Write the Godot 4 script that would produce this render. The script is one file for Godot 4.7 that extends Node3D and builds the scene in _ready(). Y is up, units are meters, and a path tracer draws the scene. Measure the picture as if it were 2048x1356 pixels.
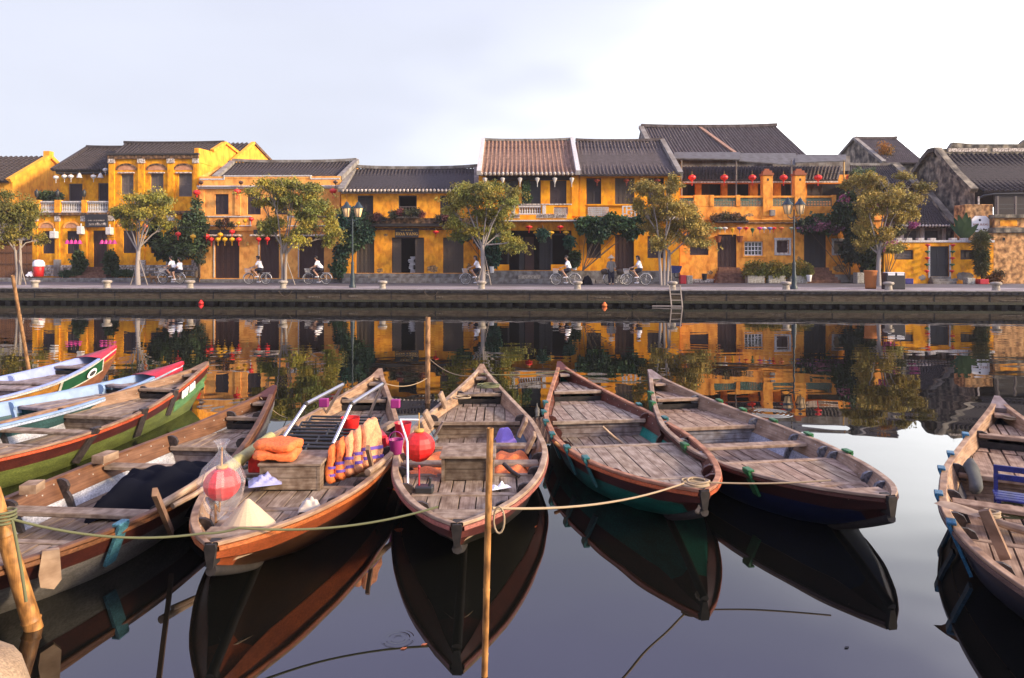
extends Node3D
# A river town at first light: moored wooden boats in front, still water, a stone quay with cyclists, trees and old ochre houses behind.

const FOCAL := 1400.0   # lens of the photograph, in its own pixels (2048 wide)
const HORIZON := 523.0
const EYE := 2.2        # metres above the water
const YAW := 0.026
const STREET := 0.8     # street level above the water

var M := {}
var T := {}
var taken := {}
var rng := RandomNumberGenerator.new()
var quay_a := Vector3.ZERO
var quay_b := Vector3.ZERO

# ---------------------------------------------------------------- surveying: where the lines of sight of the photograph meet a facade or the water
func bx(u: float, z: float) -> float:
	var t := (u - 1024.0) / FOCAL
	return z * (sin(YAW) - t * cos(YAW)) / (cos(YAW) + t * sin(YAW))

func by(v: float, x: float, z: float) -> float:
	return EYE - (v - HORIZON) * (-x * sin(YAW) - z * cos(YAW)) / FOCAL

func pt(u: float, v: float, z: float) -> Vector3:
	var x := bx(u, z)
	return Vector3(x, by(v, x, z), z)

func afloat(side: float, dist: float, y: float) -> Vector3:
	return Vector3(side * cos(YAW) - dist * sin(YAW), y, -side * sin(YAW) - dist * cos(YAW))

func seen(u: float, v: float, y: float) -> Vector3:      # the point at height y on a line of sight
	var d := FOCAL * (EYE - y) / (v - HORIZON)
	return afloat((u - 1024.0) / FOCAL * d, d, y)

func on_line(u: float, dist: float, y: float) -> Vector3:
	return afloat((u - 1024.0) / FOCAL * dist, dist, y)

# ---------------------------------------------------------------- mesh builder
class MB:
	var v := PackedVector3Array()
	var n := PackedVector3Array()
	var t := PackedVector2Array()
	var c := PackedColorArray()
	var tint := Color.WHITE

	func tri(a: Vector3, b: Vector3, d: Vector3, na: Vector3, nb: Vector3, nd: Vector3, ta := Vector2.ZERO, tb := Vector2.ZERO, td := Vector2.ZERO) -> void:
		if (b - a).cross(d - a).dot(na + nb + nd) > 0.0:
			v.append(a); v.append(d); v.append(b)
			n.append(na); n.append(nd); n.append(nb)
			t.append(ta); t.append(td); t.append(tb)
		else:
			v.append(a); v.append(b); v.append(d)
			n.append(na); n.append(nb); n.append(nd)
			t.append(ta); t.append(tb); t.append(td)
		c.append(tint); c.append(tint); c.append(tint)

	func flat3(a: Vector3, b: Vector3, d: Vector3, outward := Vector3.ZERO) -> void:
		var m := (b - a).cross(d - a).normalized()
		if outward != Vector3.ZERO and m.dot(outward) < 0.0:
			m = -m
		tri(a, b, d, m, m, m)

	func quad(a: Vector3, b: Vector3, d: Vector3, e: Vector3, outward := Vector3.ZERO, ta := Vector2.ZERO, tb := Vector2.ZERO, td := Vector2.ZERO, te := Vector2.ZERO) -> void:
		var m := (d - a).cross(e - b).normalized()
		if outward != Vector3.ZERO and m.dot(outward) < 0.0:
			m = -m
		tri(a, b, d, m, m, m, ta, tb, td)
		tri(a, d, e, m, m, m, ta, td, te)

	func poly(pts: PackedVector3Array, outward: Vector3) -> void:
		for i in range(1, pts.size() - 1):
			flat3(pts[0], pts[i], pts[i + 1], outward)

	func box(lo: Vector3, hi: Vector3) -> void:
		obox(Transform3D(Basis(), (lo + hi) / 2.0), (hi - lo).abs())

	func obox(x: Transform3D, size: Vector3) -> void:
		var h := size / 2.0
		for axis in 3:
			for s in [-1.0, 1.0]:
				var p := []
				for q in [[-1, -1], [1, -1], [1, 1], [-1, 1]]:
					var w := Vector3.ZERO
					w[axis] = s * h[axis]
					w[(axis + 1) % 3] = q[0] * h[(axis + 1) % 3]
					w[(axis + 2) % 3] = q[1] * h[(axis + 2) % 3]
					p.append(x * w)
				var o := Vector3.ZERO
				o[axis] = s
				quad(p[0], p[1], p[2], p[3], x.basis * o)

	func cbox(lo: Vector3, hi: Vector3, k: float, x := Transform3D()) -> void:   # a box with chamfered edges
		var m := (lo + hi) / 2.0
		var h := (hi - lo).abs() / 2.0
		k = minf(k, 0.45 * minf(h.x, minf(h.y, h.z)))
		var g := func(s: Vector3, axis: int) -> Vector3:
			var p := Vector3.ZERO
			for i in 3:
				p[i] = s[i] * (h[i] - (0.0 if i == axis else k))
			return x * (m + p)
		for axis in 3:
			var i := (axis + 1) % 3
			var j := (axis + 2) % 3
			for s in [-1.0, 1.0]:
				var cs := []
				for q in [[-1, -1], [1, -1], [1, 1], [-1, 1]]:
					var w := Vector3.ZERO
					w[axis] = s; w[i] = q[0]; w[j] = q[1]
					cs.append(g.call(w, axis))
				var o := Vector3.ZERO
				o[axis] = s
				quad(cs[0], cs[1], cs[2], cs[3], x.basis * o)
			for a in [-1.0, 1.0]:
				for b in [-1.0, 1.0]:
					var w0 := Vector3.ZERO
					w0[axis] = -1.0; w0[i] = a; w0[j] = b
					var w1 := w0
					w1[axis] = 1.0
					var o2 := Vector3.ZERO
					o2[i] = a; o2[j] = b
					quad(g.call(w0, i), g.call(w1, i), g.call(w1, j), g.call(w0, j), x.basis * o2)
		for a in [-1.0, 1.0]:
			for b in [-1.0, 1.0]:
				for d in [-1.0, 1.0]:
					var w2 := Vector3(a, b, d)
					flat3(g.call(w2, 0), g.call(w2, 1), g.call(w2, 2), x.basis * w2)

	func bar(a: Vector3, b: Vector3, wide: float, high: float, up := Vector3.UP) -> void:
		var z := (b - a).normalized()
		if absf(z.dot(up)) > 0.98:
			up = Vector3.RIGHT
		var x := up.cross(z).normalized()
		obox(Transform3D(Basis(x, z.cross(x), z), (a + b) / 2.0), Vector3(wide, high, a.distance_to(b)))

	func tube(path: PackedVector3Array, r0: float, r1: float, sides := 6, closed_ends := true) -> void:
		var rings := []
		var k := path.size()
		var ref := Vector3.UP
		for i in k:
			var d := (path[mini(i + 1, k - 1)] - path[maxi(i - 1, 0)]).normalized()
			if i == 0 and absf(d.dot(ref)) > 0.9:
				ref = Vector3.RIGHT
			var x := (ref - d * ref.dot(d)).normalized()
			ref = x
			var y := d.cross(x)
			var r := lerpf(r0, r1, float(i) / maxf(k - 1, 1))
			var ring := []
			for s in sides + 1:
				var a := TAU * s / sides
				var o := x * cos(a) + y * sin(a)
				ring.append([path[i] + o * r, o])
			rings.append(ring)
		var along := 0.0
		for i in k - 1:
			var step := path[i].distance_to(path[i + 1])
			for s in sides:
				var a = rings[i][s]; var b = rings[i][s + 1]; var d2 = rings[i + 1][s + 1]; var e = rings[i + 1][s]
				var u0 := float(s) / sides; var u1 := float(s + 1) / sides
				tri(a[0], b[0], d2[0], a[1], b[1], d2[1], Vector2(u0, along), Vector2(u1, along), Vector2(u1, along + step))
				tri(a[0], d2[0], e[0], a[1], d2[1], e[1], Vector2(u0, along), Vector2(u1, along + step), Vector2(u0, along + step))
			along += step
		if closed_ends:
			for e2 in [0, k - 1]:
				var o3 := (path[e2] - path[1 if e2 == 0 else k - 2]).normalized()
				for s in range(1, sides - 1):
					tri(rings[e2][0][0], rings[e2][s][0], rings[e2][s + 1][0], o3, o3, o3)

	func lathe(profile: PackedVector2Array, x := Transform3D(), sides := 14, ribs := 0.0) -> void:   # profile: (radius, height) from the bottom up
		var k := profile.size()
		for i in k - 1:
			var p := profile[i]; var q := profile[i + 1]
			var ns := []
			for e in [i, i + 1]:
				var d := profile[mini(e + 1, k - 1)] - profile[maxi(e - 1, 0)]
				ns.append(Vector2(d.y, -d.x).normalized())
			for s in sides:
				var a0 := TAU * s / sides; var a1 := TAU * (s + 1) / sides
				var f0 := 1.0 - (ribs if s % 2 == 1 else 0.0); var f1 := 1.0 - (ribs if (s + 1) % 2 == 1 else 0.0)
				var A := Vector3(cos(a0), 0, sin(a0)); var B := Vector3(cos(a1), 0, sin(a1))
				var pa := x * (A * p.x * f0 + Vector3(0, p.y, 0)); var pb := x * (B * p.x * f1 + Vector3(0, p.y, 0))
				var qa := x * (A * q.x * f0 + Vector3(0, q.y, 0)); var qb := x * (B * q.x * f1 + Vector3(0, q.y, 0))
				if ribs > 0.0:
					quad(pa, pb, qb, qa, x.basis * (A + B) * 1.0 + x.basis * Vector3(0, ns[0].y + ns[1].y, 0))
					continue
				var n0a := (x.basis * Vector3(A.x * ns[0].x, ns[0].y, A.z * ns[0].x)).normalized(); var n0b := (x.basis * Vector3(B.x * ns[0].x, ns[0].y, B.z * ns[0].x)).normalized()
				var n1a := (x.basis * Vector3(A.x * ns[1].x, ns[1].y, A.z * ns[1].x)).normalized(); var n1b := (x.basis * Vector3(B.x * ns[1].x, ns[1].y, B.z * ns[1].x)).normalized()
				if p.x > 1e-5:
					tri(pa, pb, qb, n0a, n0b, n1b)
				if q.x > 1e-5:
					tri(pa, qb, qa, n0a, n1b, n1a)

	func grid(rows: Array, uvs := []) -> void:       # rows of points, smooth
		var a := rows.size()
		var b: int = rows[0].size()
		var ns := []
		for i in a:
			var line := PackedVector3Array()
			for j in b:
				var di: Vector3 = rows[mini(i + 1, a - 1)][j] - rows[maxi(i - 1, 0)][j]
				var dj: Vector3 = rows[i][mini(j + 1, b - 1)] - rows[i][maxi(j - 1, 0)]
				var m := di.cross(dj)
				line.append(m.normalized() if m.length() > 1e-9 else Vector3.UP)
			ns.append(line)
		for i in a - 1:
			for j in b - 1:
				var z := Vector2.ZERO
				var q := [z, z, z, z] if uvs.is_empty() else [uvs[i][j], uvs[i][j + 1], uvs[i + 1][j + 1], uvs[i + 1][j]]
				tri(rows[i][j], rows[i][j + 1], rows[i + 1][j + 1], ns[i][j], ns[i][j + 1], ns[i + 1][j + 1], q[0], q[1], q[2])
				tri(rows[i][j], rows[i + 1][j + 1], rows[i + 1][j], ns[i][j], ns[i + 1][j + 1], ns[i + 1][j], q[0], q[2], q[3])

	func prism(outline: PackedVector2Array, deep: float, x := Transform3D()) -> void:   # outline in x, y, from z = 0 back to -deep
		var f := Geometry2D.triangulate_polygon(outline)
		var k := outline.size()
		for i in range(0, f.size(), 3):
			for z in [0.0, -deep]:
				var p := []
				for j in 3:
					p.append(x * Vector3(outline[f[i + j]].x, outline[f[i + j]].y, z))
				flat3(p[0], p[1], p[2], x.basis * Vector3(0, 0, 1.0 if z == 0.0 else -1.0))
		var cw := Geometry2D.is_polygon_clockwise(outline)
		for i in k:
			var p := outline[i]; var q := outline[(i + 1) % k]
			var e := q - p
			var o := Vector3(e.y, -e.x, 0) * (-1.0 if cw else 1.0)
			quad(x * Vector3(p.x, p.y, 0), x * Vector3(q.x, q.y, 0), x * Vector3(q.x, q.y, -deep), x * Vector3(p.x, p.y, -deep), x.basis * o)

	func ball(at: Vector3, r: Vector3, rings := 6, sides := 10) -> void:
		var p := PackedVector2Array()
		for i in rings + 1:
			var a := PI * i / rings - PI / 2.0
			p.append(Vector2(cos(a), sin(a)))
		lathe(p, Transform3D(Basis.from_scale(r), at), sides)

	func mesh() -> ArrayMesh:
		var m := ArrayMesh.new()
		var a := []
		a.resize(Mesh.ARRAY_MAX)
		a[Mesh.ARRAY_VERTEX] = v
		a[Mesh.ARRAY_NORMAL] = n
		a[Mesh.ARRAY_TEX_UV] = t
		a[Mesh.ARRAY_COLOR] = c
		m.add_surface_from_arrays(Mesh.PRIMITIVE_TRIANGLES, a)
		return m

# ---------------------------------------------------------------- naming and tagging
func numbered(called: String) -> String:
	taken[called] = taken.get(called, -1) + 1
	return called if taken[called] == 0 else "%s_%03d" % [called, taken[called]]

func tag(o: Node, label := "", category := "", group := "", kind := "") -> void:
	if label: o.set_meta("label", label)
	if category: o.set_meta("category", category)
	if group: o.set_meta("group", group)
	if kind: o.set_meta("kind", kind)

func thing(called: String, label: String, category: String, at: Vector3, turn := 0.0, group := "") -> Node3D:
	var o := Node3D.new()
	o.name = numbered(called)
	add_child(o)
	o.position = at
	o.rotation.y = turn
	tag(o, label, category, group)
	return o

func put(b: MB, called: String, m: Material, parent: Node = self, shared: Mesh = null) -> MeshInstance3D:   # in the parent's own axes
	var o := MeshInstance3D.new()
	o.name = numbered(called) if parent == self else called
	o.mesh = b.mesh() if shared == null else shared
	o.material_override = m
	parent.add_child(o, true)
	return o

func putw(b: MB, called: String, m: Material, parent: Node3D) -> MeshInstance3D:   # shape given in the place's axes, thing not turned
	var off := Vector3.ZERO
	var p: Node = parent
	while p != self:
		off += p.position
		p = p.get_parent()
	b.v = Transform3D(Basis(), -off) * b.v
	return put(b, called, m, parent)

func lone(b: MB, called: String, m: Material, label: String, category: String, at := Vector3.ZERO, group := "") -> MeshInstance3D:   # a thing that is one mesh
	b.v = Transform3D(Basis(), -at) * b.v
	var o := put(b, called, m)
	o.position = at
	tag(o, label, category, group)
	return o

func setting(b: MB, called: String, m: Material) -> MeshInstance3D:
	var o := put(b, called, m)
	tag(o, "", "", "", "structure")
	return o

func copy(o: Node3D, at: Vector3, turn: float, label: String, group := "") -> Node3D:
	var stem: String = String(o.name).rstrip("0123456789").trim_suffix("_")
	var r: Node3D = o.duplicate()
	r.name = numbered(stem)
	add_child(r)
	r.position = at
	r.rotation.y = turn
	r.set_meta("label", label)
	if group: r.set_meta("group", group)
	return r

func rnd(a: float, b: float) -> float:
	return rng.randf_range(a, b)

func shade(k: float) -> Color:
	return Color(k, k, k)

# ---------------------------------------------------------------- materials
func lin(r: float, g: float, b: float) -> Color:
	return Color(r, g, b).linear_to_srgb()

func noise_tex(freq: float, octaves: int, dark: Color, light: Color, low := 0.3, high := 0.7, kind := FastNoiseLite.TYPE_SIMPLEX_SMOOTH, seed_ := 1, size := 512) -> NoiseTexture2D:
	var f := FastNoiseLite.new()
	f.noise_type = kind
	f.seed = seed_
	f.frequency = freq
	f.fractal_octaves = octaves
	var g := Gradient.new()
	g.offsets = PackedFloat32Array([low, high])
	g.colors = PackedColorArray([dark, light])
	var t := NoiseTexture2D.new()
	t.width = size
	t.height = size
	t.seamless = true
	t.noise = f
	t.color_ramp = g
	return t

func mat(color: Color, rough := 0.8, tex: Texture2D = null, scale_ := Vector3.ONE, world := true) -> StandardMaterial3D:
	var m := StandardMaterial3D.new()
	m.albedo_color = color
	m.roughness = rough
	if tex:
		m.albedo_texture = tex
		m.uv1_triplanar = true
		m.uv1_world_triplanar = world
		m.uv1_scale = scale_
	return m

func layer(m: StandardMaterial3D, tex: Texture2D, scale_: Vector3, world := true) -> StandardMaterial3D:
	m.detail_enabled = true
	m.detail_albedo = tex
	m.detail_blend_mode = BaseMaterial3D.BLEND_MODE_MUL
	m.detail_uv_layer = BaseMaterial3D.DETAIL_UV_2
	m.uv2_triplanar = true
	m.uv2_world_triplanar = world
	m.uv2_scale = scale_
	return m

func relief(m: StandardMaterial3D, tex: Texture2D, cm: float) -> StandardMaterial3D:
	m.heightmap_enabled = true
	m.heightmap_texture = tex
	m.heightmap_scale = cm
	return m

func tinted(m: StandardMaterial3D) -> StandardMaterial3D:
	m.vertex_color_use_as_albedo = true
	return m

func paint(color: Color, rough := 0.6, wear := 0.75) -> StandardMaterial3D:
	return mat(color, rough, noise_cache(wear), Vector3(1.3, 1.3, 1.3), false)

func noise_cache(wear: float) -> Texture2D:
	var k := "wear%d" % int(wear * 20)
	if not T.has(k):
		T[k] = noise_tex(0.012, 5, shade(wear), Color.WHITE, 0.25, 0.7, FastNoiseLite.TYPE_SIMPLEX_SMOOTH, 11)
	return T[k]

func make_materials() -> void:
	T.blotch = noise_tex(0.006, 5, Color(0.93, 0.88, 0.84), Color.WHITE, 0.3, 0.62, FastNoiseLite.TYPE_SIMPLEX_SMOOTH, 3)
	T.streak = noise_tex(0.012, 4, Color(0.9, 0.87, 0.84), Color.WHITE, 0.2, 0.48, FastNoiseLite.TYPE_SIMPLEX_SMOOTH, 8)
	T.stain = noise_tex(0.014, 8, Color(0.52, 0.48, 0.46), Color(1, 0.98, 0.95), 0.1, 0.68, FastNoiseLite.TYPE_SIMPLEX_SMOOTH, 21)
	T.mould = noise_tex(0.012, 8, Color(0.3, 0.3, 0.32), Color(1, 0.98, 0.93), 0.12, 0.85, FastNoiseLite.TYPE_SIMPLEX_SMOOTH, 5)
	T.grain = noise_tex(0.03, 4, Color(0.87, 0.85, 0.84), Color.WHITE, 0.25, 0.7, FastNoiseLite.TYPE_SIMPLEX_SMOOTH, 9)
	T.fine = noise_tex(0.06, 3, Color(0.72, 0.72, 0.72), Color.WHITE, 0.25, 0.7, FastNoiseLite.TYPE_SIMPLEX_SMOOTH, 15)
	T.bumps = noise_tex(0.03, 4, Color.BLACK, Color.WHITE, 0.0, 1.0, FastNoiseLite.TYPE_SIMPLEX_SMOOTH, 17)
	T.patch = noise_tex(0.008, 5, Color(0.74, 0.71, 0.69), Color.WHITE, 0.15, 0.8, FastNoiseLite.TYPE_SIMPLEX_SMOOTH, 31)

	T.weather = noise_tex(0.012, 7, Color(0.84, 0.79, 0.76), Color.WHITE, 0.08, 0.6, FastNoiseLite.TYPE_SIMPLEX_SMOOTH, 41)
	# ochre limewash, each house its own mix
	for w in [["ochre", Color(0.86, 0.37, 0.005)], ["pale_ochre", Color(0.88, 0.42, 0.1)], ["old_ochre", Color(0.88, 0.385, 0.022)], ["deep_ochre", Color(0.86, 0.385, 0.004)], ["peach_ochre", Color(0.88, 0.385, 0.055)], ["tan_wall", Color(0.68, 0.4, 0.17)]]:
		var c: Color = w[1]
		M[w[0]] = relief(layer(mat(lin(c.r, c.g, c.b), 0.92, T.stain if w[0] == "tan_wall" else T.blotch, Vector3(0.3, 0.3, 0.3)), T.weather if w[0] in ["old_ochre", "deep_ochre", "tan_wall", "peach_ochre"] else T.streak, Vector3(0.4, 0.22, 0.4)), T.bumps, 0.6)
	M.gable_ochre = layer(mat(lin(0.84, 0.4, 0.03), 0.9, T.blotch, Vector3(0.3, 0.3, 0.3)), T.streak, Vector3(0.9, 0.12, 0.9))
	M.mossy = relief(layer(mat(lin(0.36, 0.33, 0.27), 0.95, T.mould, Vector3(0.2, 0.2, 0.2)), T.streak, Vector3(0.7, 0.15, 0.7)), T.bumps, 1.0)
	M.grey_plaster = layer(mat(lin(0.27, 0.26, 0.24), 0.95, T.patch, Vector3(0.3, 0.3, 0.3)), T.streak, Vector3(0.8, 0.2, 0.8))
	M.flaked = layer(mat(lin(0.62, 0.4, 0.2), 0.95, T.patch, Vector3(0.9, 0.9, 0.9)), T.stain, Vector3(0.9, 0.9, 0.9))
	M.lime = layer(mat(lin(0.72, 0.71, 0.7), 0.85, T.fine, Vector3(0.8, 0.8, 0.8)), T.streak, Vector3(0.9, 0.2, 0.9))
	M.dirty_lime = layer(mat(lin(0.66, 0.63, 0.6), 0.9, T.stain, Vector3(0.7, 0.7, 0.7)), T.streak, Vector3(0.9, 0.2, 0.9))
	M.pink_lime = mat(lin(0.55, 0.28, 0.16), 0.9, T.blotch, Vector3(0.9, 0.9, 0.9))
	M.stained_ledge = layer(mat(lin(0.34, 0.2, 0.11), 0.95, T.mould, Vector3(0.5, 0.5, 0.5)), T.streak, Vector3(1, 0.2, 1))
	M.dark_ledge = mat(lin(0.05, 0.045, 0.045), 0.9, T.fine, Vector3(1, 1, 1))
	M.stone = relief(layer(mat(lin(0.3, 0.29, 0.28), 0.95, T.patch, Vector3(0.6, 0.6, 0.6)), T.fine, Vector3(1.4, 1.4, 1.4)), T.bumps, 0.8)
	M.pale_stone = relief(layer(mat(lin(0.55, 0.5, 0.42), 0.9, T.patch, Vector3(1.3, 1.3, 1.3)), T.fine, Vector3(2, 2, 2)), T.bumps, 0.5)
	M.near_stone = relief(layer(mat(lin(0.5, 0.36, 0.22), 0.9, T.patch, Vector3(1.3, 1.3, 1.3)), T.fine, Vector3(4, 4, 4)), T.bumps, 0.5)
	M.brick_step = layer(mat(lin(0.3, 0.15, 0.1), 0.95, T.patch, Vector3(0.8, 0.8, 0.8)), T.fine, Vector3(2, 2, 2))
	M.paving = layer(mat(lin(0.42, 0.38, 0.39), 0.9, T.patch, Vector3(0.12, 0.12, 0.4)), T.fine, Vector3(0.7, 0.7, 0.7))
	M.coping = layer(mat(lin(0.34, 0.32, 0.31), 0.9, T.patch, Vector3(0.4, 0.4, 0.4)), T.fine, Vector3(1, 1, 1))
	M.asphalt = layer(mat(lin(0.15, 0.145, 0.17), 0.9, T.patch, Vector3(0.1, 0.1, 0.3)), T.fine, Vector3(1, 1, 1))
	M.quay_edge = mat(lin(0.035, 0.035, 0.04), 0.9, T.stain, Vector3(0.4, 0.6, 0.4))
	M.quay_beam = relief(layer(mat(lin(0.085, 0.066, 0.042), 0.95, T.patch, Vector3(0.3, 1.2, 0.3)), T.streak, Vector3(0.9, 0.5, 0.9)), T.bumps, 1.2)
	M.algae = mat(lin(0.035, 0.04, 0.018), 0.8, T.stain, Vector3(1.2, 2, 1.2))
	M.quay_patch = mat(lin(0.13, 0.115, 0.09), 0.95, T.stain, Vector3(1, 1, 1))
	M.quay_pile = mat(lin(0.02, 0.02, 0.019), 0.9, T.patch, Vector3(0.9, 0.9, 0.9))
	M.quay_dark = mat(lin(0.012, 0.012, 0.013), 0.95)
	M.ground = mat(lin(0.16, 0.14, 0.1), 0.95, T.patch, Vector3(0.05, 0.05, 0.05))
	# roofs
	M.tile_dark = tinted(layer(mat(lin(0.08, 0.066, 0.07), 0.9, T.stain, Vector3(0.6, 0.6, 0.6)), T.fine, Vector3(2, 2, 2)))
	M.tile_tan = tinted(layer(mat(lin(0.5, 0.3, 0.205), 0.9, T.patch, Vector3(0.7, 0.7, 0.7)), T.fine, Vector3(2, 2, 2)))
	M.tile_grey = tinted(layer(mat(lin(0.165, 0.135, 0.132), 0.9, T.patch, Vector3(0.5, 0.5, 0.5)), T.fine, Vector3(2, 2, 2)))
	M.tin = mat(lin(0.1, 0.1, 0.105), 0.85, T.patch, Vector3(0.5, 0.5, 0.5))
	M.thatch = mat(lin(0.13, 0.12, 0.12), 1.0, T.grain, Vector3(1.5, 0.3, 1.5))
	# joinery and metal
	M.door_brown = mat(lin(0.05, 0.02, 0.018), 0.7, T.grain, Vector3(5, 0.5, 5))
	M.door_grey = mat(lin(0.1, 0.078, 0.062), 0.85, T.grain, Vector3(5, 0.4, 5))
	M.door_black = mat(lin(0.022, 0.022, 0.028), 0.6, T.grain, Vector3(5, 0.5, 5))
	M.shutter_violet = mat(lin(0.045, 0.03, 0.038), 0.75, T.fine, Vector3(2, 2, 2))
	M.shutter_grey = mat(lin(0.15, 0.13, 0.12), 0.85, T.grain, Vector3(4, 0.5, 4))
	M.shutter_dark = mat(lin(0.035, 0.03, 0.032), 0.8, T.grain, Vector3(4, 0.5, 4))
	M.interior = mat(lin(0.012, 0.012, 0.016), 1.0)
	M.iron = mat(lin(0.02, 0.022, 0.024), 0.5)
	M.lamp_green = mat(lin(0.014, 0.032, 0.04), 0.5)
	M.alu = mat(lin(0.5, 0.5, 0.52), 0.35); M.alu.metallic = 0.9
	M.white_paint = mat(lin(0.75, 0.75, 0.76), 0.6)
	M.cream_glass = mat(lin(0.85, 0.55, 0.26), 0.5)
	M.ceramic_green = mat(lin(0.1, 0.19, 0.14), 0.5)
	M.fence_wood = tinted(mat(lin(0.17, 0.075, 0.035), 0.9, T.grain, Vector3(3, 0.6, 3)))
	M.window_glass = StandardMaterial3D.new()
	M.window_glass.albedo_color = Color(0.1, 0.12, 0.12, 0.5)
	M.window_glass.roughness = 0.08
	M.window_glass.transparency = BaseMaterial3D.TRANSPARENCY_ALPHA
	# planting
	M.bark = mat(lin(0.32, 0.28, 0.24), 0.95, T.grain, Vector3(3, 0.8, 3))
	M.bark_white = mat(lin(0.34, 0.31, 0.29), 0.95, T.grain, Vector3(3, 0.8, 3))
	M.bark_dark = mat(lin(0.1, 0.075, 0.055), 0.95, T.grain, Vector3(3, 0.8, 3))
	M.leaf = tinted(mat(Color.WHITE, 0.7))
	M.leaf.backlight_enabled = true
	M.leaf.backlight = Color(0.5, 0.5, 0.5)
	# textiles and small things
	for w in [["red", Color(0.75, 0.022, 0.02)], ["yellow", Color(0.8, 0.42, 0.01)], ["orange", Color(0.8, 0.2, 0.05)], ["pink", Color(0.75, 0.04, 0.33)], ["white", Color(0.75, 0.73, 0.7)], ["green", Color(0.03, 0.14, 0.06)], ["blue", Color(0.2, 0.3, 0.7)], ["violet", Color(0.3, 0.15, 0.4)], ["rust", Color(0.3, 0.05, 0.03)], ["bronze", Color(0.07, 0.035, 0.025)], ["pale_green", Color(0.4, 0.5, 0.33)]]:
		var c: Color = w[1]
		var m := mat(lin(c.r, c.g, c.b), 0.45, noise_cache(0.85), Vector3(2, 2, 2), false)
		m.backlight_enabled = true
		m.backlight = Color(0.35, 0.35, 0.35)
		M["lantern_" + w[0]] = m
	M.gold = mat(lin(0.5, 0.3, 0.06), 0.5)
	M.skin = mat(lin(0.42, 0.24, 0.16), 0.6)
	M.shirt = mat(lin(0.8, 0.8, 0.84), 0.9)
	M.navy = mat(lin(0.012, 0.013, 0.03), 0.9)
	M.hair = mat(lin(0.01, 0.008, 0.008), 0.5)
	M.rubber = mat(lin(0.03, 0.03, 0.03), 0.8)
	M.chrome = mat(lin(0.6, 0.6, 0.62), 0.4); M.chrome.metallic = 0.3
	M.bike_red = mat(lin(0.4, 0.02, 0.03), 0.4)
	M.terracotta = mat(lin(0.4, 0.12, 0.05), 0.85, T.fine, Vector3(3, 3, 3))
	M.concrete_pot = mat(lin(0.42, 0.42, 0.38), 0.9, T.patch, Vector3(2, 2, 2))

# ---------------------------------------------------------------- camera, sky, sun, air
func make_view() -> void:
	var cam := Camera3D.new()
	cam.name = "camera"
	add_child(cam)
	cam.position = Vector3(0, EYE, 0)
	cam.rotation.y = YAW
	cam.set_frustum(0.1 * 1356.0 / FOCAL, Vector2(0, -0.1 * (678.0 - HORIZON) / FOCAL), 0.1, 900.0)
	cam.current = true
	var e := Environment.new()
	e.background_mode = Environment.BG_SKY
	e.sky = Sky.new()
	var p := PanoramaSkyMaterial.new()
	p.panorama = make_sky()
	e.sky.sky_material = p
	e.tonemap_mode = Environment.TONE_MAPPER_LINEAR
	e.tonemap_exposure = 1.38
	e.fog_enabled = true
	e.fog_light_color = Color(0.93, 0.93, 0.97)
	e.fog_density = 0.0004
	e.sdfgi_enabled = true
	e.ssao_enabled = true
	e.ssil_enabled = true
	var w := WorldEnvironment.new()
	w.name = "world_environment"
	w.environment = e
	add_child(w)
	var sun := DirectionalLight3D.new()
	sun.name = "sun"
	sun.light_color = Color(1.0, 0.88, 0.72)
	sun.light_energy = 1.6
	sun.light_angular_distance = 9.0
	sun.shadow_enabled = true
	add_child(sun)
	sun.look_at_from_position(SUN * 50.0, Vector3.ZERO)

const SUN := Vector3(0.86, 0.32, 0.27)

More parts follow.
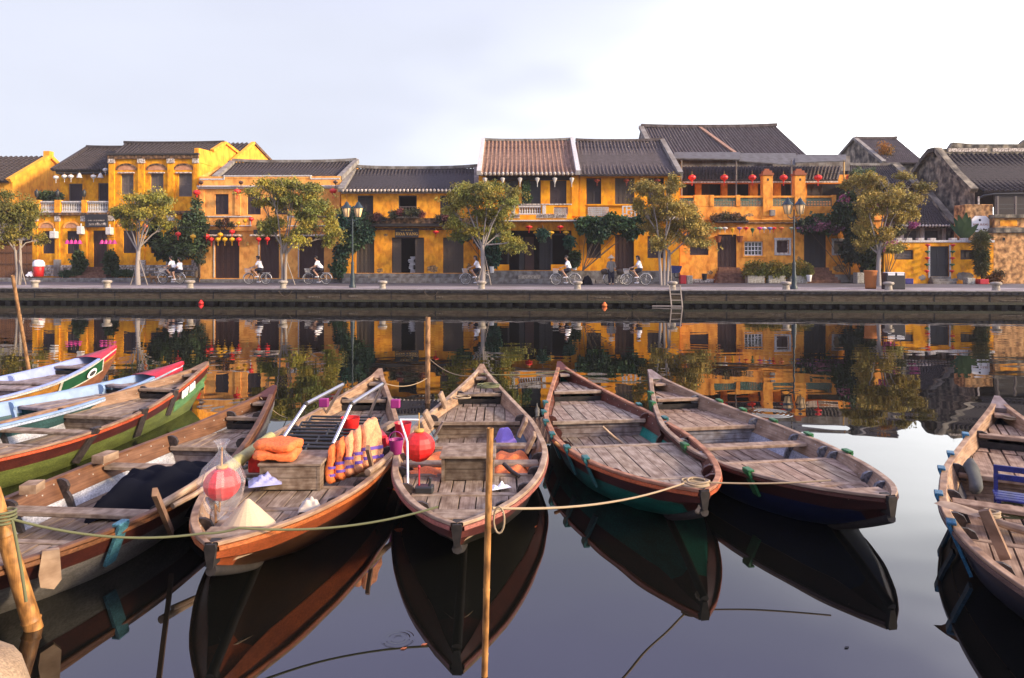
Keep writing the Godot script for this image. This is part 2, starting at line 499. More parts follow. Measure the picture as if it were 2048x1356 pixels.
func make_sky() -> ImageTexture:
	var w := 768
	var h := 384
	var f := FastNoiseLite.new()
	f.seed = 4
	f.frequency = 1.4
	f.fractal_octaves = 5
	var g := FastNoiseLite.new()
	g.seed = 14
	g.frequency = 0.7
	g.fractal_octaves = 4
	var data := PackedFloat32Array()
	data.resize(w * h * 3)
	var s := SUN.normalized()
	for j in h:
		var el := PI / 2.0 - PI * (j + 0.5) / h
		for i in w:
			var az := wrapf(TAU * (i + 0.5) / w, -PI, PI)
			var d := Vector3(sin(az) * cos(el), sin(el), -cos(az) * cos(el))
			var up := maxf(d.y, 0.0)
			# pale lavender air, a little warmer and lighter low down, the glow of the veiled sun to the right
			var c := Vector3(0.575, 0.605, 0.715).lerp(Vector3(0.66, 0.65, 1.08), smoothstep(0.3, 0.55, up))
			c = c.lerp(Vector3(0.42, 0.43, 0.8), smoothstep(0.6, 1.0, up))
			c = c.lerp(Vector3(0.64, 0.69, 0.735), exp(-up * 9.0) * 0.8)
			var near_sun := maxf(d.dot(s), 0.0)
			c += Vector3(1.0, 0.92, 0.8) * (0.75 * pow(near_sun, 2.0) + 1.6 * pow(near_sun, 20.0))
			# the thin bank of cloud that begins right of the middle and goes on towards the sun
			var q := Vector3(d.x, d.y * 3.4, d.z) * 1.6
			var n := f.get_noise_3dv(q) + 0.5 * g.get_noise_3dv(q * 2.0)
			var edge := smoothstep(-0.30, 0.32, az - 0.02 + n * 0.22 - (el - 0.16) * 0.5)
			var top := 1.0 - smoothstep(0.22, 0.42, el - az * 0.12 + n * 0.10)
			c += Vector3(0.75, 0.74, 0.70) * (0.45 + 1.5 * smoothstep(0.1, 0.6, az)) * edge * top * (1.0 - smoothstep(1.6, 2.4, absf(az)))
			c *= 1.0 + 0.06 * n
			if d.y < 0.0:
				c = c.lerp(Vector3(0.2, 0.19, 0.18), smoothstep(0.0, 0.1, -d.y))
			var k := (j * w + i) * 3
			data[k] = c.x; data[k + 1] = c.y; data[k + 2] = c.z
	var im := Image.create_from_data(w, h, false, Image.FORMAT_RGBF, data.to_byte_array())
	return ImageTexture.create_from_image(im)

# ---------------------------------------------------------------- water, quay, promenade, street
func ripples() -> ImageTexture:
	var size := 384
	var r := RandomNumberGenerator.new()
	r.seed = 77
	var data := PackedFloat32Array()
	data.resize(size * size)
	for k in 26:
		var fx := r.randi_range(-16, 16)
		var fy := r.randi_range(6, 30) * (1 if r.randf() < 0.5 else -1)
		if k > 15:
			fx = r.randi_range(-34, 34)
			fy = r.randi_range(-34, 34)
		var a := 0.5 / (6.0 + sqrt(float(fx * fx + fy * fy)))
		var ph := r.randf() * TAU
		var sx := PackedFloat32Array(); var cx := PackedFloat32Array()
		for i in size:
			sx.append(sin(TAU * fx * i / size)); cx.append(cos(TAU * fx * i / size))
		for j in size:
			var sy := a * sin(TAU * fy * j / size + ph)
			var cy := a * cos(TAU * fy * j / size + ph)
			var row := j * size
			for i in size:
				data[row + i] += sx[i] * cy + cx[i] * sy
	for i in data.size():
		data[i] = 0.5 + data[i]
	return ImageTexture.create_from_image(Image.create_from_data(size, size, false, Image.FORMAT_RF, data.to_byte_array()))

func sheet(x0: float, x1: float, z0: float, z1: float, y: float) -> MB:
	var b := MB.new()
	b.quad(Vector3(x0, y, z0), Vector3(x1, y, z0), Vector3(x1, y, z1), Vector3(x0, y, z1), Vector3.UP)
	return b

var q_dir := Vector3.RIGHT
var q_in := Vector3.FORWARD

func quay_at(along: float, inward: float, y: float) -> Vector3:
	var p := quay_a + q_dir * along + q_in * inward
	return Vector3(p.x, y, p.z)

func quay_u(u: float, inward: float) -> float:      # how far along the quay the line of sight u meets it
	var o := quay_a + q_in * inward
	var d := afloat((u - 1024.0) / FOCAL, 1.0, 0.0)
	return (o.z * d.x - o.x * d.z) / (q_dir.x * d.z - q_dir.z * d.x)

func quay_box(b: MB, a0: float, a1: float, i0: float, i1: float, y0: float, y1: float, k := 0.0) -> void:
	var x := Transform3D(Basis(q_dir, Vector3.UP, -q_in), quay_at((a0 + a1) / 2.0, (i0 + i1) / 2.0, (y0 + y1) / 2.0))
	var h := Vector3(absf(a1 - a0), y1 - y0, absf(i1 - i0))
	if k > 0.0:
		b.cbox(-h / 2.0, h / 2.0, k, x)
	else:
		b.obox(x, h)

func make_setting() -> void:
	var w := StandardMaterial3D.new()
	w.albedo_color = lin(0.004, 0.0045, 0.0035)
	w.roughness = 0.012
	w.metallic_specular = 0.707
	w.uv1_triplanar = true
	w.uv1_world_triplanar = true
	w.uv1_scale = Vector3(0.068, 0.068, 0.068)
	w.heightmap_enabled = true
	w.heightmap_texture = ripples()
	w.heightmap_scale = 0.42
	M.water = w
	setting(sheet(-260, 260, 60, -40, 0.0), "water", w)
	quay_a = on_line(0, 37.0, 0)
	quay_b = on_line(2048, 33.0, 0)
	q_dir = (quay_b - quay_a).normalized()
	q_in = Vector3(q_dir.z, 0, -q_dir.x)
	if q_in.z > 0: q_in = -q_in
	var length := quay_a.distance_to(quay_b)
	# the land behind the quay
	var land := MB.new()
	var far_l := quay_at(-160, 0.3, 0.74); var far_r := quay_at(length + 160, 0.3, 0.74)
	land.quad(far_l, far_r, Vector3(420, 0.74, -640), Vector3(-420, 0.74, -640), Vector3.UP)
	setting(land, "ground", M.ground)
	# quay: edge band, beam, dark recess with pile heads
	var wall := Node3D.new()
	wall.name = "quay_wall"
	add_child(wall)
	tag(wall, "", "", "", "structure")
	wall.position = Vector3(quay_a.x, 0, quay_a.z)
	var b := MB.new()
	quay_box(b, -40, length + 40, 0.02, 0.5, 0.15, 0.62)
	putw(b, "beam", M.quay_beam, wall)
	b = MB.new()
	quay_box(b, -40, length + 40, 0.008, 0.3, 0.147, 0.27)
	putw(b, "algae_band", M.algae, wall)
	for k in 26:
		b = MB.new()
		var ja := -3.0 + k * 2.4 + rnd(-0.3, 0.3)
		quay_box(b, ja, ja + rnd(0.03, 0.07), 0.005, 0.3, 0.275, 0.618)
		putw(b, "wall_joint", M.quay_dark, wall)
	for k in 22:
		b = MB.new()
		var ja := rnd(-3.0, length + 3.0)
		var jy := rnd(0.3, 0.5)
		quay_box(b, ja, ja + rnd(0.3, 1.4), rnd(-0.012, 0.012), 0.3, jy, jy + rnd(0.05, 0.11), 0.015)
		putw(b, "patch_stone", M.quay_patch if k % 2 else M.quay_beam, wall)
	b = MB.new()
	quay_box(b, -40, length + 40, -0.05, 0.5, 0.622, 0.755)
	putw(b, "edge_band", M.quay_edge, wall)
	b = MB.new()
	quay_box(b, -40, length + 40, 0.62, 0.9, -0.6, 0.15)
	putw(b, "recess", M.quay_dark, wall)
	b = MB.new()
	var a := -6.0
	while a < length + 6:
		quay_box(b, a, a + 0.07, -0.09, -0.05, 0.66, 0.72)
		a += 0.33
	var studs := putw(b, "bolt_heads", M.quay_dark, wall)
	tag(studs, "", "", "", "stuff")
	a = -4.0
	var first: ArrayMesh = null
	while a < length + 4:
		b = MB.new()
		quay_box(b, 0, 0.27, 0.12, 0.6, -0.5, 0.149)
		if first == null:
			b.v = Transform3D(Basis(), -quay_at(0.135, 0.36, 0)) * b.v
			first = b.mesh()
		var o := put(b, "pile", M.quay_pile, wall, first)
		o.position = quay_at(a, 0.36, 0) - wall.position
		a += 0.62
	# coping stones
	a = -4.2
	var stone: ArrayMesh = null
	while a < length + 4:
		if stone == null:
			b = MB.new()
			quay_box(b, -0.596, 0.596, -0.08, 0.45, 0.757, 0.815, 0.012)
			b.v = Transform3D(Basis(), -quay_at(0, 0, 0)) * b.v
			stone = b.mesh()
		var o2 := put(b, "coping_stone", M.coping, wall, stone)
		o2.position = quay_at(a, 0, rnd(-0.004, 0.004)) - wall.position
		a += 1.2
	# promenade and street
	b = MB.new()
	b.quad(quay_at(-40, 0.45, 0.8), quay_at(length + 40, 0.45, 0.8), quay_at(length + 40, 4.4, 0.8), quay_at(-40, 4.4, 0.8), Vector3.UP)
	setting(b, "promenade_pavement", M.paving)
	b = MB.new()
	b.quad(quay_at(-40, 4.4, 0.792), quay_at(length + 40, 4.4, 0.792), Vector3(40, 0.792, -56), Vector3(-62, 0.792, -56), Vector3.UP)
	setting(b, "road", M.asphalt)
	# raised pavement before the houses on the left
	b = MB.new()
	var z_l := -47.6
	b.cbox(Vector3(bx(0, z_l) - 8, 0.7, -53), Vector3(bx(398, z_l), 1.06, z_l + 0.0), 0.02)
	setting(b, "raised_pavement", M.stone)
	b = MB.new()
	b.cbox(Vector3(bx(399, -46.2), 0.7, -50), Vector3(bx(684, -46.2), 1.0, -46.2), 0.02)
	setting(b, "raised_pavement_middle", M.stone)
	# near quay on which the picture was taken
	b = MB.new()
	b.cbox(Vector3(-40, -0.6, -1.75), Vector3(40, 0.8, 14), 0.03)
	setting(b, "near_quay", M.near_stone)

# ---------------------------------------------------------------- building kit
func wall_with_holes(b: MB, x0: float, x1: float, y0: float, y1: float, z: float, holes: Array, deep := 0.22) -> void:
	var xs := [x0, x1]
	var ys := [y0, y1]
	for h in holes:
		for i in 2:
			var hx := clampf(h[i * 2], x0, x1)
			var hy := clampf(h[i * 2 + 1], y0, y1)
			if not xs.has(hx): xs.append(hx)
			if not ys.has(hy): ys.append(hy)
	xs.sort(); ys.sort()
	for i in xs.size() - 1:
		for j in ys.size() - 1:
			var mx: float = (xs[i] + xs[i + 1]) / 2.0
			var my: float = (ys[j] + ys[j + 1]) / 2.0
			var solid := true
			for h in holes:
				if mx > h[0] and mx < h[2] and my > h[1] and my < h[3]:
					solid = false
					break
			if solid:
				b.quad(Vector3(xs[i], ys[j], z), Vector3(xs[i + 1], ys[j], z), Vector3(xs[i + 1], ys[j + 1], z), Vector3(xs[i], ys[j + 1], z), Vector3.BACK)
	for h in holes:
		var p := [Vector3(h[0], h[1], z), Vector3(h[2], h[1], z), Vector3(h[2], h[3], z), Vector3(h[0], h[3], z)]
		var m := Vector3((h[0] + h[2]) / 2.0, (h[1] + h[3]) / 2.0, z)
		for k in 4:
			var q0: Vector3 = p[k]; var q1: Vector3 = p[(k + 1) % 4]
			var back := Vector3(0, 0, -deep)
			b.quad(q0, q1, q1 + back, q0 + back, m - (q0 + q1) / 2.0)

func sides(b: MB, x0: float, x1: float, y0: float, y_front: float, z: float, z_ridge: float, y_ridge: float, z_back: float, y_back: float) -> void:
	for x in [x0, x1]:
		var o := Vector3(-1 if x == x0 else 1, 0, 0)
		b.poly(PackedVector3Array([Vector3(x, y0, z), Vector3(x, y_front, z), Vector3(x, y_ridge, z_ridge), Vector3(x, y_back, z_back), Vector3(x, y0, z_back)]), o)
	b.quad(Vector3(x0, y0, z_back), Vector3(x1, y0, z_back), Vector3(x1, y_back, z_back), Vector3(x0, y_back, z_back), Vector3.FORWARD)

func px_hole(u0: float, v0: float, u1: float, v1: float, z: float) -> Array:
	var xm := bx((u0 + u1) / 2.0, z)
	return [bx(u0, z), by(v1, xm, z), bx(u1, z), by(v0, xm, z)]

# one column of overlapping half-round tiles from the eave up to the ridge
func tile_column(a: Vector3, e: Vector3, up: Vector3, r: float, pitch: float, base: float, spread: float, sag: float) -> MB:
	var b := MB.new()
	var len_ := a.distance_to(e)
	var n := maxi(2, int(round(len_ / pitch)))
	var dir := (e - a) / n
	var side := dir.cross(up).normalized()
	var segs := 4
	var old := 0.0 if rnd(0, 1) > 0.12 else rnd(0.1, 0.5)
	for k in n:
		var t0 := float(k) / n; var t1 := float(k + 1) / n
		var p0 := a + dir * k - Vector3(0, sag * 4.0 * t0 * (1.0 - t0), 0) + side * rnd(-0.008, 0.008)
		var p1 := a + dir * (k + 1.06) - Vector3(0, sag * 4.0 * t1 * (1.0 - t1), 0)
		var g := base + rnd(-spread, spread) + old * rnd(0.0, 0.5)
		if rnd(0, 1) < 0.05: g += spread
		b.tint = Color(g * rnd(0.97, 1.04), g, g * rnd(0.95, 1.02))
		var ring := []
		for s in segs + 1:
			var w := PI * s / segs
			var o := side * cos(w) + up * sin(w)
			ring.append(o)
		for s in segs:
			var o0: Vector3 = ring[s]; var o1: Vector3 = ring[s + 1]
			b.tri(p0 + o0 * r * 1.1, p0 + o1 * r * 1.1, p1 + o1 * r * 0.88, o0, o1, o1)
			b.tri(p0 + o0 * r * 1.1, p1 + o1 * r * 0.88, p1 + o0 * r * 0.88, o0, o1, o0)
			if s < segs - 1:
				b.flat3(p0 + ring[0] * r * 1.1, p0 + o1 * r * 1.1, p0 + ring[s + 2] * r * 1.1, -dir)
	return b

# a tiled slope: eave left and right, ridge left and right
func tiled_slope(root: Node3D, m: Material, el: Vector3, er: Vector3, rl: Vector3, rr: Vector3, n: int, white_ends := false, base := 1.0, spread := 0.22, sag := 0.0, courses := true) -> void:
	var up := (er - el).cross(rl - el).normalized()
	if up.y < 0: up = -up
	var deck := MB.new()
	var len_ := (rl + rr).distance_to(el + er) / 2.0
	var c := int(len_ / 0.28) if courses else 1
	for k in c:
		var t0 := float(k) / c; var t1 := float(k + 1) / c
		var s0 := Vector3(0, sag * 4.0 * t0 * (1 - t0), 0); var s1 := Vector3(0, sag * 4.0 * t1 * (1 - t1), 0)
		var lift := up * 0.035
		var a := el.lerp(rl, t0) - s0; var b2 := er.lerp(rr, t0) - s0; var d := er.lerp(rr, t1) - s1; var e := el.lerp(rl, t1) - s1
		deck.tint = shade(base * rnd(0.6, 0.9))
		deck.quad(a + lift, b2 + lift, d, e, up)
		deck.quad(a, b2, b2 + lift, a + lift, el - rl)
	deck.tint = shade(base * 0.6)
	deck.quad(el - up * 0.09, er - up * 0.09, rr - up * 0.09, rl - up * 0.09, -up)
	deck.quad(el - up * 0.09, er - up * 0.09, er, el, el - rl)
	putw(deck, "roof_deck", m, root)
	var w := el.distance_to(er) / n
	var r := w * 0.3
	var end_mesh: ArrayMesh = null
	for k in n:
		var t := (k + 0.5) / n
		var a := el.lerp(er, t) + up * 0.01
		var e := rl.lerp(rr, t) + up * 0.01
		if a.distance_to(e) < 0.25:
			continue
		putw(tile_column(a, e, up, r, 0.3, base, spread, sag), "tile_column", m, root)
		if white_ends:
			if end_mesh == null:
				var q := MB.new()
				var dirn := (a - e).normalized()
				q.lathe(PackedVector2Array([Vector2(0, 0.035), Vector2(r * 1.2, 0.03), Vector2(r * 1.3, -0.05), Vector2(r * 1.05, -0.16)]), Transform3D(Basis(up, dirn, up.cross(dirn)), Vector3.ZERO), 9)
				end_mesh = q.mesh()
			var o := put(null, "eave_tile", M.dirty_lime, root, end_mesh)
			var off := root.position
			o.position = a - off

func ridge(root: Node3D, a: Vector3, e: Vector3, m: Material, high := 0.28, wide := 0.3, lift := 0.05) -> void:   # a ridge with its ends turned up a little
	var b := MB.new()
	var n := 10
	for k in n:
		var t0 := float(k) / n; var t1 := float(k + 1) / n
		var l0 := lift * pow(absf(t0 * 2 - 1), 3.0); var l1 := lift * pow(absf(t1 * 2 - 1), 3.0)
		b.bar(a.lerp(e, t0) + Vector3(0, l0 + high * 0.3, 0), a.lerp(e, t1) + Vector3(0, l1 + high * 0.3, 0), wide, high)
	putw(b, "ridge_cap", m, root)

func verge(root: Node3D, a: Vector3, e: Vector3, m: Material, wide := 0.25, high := 0.22) -> void:
	var b := MB.new()
	b.bar(a + Vector3(0, 0.06, 0), e + Vector3(0, 0.06, 0), wide, high)
	putw(b, "verge", m, root)

func trim(root: Node3D, called: String, u0: float, v0: float, u1: float, v1: float, z: float, out: float, m: Material, back := 0.05) -> MeshInstance3D:   # a band standing proud of the facade
	var h := px_hole(u0, v0, u1, v1, z)
	var b := MB.new()
	b.cbox(Vector3(h[0], h[1], z - back), Vector3(h[2], h[3], z + out), 0.012)
	return putw(b, called, m, root)

func leaf_panel(b: MB, x0: float, x1: float, y0: float, y1: float, z: float, rows: int) -> void:   # a framed door leaf with sunk panels
	var s := minf(0.09, (x1 - x0) * 0.2)
	b.box(Vector3(x0, y0, z - 0.03), Vector3(x1, y1, z - 0.012))
	b.box(Vector3(x0, y0, z - 0.012), Vector3(x0 + s, y1, z + 0.02))
	b.box(Vector3(x1 - s, y0, z - 0.012), Vector3(x1, y1, z + 0.02))
	for k in rows + 1:
		var y := lerpf(y0, y1 - 0.1, float(k) / rows)
		b.box(Vector3(x0 + s, y, z - 0.012), Vector3(x1 - s, y + 0.1, z + 0.017))

func leaf_louvre(b: MB, x0: float, x1: float, y0: float, y1: float, z: float) -> void:
	var s := 0.055
	b.box(Vector3(x0, y0, z - 0.02), Vector3(x0 + s, y1, z + 0.02))
	b.box(Vector3(x1 - s, y0, z - 0.02), Vector3(x1, y1, z + 0.02))
	for y in [y0, (y0 + y1) / 2.0 - 0.04, y1 - 0.08]:
		b.box(Vector3(x0 + s, y, z - 0.02), Vector3(x1 - s, y + 0.08, z + 0.018))
	var n := int((y1 - y0) / 0.085)
	for k in n:
		var y := y0 + 0.09 + k * (y1 - y0 - 0.18) / n
		b.quad(Vector3(x0 + s, y, z + 0.012), Vector3(x1 - s, y, z + 0.012), Vector3(x1 - s, y + 0.075, z - 0.018), Vector3(x0 + s, y + 0.075, z - 0.018), Vector3.BACK)
	b.box(Vector3(x0, y0, z - 0.05), Vector3(x1, y1, z - 0.03))

# kinds: louvre (shuttered window), panel2/panel4 (doors), open (dark doorway with leaves folded back), grille
func opening(root: Node3D, kind: String, h: Array, z: float, m: Material, frame: Material = null, rows := 4) -> MeshInstance3D:
	var called := "door" if kind.begins_with("panel") or kind == "open" else "window"
	var zi := z - 0.14
	var f := MB.new()
	var t := 0.06
	f.box(Vector3(h[0], h[1], zi - 0.06), Vector3(h[0] + t, h[3], zi + 0.05))
	f.box(Vector3(h[2] - t, h[1], zi - 0.06), Vector3(h[2], h[3], zi + 0.05))
	f.box(Vector3(h[0] + t, h[3] - t, zi - 0.06), Vector3(h[2] - t, h[3], zi + 0.047))
	if called == "window":
		f.box(Vector3(h[0] + t, h[1], zi - 0.06), Vector3(h[2] - t, h[1] + t, zi + 0.047))
	var o := putw(f, called, frame if frame else m, root)
	var x0: float = h[0] + t; var x1: float = h[2] - t
	var y0: float = h[1] + (t if called == "window" else 0.0); var y1: float = h[3] - t
	if kind == "grille":
		var g := MB.new()
		g.box(Vector3(x0, y0, zi - 0.05), Vector3(x1, y1, zi - 0.045))
		putw(g, "pane", M.window_glass, root)
		for k in range(1, 5):
			var b := MB.new()
			var x := lerpf(x0, x1, k / 5.0)
			b.box(Vector3(x - 0.025, y0, zi - 0.01), Vector3(x + 0.025, y1, zi + 0.02))
			b.v = b.v
			putw(b, "muntin", M.white_paint, root)
		for k in range(1, 3):
			var b := MB.new()
			var y := lerpf(y0, y1, k / 3.0)
			b.box(Vector3(x0, y - 0.025, zi + 0.021), Vector3(x1, y + 0.025, zi + 0.04))
			putw(b, "muntin", M.white_paint, root)
		return o
	var n := 4 if kind == "panel4" else 2
	for k in n:
		var a := lerpf(x0, x1, float(k) / n) + 0.006
		var e := lerpf(x0, x1, float(k + 1) / n) - 0.006
		var b := MB.new()
		if kind == "open":
			var wl := (x1 - x0) * 0.27
			a = x0 if k == 0 else x1 - wl
			leaf_panel(b, a, a + wl, y0, y1, zi, rows)
		elif kind == "louvre":
			leaf_louvre(b, a, e, y0, y1, zi)
		else:
			leaf_panel(b, a, e, y0, y1, zi, rows)
		putw(b, "shutter_leaf" if kind == "louvre" else "door_leaf", m, root)
	return o

func baluster_mesh(h: float, r: float) -> ArrayMesh:
	var b := MB.new()
	b.lathe(PackedVector2Array([Vector2(r, 0), Vector2(r, h * 0.1), Vector2(r * 0.45, h * 0.14), Vector2(r * 0.95, h * 0.36), Vector2(r * 0.8, h * 0.5), Vector2(r * 0.4, h * 0.68), Vector2(r * 0.45, h * 0.85), Vector2(r, h * 0.9), Vector2(r, h)]), Transform3D(), 7)
	return b.mesh()

func balustrade(root: Node3D, h: Array, z: float, n: int, m: Material) -> void:    # a run of turned balusters between two rails
	var b := MB.new()
	b.cbox(Vector3(h[0], h[3] - 0.12, z - 0.11), Vector3(h[2], h[3], z + 0.11), 0.02)
	putw(b, "top_rail", m, root)
	b = MB.new()
	b.cbox(Vector3(h[0], h[1], z - 0.1), Vector3(h[2], h[1] + 0.1, z + 0.1), 0.02)
	putw(b, "bottom_rail", m, root)
	var hi: float = h[3] - h[1] - 0.22
	var bm := baluster_mesh(hi, minf(0.085, (h[2] - h[0]) / n * 0.42))
	for k in n:
		var o := put(null, "baluster", m, root, bm)
		o.position = Vector3(lerpf(h[0], h[2], (k + 0.5) / n), h[1] + 0.1, z) - root.position

func lattice(root: Node3D, h: Array, z: float, nx: int, ny: int, m: Material, t := 0.035) -> void:   # pierced blocks
	var b := MB.new()
	for i in nx + 1:
		var x := lerpf(h[0], h[2], float(i) / nx)
		b.box(Vector3(x - t / 2, h[1], z - 0.05), Vector3(x + t / 2, h[3], z + 0.05))
	for j in ny + 1:
		var y := lerpf(h[1], h[3], float(j) / ny)
		b.box(Vector3(h[0], y - t / 2, z - 0.047), Vector3(h[2], y + t / 2, z + 0.047))
	for i in nx:
		for j in ny:
			var c := Vector3(lerpf(h[0], h[2], (i + 0.5) / nx), lerpf(h[1], h[3], (j + 0.5) / ny), z)
			var s: float = minf((h[2] - h[0]) / nx, (h[3] - h[1]) / ny)
			b.obox(Transform3D(Basis(Vector3.BACK, PI / 4), c), Vector3(s * 0.42, s * 0.42, 0.08))
	putw(b, "lattice_panel", m, root)

func arch(root: Node3D, u: float, v_spring: float, half_px: float, rise_px: float, z: float, m: Material, fill: Material) -> void:
	var c := pt(u, v_spring, z)
	var s := bx(u + 1, z) - bx(u, z)
	var a := half_px * s; var r := rise_px * s
	var outer := PackedVector2Array(); var inner := PackedVector2Array()
	for k in 13:
		var w := PI * k / 12.0
		outer.append(Vector2(cos(w) * a, sin(w) * r)); inner.append(Vector2(cos(w) * (a - 0.11), sin(w) * (r - 0.11)))
	var ring := outer.duplicate()
	for k in 13: ring.append(inner[12 - k])
	var b := MB.new()
	b.prism(ring, 0.1, Transform3D(Basis(), c + Vector3(0, 0, 0.07)))
	putw(b, "arch_moulding", m, root)
	b = MB.new()
	b.prism(inner, 0.04, Transform3D(Basis(), c + Vector3(0, 0, 0.022)))
	putw(b, "arch_panel", fill, root)

func steps(root: Node3D, u0: float, u1: float, z: float, y0: float, y1: float, n: int, m: Material, run := 0.3, wider := 0.12) -> void:
	for k in n:
		var b := MB.new()
		var x0 := bx(u0, z) - wider * (n - 1 - k); var x1 := bx(u1, z) + wider * (n - 1 - k)
		b.cbox(Vector3(x0, lerpf(y0, y1, float(k) / n) - (0.02 if k == 0 else 0.0), z), Vector3(x1, lerpf(y0, y1, float(k + 1) / n), z + run * (n - k)), 0.015)
		putw(b, "step", m, root)

func sign_text(root: Node3D, s: String, at: Vector3, high: float, m: Material, font := "Droid Serif", called := "lettering", b := Basis()) -> MeshInstance3D:
	var f := SystemFont.new()
	f.font_names = PackedStringArray([font])
	f.font_weight = 700
	var t := TextMesh.new()
	t.text = s
	t.font = f
	t.font_size = 64
	t.pixel_size = high / 48.0
	t.depth = 0.012
	var o := MeshInstance3D.new()
	o.name = called
	o.mesh = t
	o.material_override = m
	root.add_child(o, true)
	o.transform = Transform3D(b, at - (root.position if root.rotation == Vector3.ZERO else Vector3.ZERO))
	return o

# a plain house: facade with openings, solid sides, tiled front slope, plain back slope
func house(called: String, label: String, category: String, u0: float, u1: float, z: float, y0: float, y_eave: float, wm: Material, holes: Array, z_ridge: float, y_ridge: float, z_back: float) -> Node3D:
	var x0 := bx(u0, z); var x1 := bx(u1, z)
	var root := thing(called, label, category, Vector3((x0 + x1) / 2.0, y0, z))
	var b := MB.new()
	wall_with_holes(b, x0, x1, y0, y_eave, z, holes)
	putw(b, "wall", wm, root)
	b = MB.new()
	sides(b, x0, x1, y0 - 0.2, y_eave, z - 0.001, z_ridge, y_ridge - 0.1, z_back, y_eave)
	b.quad(Vector3(x0, y0 + 0.01, z - 0.3), Vector3(x1, y0 + 0.01, z - 0.3), Vector3(x1, y0 + 0.01, z_back), Vector3(x0, y0 + 0.01, z_back), Vector3.UP)
	putw(b, "side_wall", wm, root)
	b = MB.new()
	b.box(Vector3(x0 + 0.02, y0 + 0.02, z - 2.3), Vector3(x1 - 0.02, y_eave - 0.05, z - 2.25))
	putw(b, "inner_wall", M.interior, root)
	return root

func back_slope(root: Node3D, m: Material, rl: Vector3, rr: Vector3, z_back: float, y_back: float) -> void:
	var b := MB.new()
	b.tint = shade(0.8)
	b.quad(rl, rr, Vector3(rr.x, y_back, z_back), Vector3(rl.x, y_back, z_back), Vector3(0, 1, -1))
	putw(b, "back_roof", m, root)

func px_holes(list: Array, z: float) -> Array:
	var r := []
	for h in list:
		r.append(px_hole(h[0], h[1], h[2], h[3], z))
	return r

# ---------------------------------------------------------------- the row of houses, from left to right
func gate_lamp(root: Node3D, at: Vector3, size := 0.3) -> void:
	var b := MB.new()
	b.lathe(PackedVector2Array([Vector2(0.02, 0), Vector2(0.03, size * 0.5), Vector2(size * 0.28, size * 0.6), Vector2(size * 0.4, size * 1.4), Vector2(size * 0.12, size * 1.7), Vector2(0.0, size * 1.95)]), Transform3D(Basis(), at), 6)
	putw(b, "pedestal_lamp", M.iron, root)

func far_left_house() -> void:
	var z := -51.0; var zr := -55.0
	var xr := bx(25, z); var xl := xr - 14.0
	var ye := by(364, xr, z); var yr := by(314, xr, zr)
	var root := thing("gabled_house", "old ochre house with bare sunlit gable wall at the left end of the row", "house", Vector3(xr - 5, 1.0, z))
	var b := MB.new()
	wall_with_holes(b, xl, xr, 0.7, ye, z, [])
	sides(b, xl, xr, 0.7, ye, z - 0.001, zr, yr, -59.5, ye)
	putw(b, "wall", M.gable_ochre, root)
	tiled_slope(root, M.tile_dark, Vector3(xl, ye, z + 0.4), Vector3(xr, ye, z + 0.4), Vector3(xl, yr, zr), Vector3(xr, yr, zr), 34)
	back_slope(root, M.tile_dark, Vector3(xl, yr, zr), Vector3(xr, yr, zr), -59.5, ye)
	verge(root, Vector3(xr, ye, z + 0.4), Vector3(xr, yr, zr), M.gable_ochre, 0.35, 0.3)
	verge(root, Vector3(xr, ye, -59.5), Vector3(xr, yr, zr), M.gable_ochre, 0.35, 0.3)
	b = MB.new()
	b.cbox(Vector3(xr - 0.35, yr - 0.1, zr - 0.25), Vector3(xr + 0.2, yr + 0.45, zr + 0.25), 0.03)
	putw(b, "gable_block", M.gable_ochre, root)
	# bamboo hut with fence
	var hz := -48.6
	var hut := thing("thatched_hut", "grey thatched hut with brown board front beside the yellow villa", "hut", pt(30, 545, hz))
	b = MB.new()
	var p := pt(20, 478, hz); var w := 2.3
	b.lathe(PackedVector2Array([Vector2(2.6, -0.1), Vector2(2.45, 0.1), Vector2(1.5, 0.95), Vector2(0.25, 1.75), Vector2(0, 1.8)]), Transform3D(Basis(), pt(8, 479, hz - 1.6)), 16)
	putw(b, "thatched_roof", M.thatch, hut)
	var y0 := 1.06; var y1 := by(491, p.x, hz)
	var x0 := bx(-60, hz); var x1 := bx(65, hz)
	var n := 30
	for k in n:
		b = MB.new()
		b.tint = shade(rnd(0.7, 1.15))
		var a := lerpf(x0, x1, float(k) / n)
		b.cbox(Vector3(a, y0, hz), Vector3(a + (x1 - x0) / n - 0.02, y1 + rnd(-0.04, 0.04), hz + 0.03), 0.006)
		putw(b, "plank", M.fence_wood, hut)
	for v in [505.0, 528.0]:
		b = MB.new()
		b.tint = shade(0.6)
		var y := by(v, p.x, hz)
		b.box(Vector3(x0, y - 0.05, hz + 0.031), Vector3(x1, y + 0.05, hz + 0.07))
		putw(b, "rail", M.fence_wood, hut)
	for k in 3:
		b = MB.new()
		var a := lerpf(x0, x1, (k + 0.5) / 3.0)
		b.box(Vector3(a - 0.06, y0, hz - 2.4), Vector3(a + 0.06, y1 + 1.1, hz - 2.28))
		putw(b, "post", M.shutter_dark, hut)

